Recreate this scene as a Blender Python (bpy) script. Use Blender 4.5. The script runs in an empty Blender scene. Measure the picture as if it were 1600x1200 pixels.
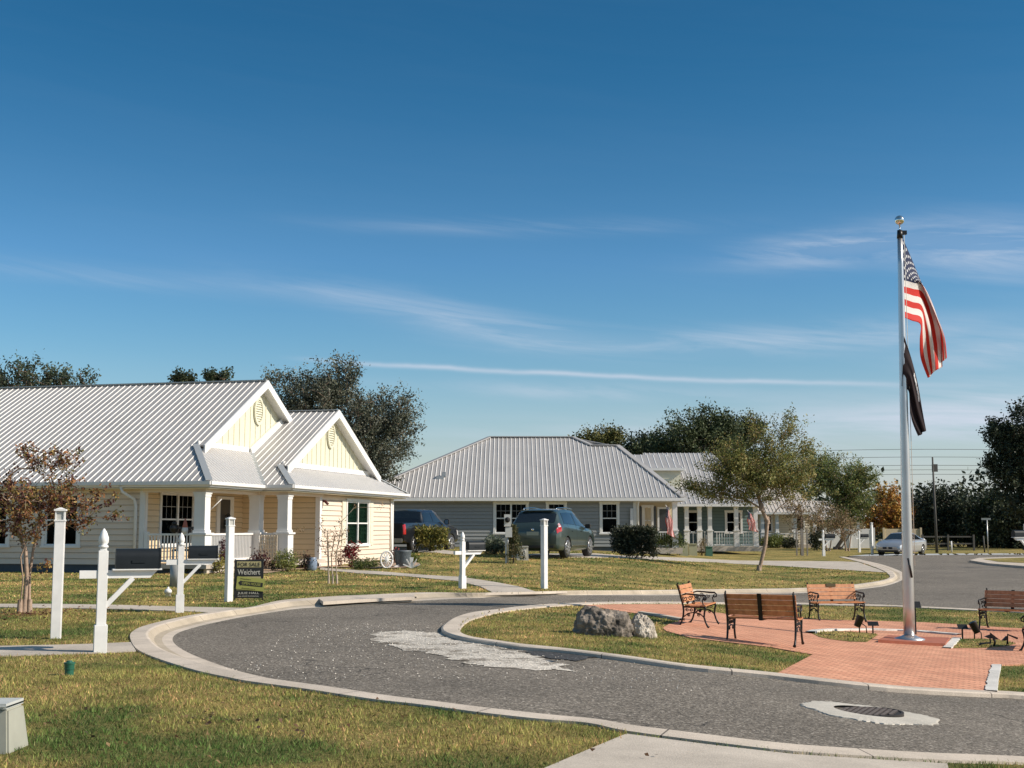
import bpy, bmesh, math, random
import numpy as np
from math import radians as R, sin, cos, pi
from mathutils import Vector, Matrix
from mathutils.geometry import delaunay_2d_cdt
random.seed(7); rng = np.random.default_rng(7)
sc = bpy.context.scene
col = sc.collection

# ------------------------------------------------------------------ camera
CAMZ = 1.57; FPX = 2000.0; TILT = math.atan(223/FPX)
cam_d = bpy.data.cameras.new('camera'); cam = bpy.data.objects.new('camera', cam_d)
col.objects.link(cam); sc.camera = cam
cam_d.sensor_width = 36; cam_d.lens = 36*FPX/1600; cam_d.clip_end = 5000; cam_d.clip_start = 0.1
cam.location = (0, 0, CAMZ); cam.rotation_euler = (pi/2+TILT, 0, 0)

# ------------------------------------------------------------------ sky and sun
SUN_EL = R(34); SUN_AZ = math.atan2(0.975, -0.22)      # azimuth clockwise from +Y
w = bpy.data.worlds.new('World'); sc.world = w; w.use_nodes = True
nt = w.node_tree; nt.nodes.clear()
def N(nt, t, **k):
    n = nt.nodes.new(t)
    for a, b in k.items():
        if a == 'i':
            for kk, v in b.items(): n.inputs[kk].default_value = v
        else: setattr(n, a, b)
    return n
def L(nt, a, b): nt.links.new(a, b)
def M_(nt, op, a, b=None, c=None, clamp=False):
    n = nt.nodes.new('ShaderNodeMath'); n.operation = op; n.use_clamp = clamp
    for i, x in enumerate((a, b, c)):
        if x is None: continue
        if isinstance(x, (int, float)): n.inputs[i].default_value = x
        else: nt.links.new(x, n.inputs[i])
    return n.outputs[0]
sky = N(nt, 'ShaderNodeTexSky', sky_type='NISHITA', sun_disc=False, sun_elevation=SUN_EL, sun_rotation=SUN_AZ,
        altitude=0, air_density=1.0, dust_density=0.6, ozone_density=2.5)
hsv = N(nt, 'ShaderNodeHueSaturation', i={'Hue': 0.488, 'Saturation': 1.12, 'Value': 1.0})
L(nt, sky.outputs[0], hsv.inputs['Color'])
tc = N(nt, 'ShaderNodeTexCoord'); sx = N(nt, 'ShaderNodeSeparateXYZ'); L(nt, tc.outputs['Generated'], sx.inputs[0])
grd = N(nt, 'ShaderNodeValToRGB'); grd.color_ramp.interpolation = 'B_SPLINE'; L(nt, sx.outputs[2], grd.inputs[0]); ge_ = grd.color_ramp.elements
ge_[0].position = 0.0; ge_[0].color = (1.10, 1.02, 1.90, 1); ge_[1].position = 1.0; ge_[1].color = (1.25, 1.05, .92, 1)
for ps, cl in ((0.08, (0.84, 0.93, 1.32)), (0.16, (0.60, 0.86, 1.10)), (0.26, (0.42, 0.70, 0.87)), (0.40, (0.05, 0.50, 0.70)), (0.49, (0.70, 0.72, 0.80)), (0.62, (1.30, 1.05, .95))): q_ = ge_.new(ps); q_.color = (*cl, 1)
gm_ = N(nt, 'ShaderNodeMix', data_type='RGBA', blend_type='MULTIPLY', i={0: 1.0}); L(nt, hsv.outputs[0], gm_.inputs[6]); L(nt, grd.outputs[0], gm_.inputs[7])
az = M_(nt, 'ARCTAN2', sx.outputs[0], sx.outputs[1]); el = M_(nt, 'ARCSINE', sx.outputs[2])
# cirrus: noise stretched along the azimuth
cb = N(nt, 'ShaderNodeCombineXYZ'); L(nt, M_(nt, 'ADD', M_(nt, 'MULTIPLY', az, 3.2), M_(nt, 'MULTIPLY', el, 5)), cb.inputs[0]); L(nt, M_(nt, 'ADD', M_(nt, 'MULTIPLY', el, 26), M_(nt, 'MULTIPLY', az, 2.4)), cb.inputs[1])
n1 = N(nt, 'ShaderNodeTexNoise', i={'Scale': 1.6, 'Detail': 9, 'Roughness': 0.62, 'Distortion': 0.6}); L(nt, cb.outputs[0], n1.inputs['Vector'])
r1 = N(nt, 'ShaderNodeMapRange', i={'From Min': 0.50, 'From Max': 0.80}); L(nt, n1.outputs[0], r1.inputs[0])
# only between 1 and 15 degrees
lo = N(nt, 'ShaderNodeMapRange', interpolation_type='SMOOTHSTEP', i={'From Min': 0.29, 'From Max': 0.16}); L(nt, el, lo.inputs[0])
r1.inputs['From Min'].default_value = 0.40; r1.inputs['From Max'].default_value = 0.78
def blob(a0, e0, sa, se, tilt, k):
    da = M_(nt, 'SUBTRACT', az, a0); de = M_(nt, 'SUBTRACT', M_(nt, 'SUBTRACT', el, e0), M_(nt, 'MULTIPLY', da, tilt))
    qd = M_(nt, 'ADD', M_(nt, 'POWER', M_(nt, 'ABSOLUTE', M_(nt, 'DIVIDE', da, sa)), 2.0), M_(nt, 'POWER', M_(nt, 'ABSOLUTE', M_(nt, 'DIVIDE', de, se)), 2.0))
    return M_(nt, 'MULTIPLY', M_(nt, 'POWER', 2.718, M_(nt, 'MULTIPLY', qd, -1.0)), k)
bsum = 0.012
for b_ in ((0.26, 0.211, 0.07, 0.011, 0.05, 1.5), (0.37, 0.200, 0.06, 0.018, -0.15, 1.6), (-0.07, 0.168, 0.10, 0.011, -0.17, .75), (0.02, 0.148, 0.06, 0.009, -0.1, .9), (0.16, 0.141, 0.12, 0.010, -0.02, .9), (0.30, 0.147, 0.08, 0.010, 0.0, .6), (0.0, 0.233, 0.14, 0.006, 0.0, .35), (-.30, .185, .15, .008, -.03, .3), (.38, .128, .06, .010, 0.05, 1.1), (0.05, .105, .12, .006, -.03, .7), (0.36, .08, .14, .020, 0.03, 1.6), (0.1, .07, .16, .012, 0.0, .6)):
    bsum = M_(nt, 'ADD', blob(*b_), bsum)
cloud = M_(nt, 'MULTIPLY', M_(nt, 'MULTIPLY', M_(nt, 'ADD', r1.outputs[0], 0.12), bsum), 0.85)
# thin low veil
cb2 = N(nt, 'ShaderNodeCombineXYZ'); L(nt, M_(nt, 'MULTIPLY', az, 2.0), cb2.inputs[0]); L(nt, M_(nt, 'MULTIPLY', el, 34), cb2.inputs[1])
n2 = N(nt, 'ShaderNodeTexNoise', i={'Scale': 1.0, 'Detail': 6, 'Roughness': 0.55, 'Distortion': 0.3}); L(nt, cb2.outputs[0], n2.inputs['Vector'])
lo2 = N(nt, 'ShaderNodeMapRange', interpolation_type='SMOOTHSTEP', i={'From Min': 0.15, 'From Max': 0.02}); L(nt, el, lo2.inputs[0])
r2 = N(nt, 'ShaderNodeMapRange', i={'From Min': 0.35, 'From Max': 0.75}); L(nt, n2.outputs[0], r2.inputs[0])
vaz = N(nt, 'ShaderNodeMapRange', i={'From Min': -0.2, 'From Max': 0.36, 'To Min': 0.3, 'To Max': 1.25}); L(nt, az, vaz.inputs[0])
veil = M_(nt, 'MULTIPLY', M_(nt, 'MULTIPLY', M_(nt, 'ADD', r2.outputs[0], .25), lo2.outputs[0]), M_(nt, 'MULTIPLY', vaz.outputs[0], .52))
# contrail
eline = M_(nt, 'ADD', 0.1209, M_(nt, 'MULTIPLY', az, -0.050))
wob = N(nt, 'ShaderNodeTexNoise', i={'Scale': 14, 'Detail': 5}); L(nt, tc.outputs['Generated'], wob.inputs['Vector'])
dd = M_(nt, 'SUBTRACT', el, M_(nt, 'ADD', eline, M_(nt, 'MULTIPLY', M_(nt, 'SUBTRACT', wob.outputs[0], 0.5), 0.006)))
g = M_(nt, 'POWER', 2.718, M_(nt, 'MULTIPLY', M_(nt, 'POWER', M_(nt, 'ABSOLUTE', M_(nt, 'DIVIDE', dd, 0.0019)), 2.0), -1.0))
azw = N(nt, 'ShaderNodeMapRange', interpolation_type='SMOOTHSTEP', i={'From Min': -0.19, 'From Max': -0.10}); L(nt, az, azw.inputs[0])
azw2 = N(nt, 'ShaderNodeMapRange', interpolation_type='SMOOTHSTEP', i={'From Min': 0.40, 'From Max': 0.16}); L(nt, az, azw2.inputs[0])
trail = M_(nt, 'MULTIPLY', M_(nt, 'MULTIPLY', M_(nt, 'MULTIPLY', g, azw.outputs[0]), azw2.outputs[0]), M_(nt, 'ADD', 0.2, M_(nt, 'MULTIPLY', wob.outputs[0], 0.75)))
tot = M_(nt, 'ADD', M_(nt, 'ADD', cloud, veil), trail, clamp=True)
mx = N(nt, 'ShaderNodeMix', data_type='RGBA'); L(nt, tot, mx.inputs[0]); L(nt, gm_.outputs[2], mx.inputs[6])
mx.inputs[7].default_value = (5.4, 6.0, 7.0, 1)
bg = N(nt, 'ShaderNodeBackground', i={'Strength': 0.10}); L(nt, mx.outputs[2], bg.inputs[0])
wo = N(nt, 'ShaderNodeOutputWorld'); L(nt, bg.outputs[0], wo.inputs[0])
sd = bpy.data.lights.new('sun', 'SUN'); sun = bpy.data.objects.new('sun', sd); col.objects.link(sun)
sd.energy = 5.0; sd.angle = R(0.53); sd.color = (1.0, 0.90, 0.77)
sv = Vector((sin(SUN_AZ)*cos(SUN_EL), cos(SUN_AZ)*cos(SUN_EL), sin(SUN_EL)))
sun.rotation_euler = sv.to_track_quat('Z', 'Y').to_euler(); sun.location = (20, -10, 30)
sc.view_settings.view_transform = 'Standard'; sc.view_settings.look = 'None'
sc.view_settings.exposure = 0.2; sc.view_settings.gamma = 1

# ------------------------------------------------------------------ terrain and pixel helpers
def S(t): t = np.clip(t, 0, 1); return t*t*(3-2*t)
def G(x, y):
    x = np.asarray(x, float); y = np.asarray(y, float)
    g = 0.1-0.65*S((x+1)/10)*(1-0.5*S((y-30)/20))
    a = 9+(y-38)*0.12
    return g+0.36*S((y-36)/12)*S((a-x)/7)*S((x+6)/3)
LW = 0.08                                             # lawns lie this much above the road
def ray(px, py):
    a = (px-800)/FPX; b = (600-py)/FPX
    return Vector((a, cos(TILT)-b*sin(TILT), sin(TILT)+b*cos(TILT)))
def PW(px, py, Y):                                    # the point at depth Y
    d = ray(px, py); t = Y/d.y
    return Vector((d.x*t, Y, CAMZ+d.z*t))
def GP(px, py, off=LW):                               # the point on the ground
    d = ray(px, py)
    ts = np.concatenate([np.arange(4, 60, 0.05), np.arange(60, 900, 0.5)])/d.y
    z = CAMZ+d.z*ts; g = G(d.x*ts, d.y*ts)+off
    k = np.argmax(z < g)
    if z[k] >= g[k]: k = len(ts)-1
    t0, t1 = ts[max(k-1, 0)], ts[k]
    for _ in range(20):
        t = (t0+t1)/2
        if CAMZ+d.z*t < float(G(d.x*t, d.y*t))+off: t1 = t
        else: t0 = t
    return Vector((d.x*t, d.y*t, float(G(d.x*t, d.y*t))+off))
def gz(x, y, off=LW): return float(G(x, y))+off

# ------------------------------------------------------------------ materials
MATS = {}
def mat(name, c, rough=0.6, metal=0.0, var=0.0, vscale=5.0, bump=0.0, bscale=40.0, c2=None, spec=0.5, coat=0.0, detail=4):
    if name in MATS: return MATS[name]
    m = bpy.data.materials.new(name); m.use_nodes = True; t = m.node_tree; b = t.nodes['Principled BSDF']
    b.inputs['Base Color'].default_value = (*c, 1); b.inputs['Roughness'].default_value = rough
    b.inputs['Metallic'].default_value = metal; b.inputs['Specular IOR Level'].default_value = spec
    b.inputs['Coat Weight'].default_value = coat
    if var or c2:
        ge = N(t, 'ShaderNodeNewGeometry')
        nz = N(t, 'ShaderNodeTexNoise', i={'Scale': vscale, 'Detail': detail, 'Roughness': 0.6}); L(t, ge.outputs['Position'], nz.inputs['Vector'])
        rp = N(t, 'ShaderNodeMapRange', i={'From Min': 0.32, 'From Max': 0.68}); L(t, nz.outputs[0], rp.inputs[0])
        mm = N(t, 'ShaderNodeMix', data_type='RGBA'); L(t, rp.outputs[0], mm.inputs[0])
        d = c2 or tuple(x*(1-var) for x in c)
        mm.inputs[6].default_value = (*c, 1); mm.inputs[7].default_value = (*d, 1)
        L(t, mm.outputs[2], b.inputs['Base Color'])
    if bump:
        ge = N(t, 'ShaderNodeNewGeometry')
        nb = N(t, 'ShaderNodeTexNoise', i={'Scale': bscale, 'Detail': 4}); L(t, ge.outputs['Position'], nb.inputs['Vector'])
        bp = N(t, 'ShaderNodeBump', i={'Strength': bump, 'Distance': 0.02}); L(t, nb.outputs[0], bp.inputs['Height']); L(t, bp.outputs[0], b.inputs['Normal'])
    MATS[name] = m; return m
def leafmat(name, c, trans=0.35, rough=0.55):
    if name in MATS: return MATS[name]
    m = bpy.data.materials.new(name); m.use_nodes = True; t = m.node_tree; b = t.nodes['Principled BSDF']
    at = N(t, 'ShaderNodeAttribute', attribute_name='tint')
    mm = N(t, 'ShaderNodeMix', data_type='RGBA', blend_type='MULTIPLY', i={0: 1.0}); mm.inputs[6].default_value = (*c, 1)
    L(t, at.outputs['Color'], mm.inputs[7]); L(t, mm.outputs[2], b.inputs['Base Color']); b.inputs['Roughness'].default_value = rough
    b.inputs['Specular IOR Level'].default_value = 0.3
    tr = N(t, 'ShaderNodeBsdfTranslucent'); L(t, mm.outputs[2], tr.inputs[0])
    ms = N(t, 'ShaderNodeMixShader', i={0: trans}); L(t, b.outputs[0], ms.inputs[1]); L(t, tr.outputs[0], ms.inputs[2])
    L(t, ms.outputs[0], t.nodes['Material Output'].inputs[0]); MATS[name] = m; return m

def grass_ground():
    m = bpy.data.materials.new('grass_ground'); m.use_nodes = True; t = m.node_tree; b = t.nodes['Principled BSDF']
    ge = N(t, 'ShaderNodeNewGeometry'); P = ge.outputs['Position']
    a = N(t, 'ShaderNodeTexNoise', i={'Scale': 0.55, 'Detail': 5, 'Roughness': 0.6}); L(t, P, a.inputs['Vector'])
    f = N(t, 'ShaderNodeTexNoise', i={'Scale': 22, 'Detail': 6, 'Roughness': 0.75}); L(t, P, f.inputs['Vector'])
    r = N(t, 'ShaderNodeValToRGB'); L(t, a.outputs[0], r.inputs[0])
    e = r.color_ramp.elements; e[0].position = 0.36; e[0].color = (0.15, 0.155, 0.05, 1); e[1].position = 0.66; e[1].color = (0.46, 0.34, 0.125, 1)
    x = e.new(0.5); x.color = (0.29, 0.235, 0.085, 1)
    r2_ = N(t, 'ShaderNodeMapRange', i={'From Min': 0.3, 'From Max': 0.7, 'To Min': 0.35, 'To Max': 1.45}); L(t, f.outputs[0], r2_.inputs[0])
    mm = N(t, 'ShaderNodeMix', data_type='RGBA', blend_type='MULTIPLY', i={0: 1.0}); L(t, r.outputs[0], mm.inputs[6]); L(t, r2_.outputs[0], mm.inputs[7])
    L(t, mm.outputs[2], b.inputs['Base Color']); b.inputs['Roughness'].default_value = 0.95; b.inputs['Specular IOR Level'].default_value = 0.1
    bp = N(t, 'ShaderNodeBump', i={'Strength': 0.9, 'Distance': 0.05}); L(t, f.outputs[0], bp.inputs['Height']); L(t, bp.outputs[0], b.inputs['Normal'])
    return m
def blade_mat():
    m = bpy.data.materials.new('grass_blade'); m.use_nodes = True; t = m.node_tree; b = t.nodes['Principled BSDF']
    ge = N(t, 'ShaderNodeNewGeometry')
    a = N(t, 'ShaderNodeTexNoise', i={'Scale': 0.55, 'Detail': 5, 'Roughness': 0.6}); L(t, ge.outputs['Position'], a.inputs['Vector'])
    r = N(t, 'ShaderNodeValToRGB'); L(t, a.outputs[0], r.inputs[0])
    e = r.color_ramp.elements; e[0].position = 0.42; e[0].color = (0.135, 0.18, 0.055, 1); e[1].position = 0.66; e[1].color = (0.53, 0.38, 0.155, 1)
    x = e.new(0.5); x.color = (0.37, 0.30, 0.11, 1)
    at = N(t, 'ShaderNodeAttribute', attribute_name='tint')
    mm = N(t, 'ShaderNodeMix', data_type='RGBA', blend_type='MULTIPLY', i={0: 1.0}); L(t, r.outputs[0], mm.inputs[6]); L(t, at.outputs['Color'], mm.inputs[7])
    L(t, mm.outputs[2], b.inputs['Base Color']); b.inputs['Roughness'].default_value = 0.7; b.inputs['Specular IOR Level'].default_value = 0.2
    tr = N(t, 'ShaderNodeBsdfTranslucent'); L(t, mm.outputs[2], tr.inputs[0])
    ms = N(t, 'ShaderNodeMixShader', i={0: 0.3}); L(t, b.outputs[0], ms.inputs[1]); L(t, tr.outputs[0], ms.inputs[2])
    L(t, ms.outputs[0], t.nodes['Material Output'].inputs[0]); return m
def asphalt(name, base, hi, lo):
    m = bpy.data.materials.new(name); m.use_nodes = True; t = m.node_tree; b = t.nodes['Principled BSDF']
    ge = N(t, 'ShaderNodeNewGeometry'); P = ge.outputs['Position']
    v = N(t, 'ShaderNodeTexVoronoi', i={'Scale': 60}); L(t, P, v.inputs['Vector'])
    f = N(t, 'ShaderNodeTexNoise', i={'Scale': 60, 'Detail': 3, 'Roughness': 0.7}); L(t, P, f.inputs['Vector'])
    bigt = N(t, 'ShaderNodeTexNoise', i={'Scale': 0.35, 'Detail': 6, 'Roughness': 0.65}); L(t, P, bigt.inputs['Vector'])
    sp = N(t, 'ShaderNodeSeparateColor'); L(t, v.outputs['Color'], sp.inputs[0])
    r = N(t, 'ShaderNodeValToRGB'); L(t, sp.outputs[0], r.inputs[0]); e = r.color_ramp.elements
    e[0].position = 0.0; e[0].color = (*lo, 1); e[1].position = 1.0; e[1].color = (*hi, 1)
    x = e.new(0.45); x.color = (*base, 1); x = e.new(0.85); x.color = tuple(q*1.25 for q in base)+(1,)
    r2_ = N(t, 'ShaderNodeMapRange', i={'From Min': 0.3, 'From Max': 0.7, 'To Min': 0.78, 'To Max': 1.18}); L(t, bigt.outputs[0], r2_.inputs[0])
    mm = N(t, 'ShaderNodeMix', data_type='RGBA', blend_type='MULTIPLY', i={0: 1.0}); L(t, r.outputs[0], mm.inputs[6]); L(t, r2_.outputs[0], mm.inputs[7])
    out = mm.outputs[2]
    if name == 'asphalt':                              # hairline cracks and worn streaks
        wp = N(t, 'ShaderNodeTexNoise', i={'Scale': 1.1, 'Detail': 5}); L(t, P, wp.inputs['Vector']); va = N(t, 'ShaderNodeVectorMath', operation='MULTIPLY_ADD'); L(t, wp.outputs['Color'], va.inputs[0]); va.inputs[1].default_value = (1.6, 1.6, 0); L(t, P, va.inputs[2])
        ve = N(t, 'ShaderNodeTexVoronoi', feature='DISTANCE_TO_EDGE', i={'Scale': 0.33}); L(t, va.outputs[0], ve.inputs['Vector'])
        msk = N(t, 'ShaderNodeTexNoise', i={'Scale': 0.28, 'Detail': 2}); L(t, P, msk.inputs['Vector'])
        cr = M_(t, 'MULTIPLY', M_(t, 'LESS_THAN', ve.outputs[0], 0.0045), M_(t, 'GREATER_THAN', msk.outputs[0], 0.52))
        cm = N(t, 'ShaderNodeMix', data_type='RGBA'); L(t, M_(t, 'MULTIPLY', cr, .65), cm.inputs[0]); L(t, out, cm.inputs[6]); cm.inputs[7].default_value = (.03, .027, .024, 1)
        wn = N(t, 'ShaderNodeTexNoise', i={'Scale': 1.9, 'Detail': 8, 'Roughness': .7}); L(t, P, wn.inputs['Vector']); wr_ = N(t, 'ShaderNodeMapRange', i={'From Min': .60, 'From Max': .72, 'To Max': .45}); L(t, wn.outputs[0], wr_.inputs[0])
        cw = N(t, 'ShaderNodeMix', data_type='RGBA'); L(t, wr_.outputs[0], cw.inputs[0]); L(t, cm.outputs[2], cw.inputs[6]); cw.inputs[7].default_value = (.26, .23, .19, 1); out = cw.outputs[2]
    if name == 'white_gravel':
        wn = N(t, 'ShaderNodeTexNoise', i={'Scale': 2.6, 'Detail': 9, 'Roughness': .75}); L(t, P, wn.inputs['Vector']); wr_ = N(t, 'ShaderNodeMapRange', i={'From Min': .50, 'From Max': .60}); L(t, wn.outputs[0], wr_.inputs[0])
        cw = N(t, 'ShaderNodeMix', data_type='RGBA'); L(t, wr_.outputs[0], cw.inputs[0]); L(t, out, cw.inputs[6]); cw.inputs[7].default_value = (.20, .17, .135, 1); out = cw.outputs[2]
    L(t, out, b.inputs['Base Color']); b.inputs['Roughness'].default_value = 0.85; b.inputs['Specular IOR Level'].default_value = 0.25
    bp = N(t, 'ShaderNodeBump', i={'Strength': 0.7, 'Distance': 0.012}); L(t, f.outputs[0], bp.inputs['Height']); L(t, bp.outputs[0], b.inputs['Normal'])
    return m
def concrete(name, c, joints=None, ang=0.0):
    m = bpy.data.materials.new(name); m.use_nodes = True; t = m.node_tree; b = t.nodes['Principled BSDF']
    ge = N(t, 'ShaderNodeNewGeometry'); P = ge.outputs['Position']
    a = N(t, 'ShaderNodeTexNoise', i={'Scale': 1.3, 'Detail': 7, 'Roughness': 0.65}); L(t, P, a.inputs['Vector'])
    f = N(t, 'ShaderNodeTexNoise', i={'Scale': 90, 'Detail': 2}); L(t, P, f.inputs['Vector'])
    s = M_(t, 'ADD', M_(t, 'MULTIPLY', a.outputs[0], 0.55), M_(t, 'MULTIPLY', f.outputs[0], 0.35))
    rr = N(t, 'ShaderNodeMapRange', i={'From Min': 0.3, 'From Max': 0.62, 'To Min': 0.60, 'To Max': 1.14}); L(t, s, rr.inputs[0])
    mm = N(t, 'ShaderNodeMix', data_type='RGBA', blend_type='MULTIPLY', i={0: 1.0}); mm.inputs[6].default_value = (*c, 1); L(t, rr.outputs[0], mm.inputs[7])
    L(t, mm.outputs[2], b.inputs['Base Color']); b.inputs['Roughness'].default_value = 0.9; b.inputs['Specular IOR Level'].default_value = 0.2
    bp = N(t, 'ShaderNodeBump', i={'Strength': 0.3, 'Distance': 0.01}); L(t, f.outputs[0], bp.inputs['Height']); L(t, bp.outputs[0], b.inputs['Normal'])
    return m
def brickmat(name, ang):
    m = bpy.data.materials.new(name); m.use_nodes = True; t = m.node_tree; b = t.nodes['Principled BSDF']
    ge = N(t, 'ShaderNodeNewGeometry'); P = ge.outputs['Position']
    mp = N(t, 'ShaderNodeMapping'); mp.inputs['Rotation'].default_value = (0, 0, ang); L(t, P, mp.inputs[0])
    br = N(t, 'ShaderNodeTexBrick', i={'Scale': 1.0, 'Mortar Size': 0.010, 'Mortar Smooth': 0.1, 'Bias': 0.0, 'Brick Width': 0.2, 'Row Height': 0.1})
    L(t, mp.outputs[0], br.inputs['Vector'])
    br.inputs['Color1'].default_value = (0.72, 0.37, 0.235, 1); br.inputs['Color2'].default_value = (0.60, 0.28, 0.175, 1); br.inputs['Mortar'].default_value = (0.33, 0.15, 0.09, 1)
    a = N(t, 'ShaderNodeTexNoise', i={'Scale': 1.7, 'Detail': 7, 'Roughness': 0.7}); L(t, P, a.inputs['Vector'])
    rr = N(t, 'ShaderNodeMapRange', i={'From Min': 0.3, 'From Max': 0.7, 'To Min': 0.78, 'To Max': 1.2}); L(t, a.outputs[0], rr.inputs[0])
    mm = N(t, 'ShaderNodeMix', data_type='RGBA', blend_type='MULTIPLY', i={0: 1.0}); L(t, br.outputs[0], mm.inputs[6]); L(t, rr.outputs[0], mm.inputs[7])
    L(t, mm.outputs[2], b.inputs['Base Color']); b.inputs['Roughness'].default_value = 0.85; b.inputs['Specular IOR Level'].default_value = 0.25
    bp = N(t, 'ShaderNodeBump', i={'Strength': 0.5, 'Distance': 0.01}); L(t, br.outputs['Fac'], bp.inputs['Height']); bp.invert = True; L(t, bp.outputs[0], b.inputs['Normal'])
    return m
def glassmat(name, tint, op=0.55):
    m = bpy.data.materials.new(name); m.use_nodes = True; t = m.node_tree; t.nodes.remove(t.nodes['Principled BSDF'])
    tr = N(t, 'ShaderNodeBsdfTransparent'); tr.inputs[0].default_value = (*tint, 1)
    gl = N(t, 'ShaderNodeBsdfGlossy', i={'Roughness': 0.04}); fr = N(t, 'ShaderNodeFresnel', i={'IOR': 1.5})
    ms = N(t, 'ShaderNodeMixShader'); gg = N(t, 'ShaderNodeNewGeometry'); L(t, M_(t, 'MULTIPLY', fr.outputs[0], M_(t, 'SUBTRACT', 1.0, gg.outputs['Backfacing'])), ms.inputs[0]); L(t, tr.outputs[0], ms.inputs[1]); L(t, gl.outputs[0], ms.inputs[2])
    L(t, ms.outputs[0], t.nodes['Material Output'].inputs[0]); MATS[name] = m; return m

WHITE = mat('white_paint', (0.76, 0.75, 0.73), 0.45, var=0.06, vscale=3)
VINYL = mat('white_vinyl', (0.84, 0.83, 0.81), 0.4, var=0.13, vscale=5, detail=8)
CREAM = mat('cream_siding', (0.75, 0.63, 0.51), 0.6, var=0.07, vscale=1.2)
PORCH = mat('porch_siding_bounce_lit', (0.72, 0.56, 0.36), 0.6, var=0.05, vscale=1.2)  # recess siding, warm reflected light put into its colour
PALE = mat('pale_yellow_batten', (0.66, 0.64, 0.50), 0.6, var=0.04, vscale=1)
GREYS = mat('grey_siding', (0.29, 0.30, 0.30), 0.65, var=0.06, vscale=1)
TAN = mat('tan_siding', (0.62, 0.52, 0.36), 0.65, var=0.06, vscale=1)
BEIGE = mat('beige_siding', (0.66, 0.60, 0.47), 0.65, var=0.06, vscale=1)
TEAL = mat('teal_siding', (0.13, 0.19, 0.185), 0.65, var=0.06, vscale=1)
METAL = mat('roof_metal', (0.40, 0.385, 0.375), 0.42, 0.1, var=0.16, vscale=.8)
METALD = mat('roof_metal_dull', (0.52, 0.48, 0.44), 0.85, 0.0, var=.1, spec=.15)
RIB = mat('roof_rib_sunlit', (0.80, 0.78, 0.755), 0.38, 0.08)  # paler than the sheet: sun caught by the ribs, put into the colour
RIDGE = mat('roof_ridge_cap', (0.40, 0.42, 0.43), 0.4, 0.4)
FOUND = mat('foundation', (0.09, 0.10, 0.11), 0.8, var=0.2)
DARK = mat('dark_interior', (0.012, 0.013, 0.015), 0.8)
BLACKM = mat('black_metal', (0.015, 0.016, 0.018), 0.4, 0.2, var=0.3, vscale=20)
MBOX = mat('mailbox_black', (0.014, 0.018, 0.022), 0.5, 0.0, var=0.2, vscale=8, spec=.25)
BLIND = mat('blind_slats', (0.62, 0.66, 0.60), 0.6)
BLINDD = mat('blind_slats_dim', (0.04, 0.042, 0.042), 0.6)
MUNT = mat('muntin_grey', (.34, .34, .34), .6)
GLASS = glassmat('window_glass', (0.46, 0.60, 0.54))
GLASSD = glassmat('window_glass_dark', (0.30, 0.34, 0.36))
BARK = mat('bark', (0.24, 0.17, 0.125), 0.9, var=0.45, vscale=9, bump=0.6, bscale=30)
BARKL = mat('smooth_bark', (0.42, 0.30, 0.22), 0.8, var=0.4, vscale=12, bump=0.3)
BARKD = mat('dark_bark', (0.09, 0.07, 0.055), 0.9, var=0.4, vscale=8)
GRND = grass_ground(); BLADE = blade_mat()
ASPH = asphalt('asphalt', (0.178, 0.155, 0.127), (0.46, 0.41, 0.35), (0.065, 0.056, 0.046))
ASPHD = asphalt('asphalt_new', (0.06, 0.06, 0.062), (0.16, 0.16, 0.16), (0.025, 0.025, 0.026))
GRAV = asphalt('white_gravel', (0.60, 0.55, 0.48), (0.80, 0.74, 0.66), (0.22, 0.20, 0.17))
CONC = concrete('concrete_walk', (0.56, 0.495, 0.42)); KERB = concrete('kerb_concrete', (0.63, 0.545, 0.455)); GUTT = concrete('gutter_concrete', (0.47, 0.40, 0.31))
EDGE = {}
def lap_shade_of(m):
    c = m.node_tree.nodes['Principled BSDF'].inputs['Base Color'].default_value; return mat(m.name+'_lap_shade', tuple(v*.42 for v in c[:3]), .8)  # darkened siding colour, paints the shade line under each board
KERBJ = mat('kerb_joint', (0.12, 0.10, 0.085), 0.9)
BRICK = brickmat('brick_pavers', R(38)); BRICK2 = mat('dark_brick', (0.40, 0.13, 0.075), 0.85, var=0.25, vscale=6)

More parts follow.
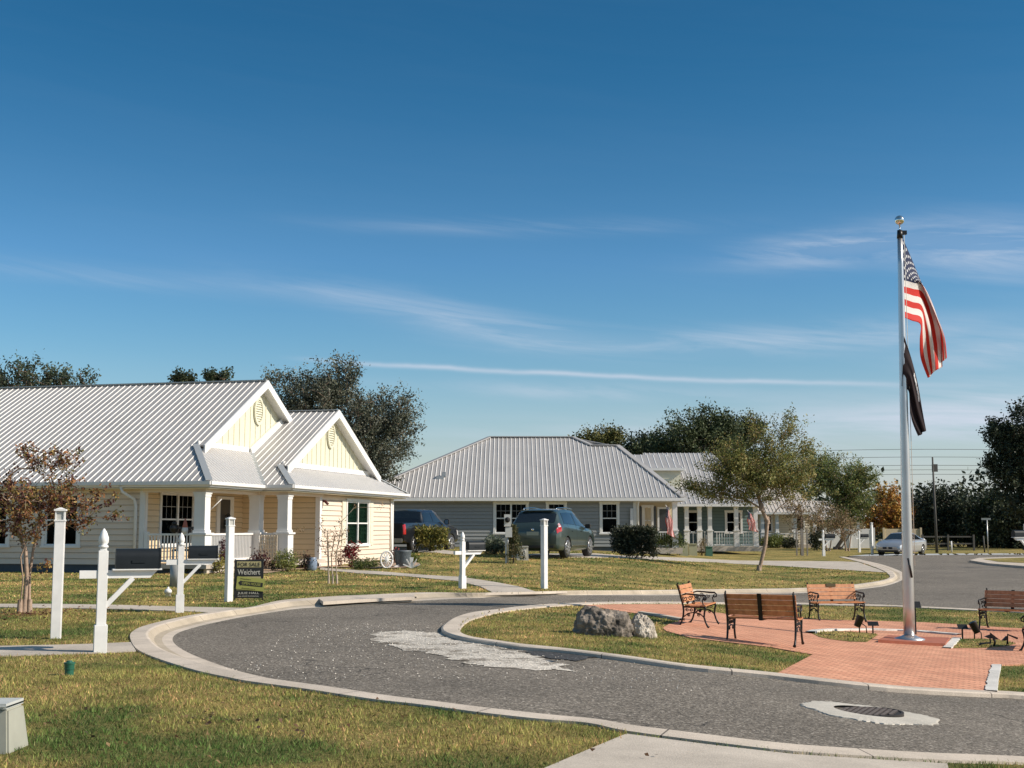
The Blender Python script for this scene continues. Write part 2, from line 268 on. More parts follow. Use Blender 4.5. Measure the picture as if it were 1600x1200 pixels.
# ------------------------------------------------------------------ mesh builder
class MB:
    def __init__(s): s.v = []; s.f = []; s.m = []; s.sm = []
    def add(s, vs, fs, mi=0, smooth=False):
        o = len(s.v); s.v += [tuple(v) for v in vs]; s.f += [tuple(i+o for i in f) for f in fs]; s.m += [mi]*len(fs); s.sm += [smooth]*len(fs)
    def quad(s, a, b, c, d, mi=0): s.add([a, b, c, d], [(0, 1, 2, 3)], mi)
    def poly(s, pts, mi=0): s.add(pts, [tuple(range(len(pts)))], mi)
    def hexa(s, p, mi=0):                              # 8 corners: bottom 4 then top 4
        s.add(p, [(3, 2, 1, 0), (4, 5, 6, 7), (0, 1, 5, 4), (1, 2, 6, 5), (2, 3, 7, 6), (3, 0, 4, 7)], mi)
    def box(s, x0, x1, y0, y1, z0, z1, mi=0):
        s.hexa([(x0, y0, z0), (x1, y0, z0), (x1, y1, z0), (x0, y1, z0), (x0, y0, z1), (x1, y0, z1), (x1, y1, z1), (x0, y1, z1)], mi)
    def fbox(s, F, u0, u1, v0, v1, z0, z1, mi=0):      # a box in a frame F(u,v,z)
        s.hexa([F(u0, v0, z0), F(u1, v0, z0), F(u1, v1, z0), F(u0, v1, z0), F(u0, v0, z1), F(u1, v0, z1), F(u1, v1, z1), F(u0, v1, z1)], mi)
    def bar(s, a, b, w, h, up=Vector((0, 0, 1)), mi=0, w2=None, h2=None):
        a = Vector(a); b = Vector(b); d = (b-a).normalized(); x = d.cross(up)
        if x.length < 1e-4: x = Vector((1, 0, 0))
        x.normalize(); y = x.cross(d).normalized(); w2 = w2 or w; h2 = h2 or h; p = []
        for c, ww, hh in ((a, w, h), (b, w2, h2)):
            p += [c-x*ww/2-y*hh/2, c+x*ww/2-y*hh/2, c+x*ww/2+y*hh/2, c-x*ww/2+y*hh/2]
        s.hexa(p, mi)
    def tube(s, pts, rad, n=8, mi=0, cap=True, smooth=True):
        pts = [Vector(p) for p in pts]
        if not hasattr(rad, '__len__'): rad = [rad]*len(pts)
        o = []; ref = None
        for i, p in enumerate(pts):
            d = (pts[min(i+1, len(pts)-1)]-pts[max(i-1, 0)])
            d = d.normalized() if d.length > 1e-9 else Vector((0, 0, 1))
            if ref is None: ref = d.orthogonal().normalized()
            x = (ref-d*ref.dot(d)); x = x.normalized() if x.length > 1e-6 else d.orthogonal().normalized()
            ref = x; y = d.cross(x)
            o += [p+(x*cos(2*pi*k/n)+y*sin(2*pi*k/n))*rad[i] for k in range(n)]
        fs = [(i*n+k, i*n+(k+1) % n, (i+1)*n+(k+1) % n, (i+1)*n+k) for i in range(len(pts)-1) for k in range(n)]
        if cap: fs += [tuple(range(n))[::-1], tuple((len(pts)-1)*n+k for k in range(n))]
        s.add(o, fs, mi, smooth)
    def lathe(s, c, prof, n=16, mi=0, smooth=True):    # prof: (r, z) upwards
        c = Vector(c); o = [c+Vector((r*cos(2*pi*k/n), r*sin(2*pi*k/n), z)) for r, z in prof for k in range(n)]
        fs = [(i*n+k, i*n+(k+1) % n, (i+1)*n+(k+1) % n, (i+1)*n+k) for i in range(len(prof)-1) for k in range(n)]
        fs += [tuple(range(n))[::-1], tuple((len(prof)-1)*n+k for k in range(n))]
        s.add(o, fs, mi, smooth)
    def build(s, name, mats, parent=None, org=None, bevel=0):
        me = bpy.data.meshes.new(name); o = Vector(org) if org is not None else (Vector(parent['_o']) if parent is not None and '_o' in parent else Vector((0, 0, 0)))
        me.from_pydata([tuple(Vector(v)-o) for v in s.v], [], s.f)
        for m in (mats if isinstance(mats, (list, tuple)) else [mats]): me.materials.append(m)
        me.polygons.foreach_set('material_index', s.m); me.polygons.foreach_set('use_smooth', s.sm); me.update()
        ob = bpy.data.objects.new(name, me); col.objects.link(ob)
        if parent is not None: ob.parent = parent; ob['_o'] = tuple(o)
        else: ob.location = o; ob['_o'] = tuple(o)
        if bevel:
            bm = bmesh.new(); bm.from_mesh(me); bmesh.ops.bevel(bm, geom=bm.edges[:], offset=bevel, segments=2, affect='EDGES', clamp_overlap=True); bm.to_mesh(me); bm.free()
        return ob
def tag(o, label, cat, group=None, kind=None):
    if label: o['label'] = label
    if cat: o['category'] = cat
    if group: o['group'] = group
    if kind: o['kind'] = kind
    return o
def thing(name, base, label, cat, group=None):
    o = bpy.data.objects.new(name, None); col.objects.link(o); o.location = base; o['_o'] = tuple(base); o.empty_display_size = 0.2
    return tag(o, label, cat, group)
def children(o): return [c for c in list(col.objects) if c.parent == o]
def copy_tree(o, parent=None):
    kids = children(o); c = o.copy(); col.objects.link(c)
    if parent is not None: c.parent = parent
    for ch in kids: copy_tree(ch, c)
    return c
def place(o, loc, rz=0, label=None, scale=None):
    o.location = loc; o.rotation_euler = (0, 0, rz)
    if scale: o.scale = scale
    if label: o['label'] = label
    return o
def npmesh(name, verts, k, mats, tint=None, parent=None, org=(0, 0, 0)):   # faces of k separate vertices each
    n = len(verts)//k; me = bpy.data.meshes.new(name); me.vertices.add(n*k); me.loops.add(n*k); me.polygons.add(n)
    me.vertices.foreach_set('co', (np.asarray(verts, np.float32)-np.asarray(org, np.float32)).ravel())
    me.loops.foreach_set('vertex_index', np.arange(n*k, dtype=np.int32)); me.polygons.foreach_set('loop_start', np.arange(0, n*k, k, dtype=np.int32))
    me.polygons.foreach_set('loop_total', np.full(n, k, dtype=np.int32)); me.update(calc_edges=True)
    if tint is not None:
        a = me.attributes.new('tint', 'FLOAT_COLOR', 'FACE'); t4 = np.ones((n, 4), np.float32); t4[:, :3] = tint; a.data.foreach_set('color', t4.ravel())
    me.materials.append(mats); ob = bpy.data.objects.new(name, me); col.objects.link(ob)
    if parent is not None: ob.parent = parent
    else: ob.location = org
    ob['_o'] = tuple(org); return ob

# ------------------------------------------------------------------ polygons draped on the terrain
def inpoly(P, poly):
    x, y = P[:, 0], P[:, 1]; r = np.zeros(len(P), bool); n = len(poly)
    for i in range(n):
        x0, y0 = poly[i]; x1, y1 = poly[(i+1) % n]
        c = ((y0 > y) != (y1 > y))
        if y0 != y1: r ^= c & (x < (x1-x0)*(y-y0)/(y1-y0)+x0)
    return r
def dens(pts, step):                                   # plain subdivision of a closed ring
    o = []
    for i in range(len(pts)):
        a = Vector(pts[i][:2]); b = Vector(pts[(i+1) % len(pts)][:2]); st = step*max(1, (a.y if a.y < 200 else 200)/25); k = max(1, int((b-a).length/st))
        o += [a.lerp(b, j/k) for j in range(k)]
    return [(p.x, p.y) for p in o]
def smooth_line(px, off=LW, sub=4):                    # Catmull-Rom through pixel points, on the ground
    w = [GP(x, y, off).to_2d() for x, y in px]; o = []
    for i in range(len(w)-1):
        p0 = w[max(i-1, 0)]; p1 = w[i]; p2 = w[i+1]; p3 = w[min(i+2, len(w)-1)]
        for j in range(sub):
            t = j/sub
            o.append(0.5*((2*p1)+(p2-p0)*t+(2*p0-5*p1+4*p2-p3)*t*t+(3*p1-p0-3*p2+p3)*t**3))
    return [(p.x, p.y) for p in o]+[(w[-1].x, w[-1].y)]
def drape(name, poly, off, material, holes=(), step=0.5, skirt=0.0, rough=0.0, bound=None):
    poly = dens(poly, step); V = list(poly); E = [(i, (i+1) % len(poly)) for i in range(len(poly))]; nb = len(poly)
    for h in holes:
        h = dens(h, step); b = len(V); V += h; E += [(b+i, b+(i+1) % len(h)) for i in range(len(h))]
    A = np.array(poly); x0, y0 = A.min(0); x1, y1 = A.max(0)
    g = []
    y = max(y0, -60)+step*0.5
    while y < y1:
        st = step if y < 45 else (step*2.5 if y < 110 else step*30)
        if y < 0: st = step*8
        xs = np.arange(max(x0, -60 if y < 110 else -400)+st/2, min(x1, 60 if y < 110 else 500), st); g += [(xx, y) for xx in xs]; y += st
    if g:
        g = np.array(g); k = inpoly(g, poly)
        for h in holes: k &= ~inpoly(g, h)
        V += [tuple(p) for p in g[k]]
    r = delaunay_2d_cdt([Vector(p) for p in V], E, [], 0, 1e-4)
    vs = np.array([(p.x, p.y) for p in r[0]]); fs = [tuple(f) for f in r[2]]
    c = np.array([vs[list(f)].mean(0) for f in fs]); k = inpoly(c, poly)
    for h in holes: k &= ~inpoly(c, dens(h, step))
    fs = [f for f, kk in zip(fs, k) if kk]
    z = G(vs[:, 0], vs[:, 1])+off
    mb = MB(); mb.v = [(a[0], a[1], b) for a, b in zip(vs, z)]; mb.f = fs; mb.m = [0]*len(fs); mb.sm = [True]*len(fs)
    if skirt:
        for i in range(nb):
            a = poly[i]; b = poly[(i+1) % nb]; za = gz(*a, off); zb = gz(*b, off)
            mb.add([(a[0], a[1], za), (b[0], b[1], zb), (b[0], b[1], zb-skirt), (a[0], a[1], za-skirt)], [(0, 1, 2, 3)])
    ob = mb.build(name, material)
    bm = bmesh.new(); bm.from_mesh(ob.data); bmesh.ops.recalc_face_normals(bm, faces=bm.faces)
    if sum(f.normal.z for f in bm.faces) < 0: bmesh.ops.reverse_faces(bm, faces=bm.faces)
    bm.to_mesh(ob.data); bm.free()
    return ob
# ================================================================== THE GROUND
near_out = [(2000,1216),(1800,1206),(1600,1195.5),(1480,1192),(1400,1188),(1240,1178),(1100,1162),(979,1146),(919,1133.5),(841,1127),(747,1116.5),(654,1104),(580,1095.5),(480,1080),(392,1068),(355,1061),(305,1050),(242,1030),(212,1015),(203,997),(207,989),(222,981),(255,972),(292,964),(337,957),(392,950),(417,944),(442,939),(480,936),(530,932.5),(580,930.5),(642,927.5),(685,927),(735,928),(775,927.5),(845,926),(895,924.5),(960,924),(1080,922),(1180,921),(1254,919.5),(1310,916.5),(1347,912.5),(1380,907),(1390.5,902),(1386,896),(1374,889.5),(1345,879),(1311,870.5)]
near_in = [(2000,1205),(1800,1198),(1600,1189),(1480,1184),(1400,1179.5),(1240,1168.5),(1060,1147.5),(966,1137),(872,1126),(747,1112),(654,1099),(580,1087),(505,1076),(430,1062),(367,1047),(310,1027),(280,1012),(269.5,1000),(275,991),(292,984),(330,974),(380,964),(430,956),(467,951),(500,949),(580,943),(647,939),(710,935.5),(775,933),(885,930),(960,929.8),(1140,928),(1254,926.5),(1310,923.5),(1350,920),(1385,915),(1408,907),(1413,900),(1408,893),(1380,882.5),(1345,874.5),(1316,869.4)]
isl_out = [(2000,1118),(1800,1104),(1600,1088.5),(1525,1085),(1400,1077.5),(1300,1067.5),(1200,1056),(1080,1044),(980,1030),(880,1017.5),(817,1012),(775,1006),(730,999.5),(705,993.5),(692,988),(689.5,982),(695,976),(710,966),(735,958.5),(772,954),(810,949),(860,945),(910,943),(960,941.5),(1065,941.5),(1180,942),(1254,943),(1380,946),(1442,948.6),(1535,953),(1600,956),(1800,970),(2000,990)]
isl_in = [(2000,1114),(1800,1100),(1600,1084.5),(1525,1081),(1400,1074),(1300,1064),(1200,1052.5),(1080,1041),(980,1027),(880,1014.8),(817,1008.5),(775,1002.5),(745,998.5),(727,994),(719,989),(720,984),(725,977.5),(737,970),(760,963),(785,957.5),(835,951),(870,948),(910,946),(960,943.8),(1065,943.6),(1180,944.3),(1254,945.2),(1380,948.2),(1442,950.8),(1535,955.2),(1600,958.3),(1800,972.5),(2000,993)]
NO = smooth_line(near_out); NI = smooth_line(near_in, 0.004); IO = smooth_line(isl_out, 0.03); LI = 0.03; II = smooth_line(isl_in, LI)
far = [GP(x, y, 0.0).to_2d() for x, y in ((1352,868.6),(1400,867.6),(1500,866.8),(1600,866.5),(2000,866.5))]
far = [(p.x, p.y) for p in far]
ROAD_OUT = NO+far; ROAD_IN = NI+far
drape('ground', [(-300, -60), (500, -60), (500, 1500), (-300, 1500)], LW, GRND, holes=[ROAD_OUT], step=0.7)['kind'] = 'structure'
tag(bpy.data.objects['ground'], None, None)
drape('road', ROAD_IN, 0.0, ASPH, holes=[IO], step=0.5)['kind'] = 'structure'
drape('island_ground', II, LI, GRND, step=0.4)['kind'] = 'structure'
def kerb(name, outer, inner, prof, every=9):
    ip = [Vector(p) for p in inner]; mb = MB(); rows = []
    acc = 0; last = None; pts = []
    for p in outer:
        p = Vector(p)
        if last is not None and (p-last).length > 0.35:
            k = int((p-last).length/0.3)+1
            for j in range(1, k): pts.append(last.lerp(p, j/k))
        pts.append(p); last = p
    pp = 0
    for p in pts:
        best = None
        for i in range(len(ip)-1):
            a, b = ip[i], ip[i+1]; ab = b-a; t = max(0, min(1, (p-a).dot(ab)/max(ab.length_squared, 1e-9))); q = a+ab*t; d = (q-p).length
            if best is None or d < best[0]: best = (d, q)
        rows.append((p, best[1]))
    acc = 0
    def row(p, q): return [((p.lerp(q, t)).x, (p.lerp(q, t)).y, gz(*p.lerp(q, t), z)) for t, z in prof]
    nxt = 2.0
    for i in range(len(rows)-1):
        a = row(*rows[i]); b = row(*rows[i+1]); L_ = (rows[i+1][0]-rows[i][0]).length; acc += L_; j = 0
        if acc > nxt and L_ > 0.05:
            nxt += 1.5; f = 0.013/L_; p = rows[i][0].lerp(rows[i+1][0], f); q = rows[i][1].lerp(rows[i+1][1], f); c = row(p, q)
            for k in range(len(prof)-1): mb.quad(a[k], a[k+1], c[k+1], c[k], 1)
            a = c
        for k in range(len(prof)-1): mb.quad(a[k], a[k+1], b[k+1], b[k], 2 if (len(prof) > 6 and k in (3, 4)) else 0)
    o = mb.build(name, [KERB, KERBJ, GUTT]); o['kind'] = 'structure'
    bm = bmesh.new(); bm.from_mesh(o.data); bmesh.ops.remove_doubles(bm, verts=bm.verts, dist=1e-4); bmesh.ops.recalc_face_normals(bm, faces=bm.faces)
    if sum(f.normal.z for f in bm.faces) < 0: bmesh.ops.reverse_faces(bm, faces=bm.faces)
    bm.to_mesh(o.data); bm.free(); return o
kerb('kerb', NO, NI, [(0, 0.05), (0.0, 0.10), (0.36, 0.105), (0.42, 0.095), (0.56, 0.025), (0.75, 0.012), (1, 0.006)])
kerb('island_kerb', II, IO, [(0, 0.0), (0.0, 0.052), (0.9, 0.054), (1.0, 0.04), (1.0, -0.02)])

def pxpoly(p, off=LW): return [tuple(GP(x, y, off).to_2d()) for x, y in p]
WALKS = {}
def walk(name, px, off, m, **k):
    p = pxpoly(px, off); WALKS[name+str(len(WALKS))] = p; o = drape(name, p, off, m, step=0.45, **k); o['kind'] = 'structure'; return o
LO = LW+0.014
walk('sidewalk', [(-120,943),(94,943.5),(187,945),(300,948),(395,950),(337,957.5),(300,955),(187,951.5),(112,950),(-120,947)], LO, CONC, skirt=0.1)
walk('sidewalk', [(-160,1012),(0,1009),(94,1007),(150,1005.5),(204.5,1003),(212.5,1016.5),(131,1020),(66,1022),(0,1024),(-160,1029)], LO, CONC, skirt=0.1)
walk('front_path', [(500,885.5),(560,891),(635,896),(717,901),(772,909),(810,916),(838,924.3),(770,925.6),(750,916),(715,907.5),(635,900),(560,895.5),(500,890)], LO, CONC, skirt=0.1)
walk('driveway', [(960,867.5),(1080,871.5),(1191,876),(1308,877),(1340,878),(1374,889.8),(1383,894.2),(1290,888.5),(1191,882.5),(1110,878),(960,871)], LO, CONC, skirt=0.1)
walk('driveway', [(600,864.5),(700,865.5),(740,868),(730,863),(700,860),(610,860)], LO, CONC, skirt=0.1)
walk('driveway', [(800,871),(930,871),(962,870.5),(962,867),(930,864.5),(800,866)], LO, CONC, skirt=0.1)
walk('driveway', [(979,1146),(1100,1162),(1240,1178),(1400,1188),(1480,1192.5),(1600,1900),(-600,1900),(820,1214),(850,1200)], LO-0.004, CONC, skirt=0.1)
# grass median far right
med_o = [(1515,875.2),(1530,871.5),(1600,869.8),(1750,869.8),(1750,893),(1600,884.5),(1545,880)]
MEDO = pxpoly(med_o, 0.1); drape('median_kerb', MEDO, 0.10, KERB, step=1, skirt=0.12)['kind'] = 'structure'
walk('median_ground', [(1535,873.2),(1600,871),(1745,871),(1745,888),(1600,879.5),(1560,877.5)], 0.11, GRND)
# plaza of brick
PO = LI+0.016
PLAZA = pxpoly([(905,945.5),(960,944.2),(1065,944),(1095,954),(1135,959),(1200,963),(1260,966.5),(1359,969.5),(1440,972),(1493,975),(1533,978),(1600,982),(1750,994),(1900,1012),(1900,1060),(1700,1043),(1600,1038),(1567,1039),(1556,1040),(1547,1081.4),(1400,1073.4),(1300,1063.4),(1212,1053),(1270,1022.5),(1205,1011),(1155,1005),(1080,996),(1042,986),(1035,981),(1045,975),(1065,969),(1020,962),(980,956),(940,950)], PO)
WALKS['plaza'] = PLAZA
drape('brick_plaza', PLAZA, PO, BRICK, step=0.4, skirt=0.1)['kind'] = 'structure'
def strip(name, px, wd, h, m, off, closed=False, rag=0.0):
    pts = [GP(x, y, off).to_2d() for x, y in px]; q = []
    n = len(pts); rngk = n if closed else n-1
    for i in range(rngk):
        a = pts[i]; b = pts[(i+1) % n]; k = max(1, int((b-a).length/0.12)); q += [a.lerp(b, j/k) for j in range(k)]
    if not closed: q.append(pts[-1])
    mb = MB(); rows = []
    for i, p in enumerate(q):
        d = (q[(i+1) % len(q)]-q[i-1]) if closed else (q[min(i+1, len(q)-1)]-q[max(i-1, 0)]); d.normalize(); nn = Vector((-d.y, d.x)); ww = wd*(1+random.uniform(-rag, rag))
        a = p-nn*ww/2; b = p+nn*wd/2; z = gz(p.x, p.y, off)
        rows.append([(a.x, a.y, z-0.05), (a.x, a.y, z+h*(1+random.uniform(-rag, rag))), (b.x, b.y, z+h), (b.x, b.y, z-0.05)])
    for i in range(len(rows) if closed else len(rows)-1):
        a = rows[i]; b = rows[(i+1) % len(rows)]
        for k in range(3): mb.quad(a[k], b[k], b[k+1], a[k+1])
    o = mb.build(name, m); o['kind'] = 'structure'; return o
WEDGE = concrete('white_edging', (0.74, 0.71, 0.66))
strip('plaza_edging', [(1557,1039.5),(1552,1060),(1549,1081)], 0.13, 0.018, WEDGE, PO, rag=0.22)
strip('path_edging', [(1000,958.5),(1030,963),(1066,969.5)], 0.12, 0.04, KERB, PO)
BED1 = pxpoly([(1268,989),(1283,987),(1320,986.5),(1368,990),(1372,992),(1355,1003),(1330,1002.5),(1300,999),(1280,995)], PO+0.004)
BED2 = pxpoly([(1489,1012.5),(1499,998),(1540,998),(1570,1001),(1588,1005),(1575,1009),(1540,1012)], PO+0.004)
for i, b in enumerate((BED1, BED2)): drape('flower_bed_ground', b, PO+0.006, GRND, step=0.3)['kind'] = 'structure'
strip('bed_edging', [(1266,989.5),(1275,986.5),(1300,984.8),(1360,984.2),(1400,985.5),(1440,987.5),(1499,992.5)], 0.17, 0.03, WEDGE, PO, rag=0.25)
strip('bed_edging', [(1480,1013),(1488,1005),(1495,997.5)], 0.14, 0.02, WEDGE, PO, rag=0.2)
BASE = pxpoly([(1372,1004),(1388,996.5),(1484,1000.5),(1477,1010)], PO)
drape('pole_footing', BASE, PO+0.05, BRICK2, step=0.3, skirt=0.06)['kind'] = 'structure'
# repairs in the road
def raggy(px, off, amp, step=0.12):
    p = pxpoly(px, off); o = []
    for i in range(len(p)):
        a = Vector(p[i]); b = Vector(p[(i+1) % len(p)]); k = max(1, int((b-a).length/step))
        for j in range(k):
            q = a.lerp(b, j/k); o.append((q.x+random.uniform(-amp, amp), q.y+random.uniform(-amp, amp)))
    return o
GRAVP = raggy([(574,992),(592,987),(627,985.6),(687,988),(703,997),(740,1004),(771,1010),(816,1019),(868,1033),(889,1043),(889,1048),(816,1046),(758,1042),(734,1033),(671,1022),(632,1012),(603,1004)], 0.006, 0.12, .09)
tag(drape('gravel_patch', GRAVP, 0.006, GRAV, step=0.4), 'patch of white gravel and crushed shell on the road by the island kerb', 'gravel', kind='stuff')
drape('asphalt_patch', raggy([(820,1019),(845,1015.5),(890,1019.5),(940,1026),(900,1032),(862,1029)], 0.009, 0.06), 0.009, ASPHD, step=0.4)['kind'] = 'structure'
n_s = 420; tv = []; tt = []
gp = np.array(GRAVP); lo_ = gp.min(0)-1.0; hi_ = gp.max(0)+1.2; k = 0
def rock_verts(c, r):
    v = []
    bmx = [Vector((random.gauss(0, 1), random.gauss(0, 1), random.gauss(0, .6))).normalized()*r*random.uniform(.7, 1.2) for _ in range(3)]
    return bmx
pts = rng.uniform(lo_, hi_, (6000, 2)); pts = pts[inpoly(pts, GRAVP) | ((rng.random(len(pts)) < .16) & ~inpoly(pts, II))]
stones = []
for p in pts:
    r = random.uniform(0.004, 0.012); z = gz(p[0], p[1], 0.006)
    a = random.uniform(0, 6.28)
    base = [(p[0]+r*cos(a+k*2.1), p[1]+r*sin(a+k*2.1), z) for k in range(3)]; top = (p[0], p[1], z+r*0.9)
    for k in range(3): stones += [base[k], base[(k+1) % 3], top]
MATS['stone'] = mat('shell_stone', (0.64, 0.59, 0.52), 0.9)
tag(npmesh('gravel_stones', stones, 3, MATS['stone']), 'loose white stones scattered over the gravel patch on the road', 'stones', kind='stuff')
# manhole with concrete collar
mc = GP(1357.5, 1115, 0.0)
t = thing('manhole', mc, 'round iron manhole cover in a ragged pale concrete collar in the road', 'manhole cover')
mb = MB(); ring = [(0.62, 0.005)]
nn = 110; vs = []; 
for k in range(nn):
    a = 2*pi*k/nn; ro = 0.60+0.035*sin(3*a+1)+0.02*sin(7*a)+random.uniform(-.03, .03)
    for r, z in ((0.315, 0.022), (ro*0.8, 0.016), (ro, 0.008), (ro+0.01, -0.01)): vs.append((mc.x+r*cos(a), mc.y+r*sin(a)*1.05, gz(mc.x+r*cos(a), mc.y+r*sin(a), 0)+z))
fs = [(k*4+j, ((k+1) % nn)*4+j, ((k+1) % nn)*4+j+1, k*4+j+1) for k in range(nn) for j in range(3)]
mb.add(vs, fs); mb.build('collar', concrete('collar_concrete', (0.60, 0.56, 0.49)), t)
IRON = mat('manhole_iron', (0.03, 0.024, 0.021), 0.75, 0.1, var=0.4, vscale=25); STUD = mat('manhole_stud', (0.26, 0.21, 0.18), 0.7, 0.1, var=0.5, vscale=40)
mb = MB(); mb.lathe(mc, [(0.315, -0.02), (0.315, 0.022), (0.29, 0.024), (0.285, 0.016)], 48, smooth=False); mb.build('rim', IRON, t)
mb = MB(); mb.lathe(mc, [(0.284, -0.02), (0.284, 0.017)], 48, smooth=False)
for ix in range(-4, 5):
    for iy in range(-4, 5):
        x = ix*0.062+(iy % 2)*.03; y = iy*0.06
        if x*x+y*y < 0.26**2:
            mb.box(mc.x+x-.02, mc.x+x+.02, mc.y+y-.02, mc.y+y+.02, mc.z+.017, mc.z+.029, 1)
mb.build('lid', [IRON, STUD], t)
# storm drain inlet under the kerb
tag(drape('drain_hood', pxpoly([(498,935),(560,931.6),(648,928),(648,932.5),(600,934.5),(560,936.5),(505,940)], .108), .108, KERB, step=.3, skirt=.06), 'long concrete hood over the storm drain at the far kerb', 'drain cover')
mb = MB(); ln_ = [GP(x, y, .0) for x, y in ((508,944.8),(535,943),(560,941.3),(600,939),(645,936.5))]
for a, b in zip(ln_, ln_[1:]): mb.bar(a+Vector((0, .10, .03)), b+Vector((0, .10, .03)), .2, .045)
tag(mb.build('drain_inlet', DARK, org=ln_[0]), 'dark storm drain slot under the far kerb', 'drain')

# ------------------------------------------------------------------ grass blades
def lawn_mask(P):
    k = ~inpoly(P, ROAD_OUT) | inpoly(P, II)
    for wk in WALKS.values(): k &= ~inpoly(P, wk)
    k |= inpoly(P, BED1) | inpoly(P, BED2)
    return k
def vnoise(P, sc, seed):
    r_ = np.random.default_rng(seed).random((128, 128)); q = P*sc+1000; i = np.floor(q).astype(int); f = q-i; f = f*f*(3-2*f); a = lambda dx, dy: r_[(i[:, 0]+dx) % 128, (i[:, 1]+dy) % 128]
    return (a(0, 0)*(1-f[:, 0])+a(1, 0)*f[:, 0])*(1-f[:, 1])+(a(0, 1)*(1-f[:, 0])+a(1, 1)*f[:, 0])*f[:, 1]
def blades(name, y0, y1, dens_, h, wd, label):
    xs = 0.42*y1+1; n = int(dens_*(y1-y0)*2*xs)
    P = np.stack([rng.uniform(-xs, xs, n), rng.uniform(y0, y1, n)], 1); P = P[np.abs(P[:, 0]) < 0.41*P[:, 1]+0.5]; P = P[lawn_mask(P+rng.normal(0, .022, P.shape))]
    n = len(P); z = G(P[:, 0], P[:, 1])+np.where(inpoly(P, BED1) | inpoly(P, BED2), PO+.006, np.where(inpoly(P, II), LI, LW))-0.005; a = rng.uniform(0, 2*pi, n); hh = h*rng.uniform(0.5, 1.25, n); ww = wd*rng.uniform(0.6, 1.3, n)
    la = rng.uniform(0, 2*pi, n); ln = hh*rng.uniform(0.2, 1.1, n)
    V = np.zeros((n, 3, 3)); V[:, 0, 0] = P[:, 0]-np.cos(a)*ww/2; V[:, 0, 1] = P[:, 1]-np.sin(a)*ww/2; V[:, 0, 2] = z
    V[:, 1, 0] = P[:, 0]+np.cos(a)*ww/2; V[:, 1, 1] = P[:, 1]+np.sin(a)*ww/2; V[:, 1, 2] = z
    V[:, 2, 0] = P[:, 0]+np.cos(la)*ln; V[:, 2, 1] = P[:, 1]+np.sin(la)*ln; V[:, 2, 2] = z+hh
    v1 = vnoise(P, 2.2, 5); v2 = vnoise(P, 7.0, 6); v3 = vnoise(P, .55, 9); b = rng.uniform(0.32, 1.5, n)*(.55+.9*(.5*v1+.5*v2)); dry = rng.uniform(0, 1, n) < .10+.5*v3*v1
    V[:, 2, 2] = z+hh*(.55+.9*v2)
    T = np.stack([b*np.where(dry, 1.55, 0.86), b*np.where(dry, 1.2, 1.05), b*np.where(dry, 1.6, 0.85)], 1)
    tag(npmesh(name, V.reshape(-1, 3), 3, BLADE, T), label, 'grass', kind='stuff')
blades('grass', 7.5, 13, 2600, 0.034, 0.008, 'near mown lawn, green and straw coloured blades')
blades('grass', 13, 21, 1100, 0.032, 0.012, 'dry mown lawn around the sidewalks and the near half of the island')
blades('grass', 21, 34, 260, 0.034, 0.026, 'mown lawn between the road and the cream house')
blades('grass', 34, 60, 60, 0.04, 0.05, 'mown lawns far across the road in front of the grey house')

# fallen leaves
def litter(name, label, px, r, n, sz, cols):
    c = at_ = GP(*px); a = rng.uniform(0, 2*pi, n); d = r*np.abs(rng.normal(0, .6, n)); P = np.stack([c.x+d*np.cos(a), c.y+d*np.sin(a)], 1); P = P[~inpoly(P, ROAD_OUT)]; n = len(P)
    z = G(P[:, 0], P[:, 1])+LW+.02; V = np.zeros((n, 4, 3)); t = rng.uniform(0, 2*pi, n)
    for k, (q, m_) in enumerate(((1, 0), (0, .6), (-1, 0), (0, -.6))):
        V[:, k, 0] = P[:, 0]+sz*(q*np.cos(t)-m_*np.sin(t)); V[:, k, 1] = P[:, 1]+sz*(q*np.sin(t)+m_*np.cos(t)); V[:, k, 2] = z+rng.uniform(0, .03, n)
    T = np.asarray(cols)[rng.integers(0, len(cols), n)]; tag(npmesh(name, V.reshape(-1, 3), 4, leafmat('leaf', (1, 1, 1)), T), label, 'leaves', kind='stuff')
litter('fallen_leaves', 'fallen brown leaves in the grass under the left crepe myrtle', (45, 962), 2.2, 420, .028, [(.20, .09, .05), (.34, .22, .10), (.12, .06, .04)])
litter('fallen_leaves', 'scattered fallen brown leaves on the near lawn', (330, 1130), 4.0, 160, .02, [(.16, .09, .05), (.30, .20, .10), (.08, .05, .035)])
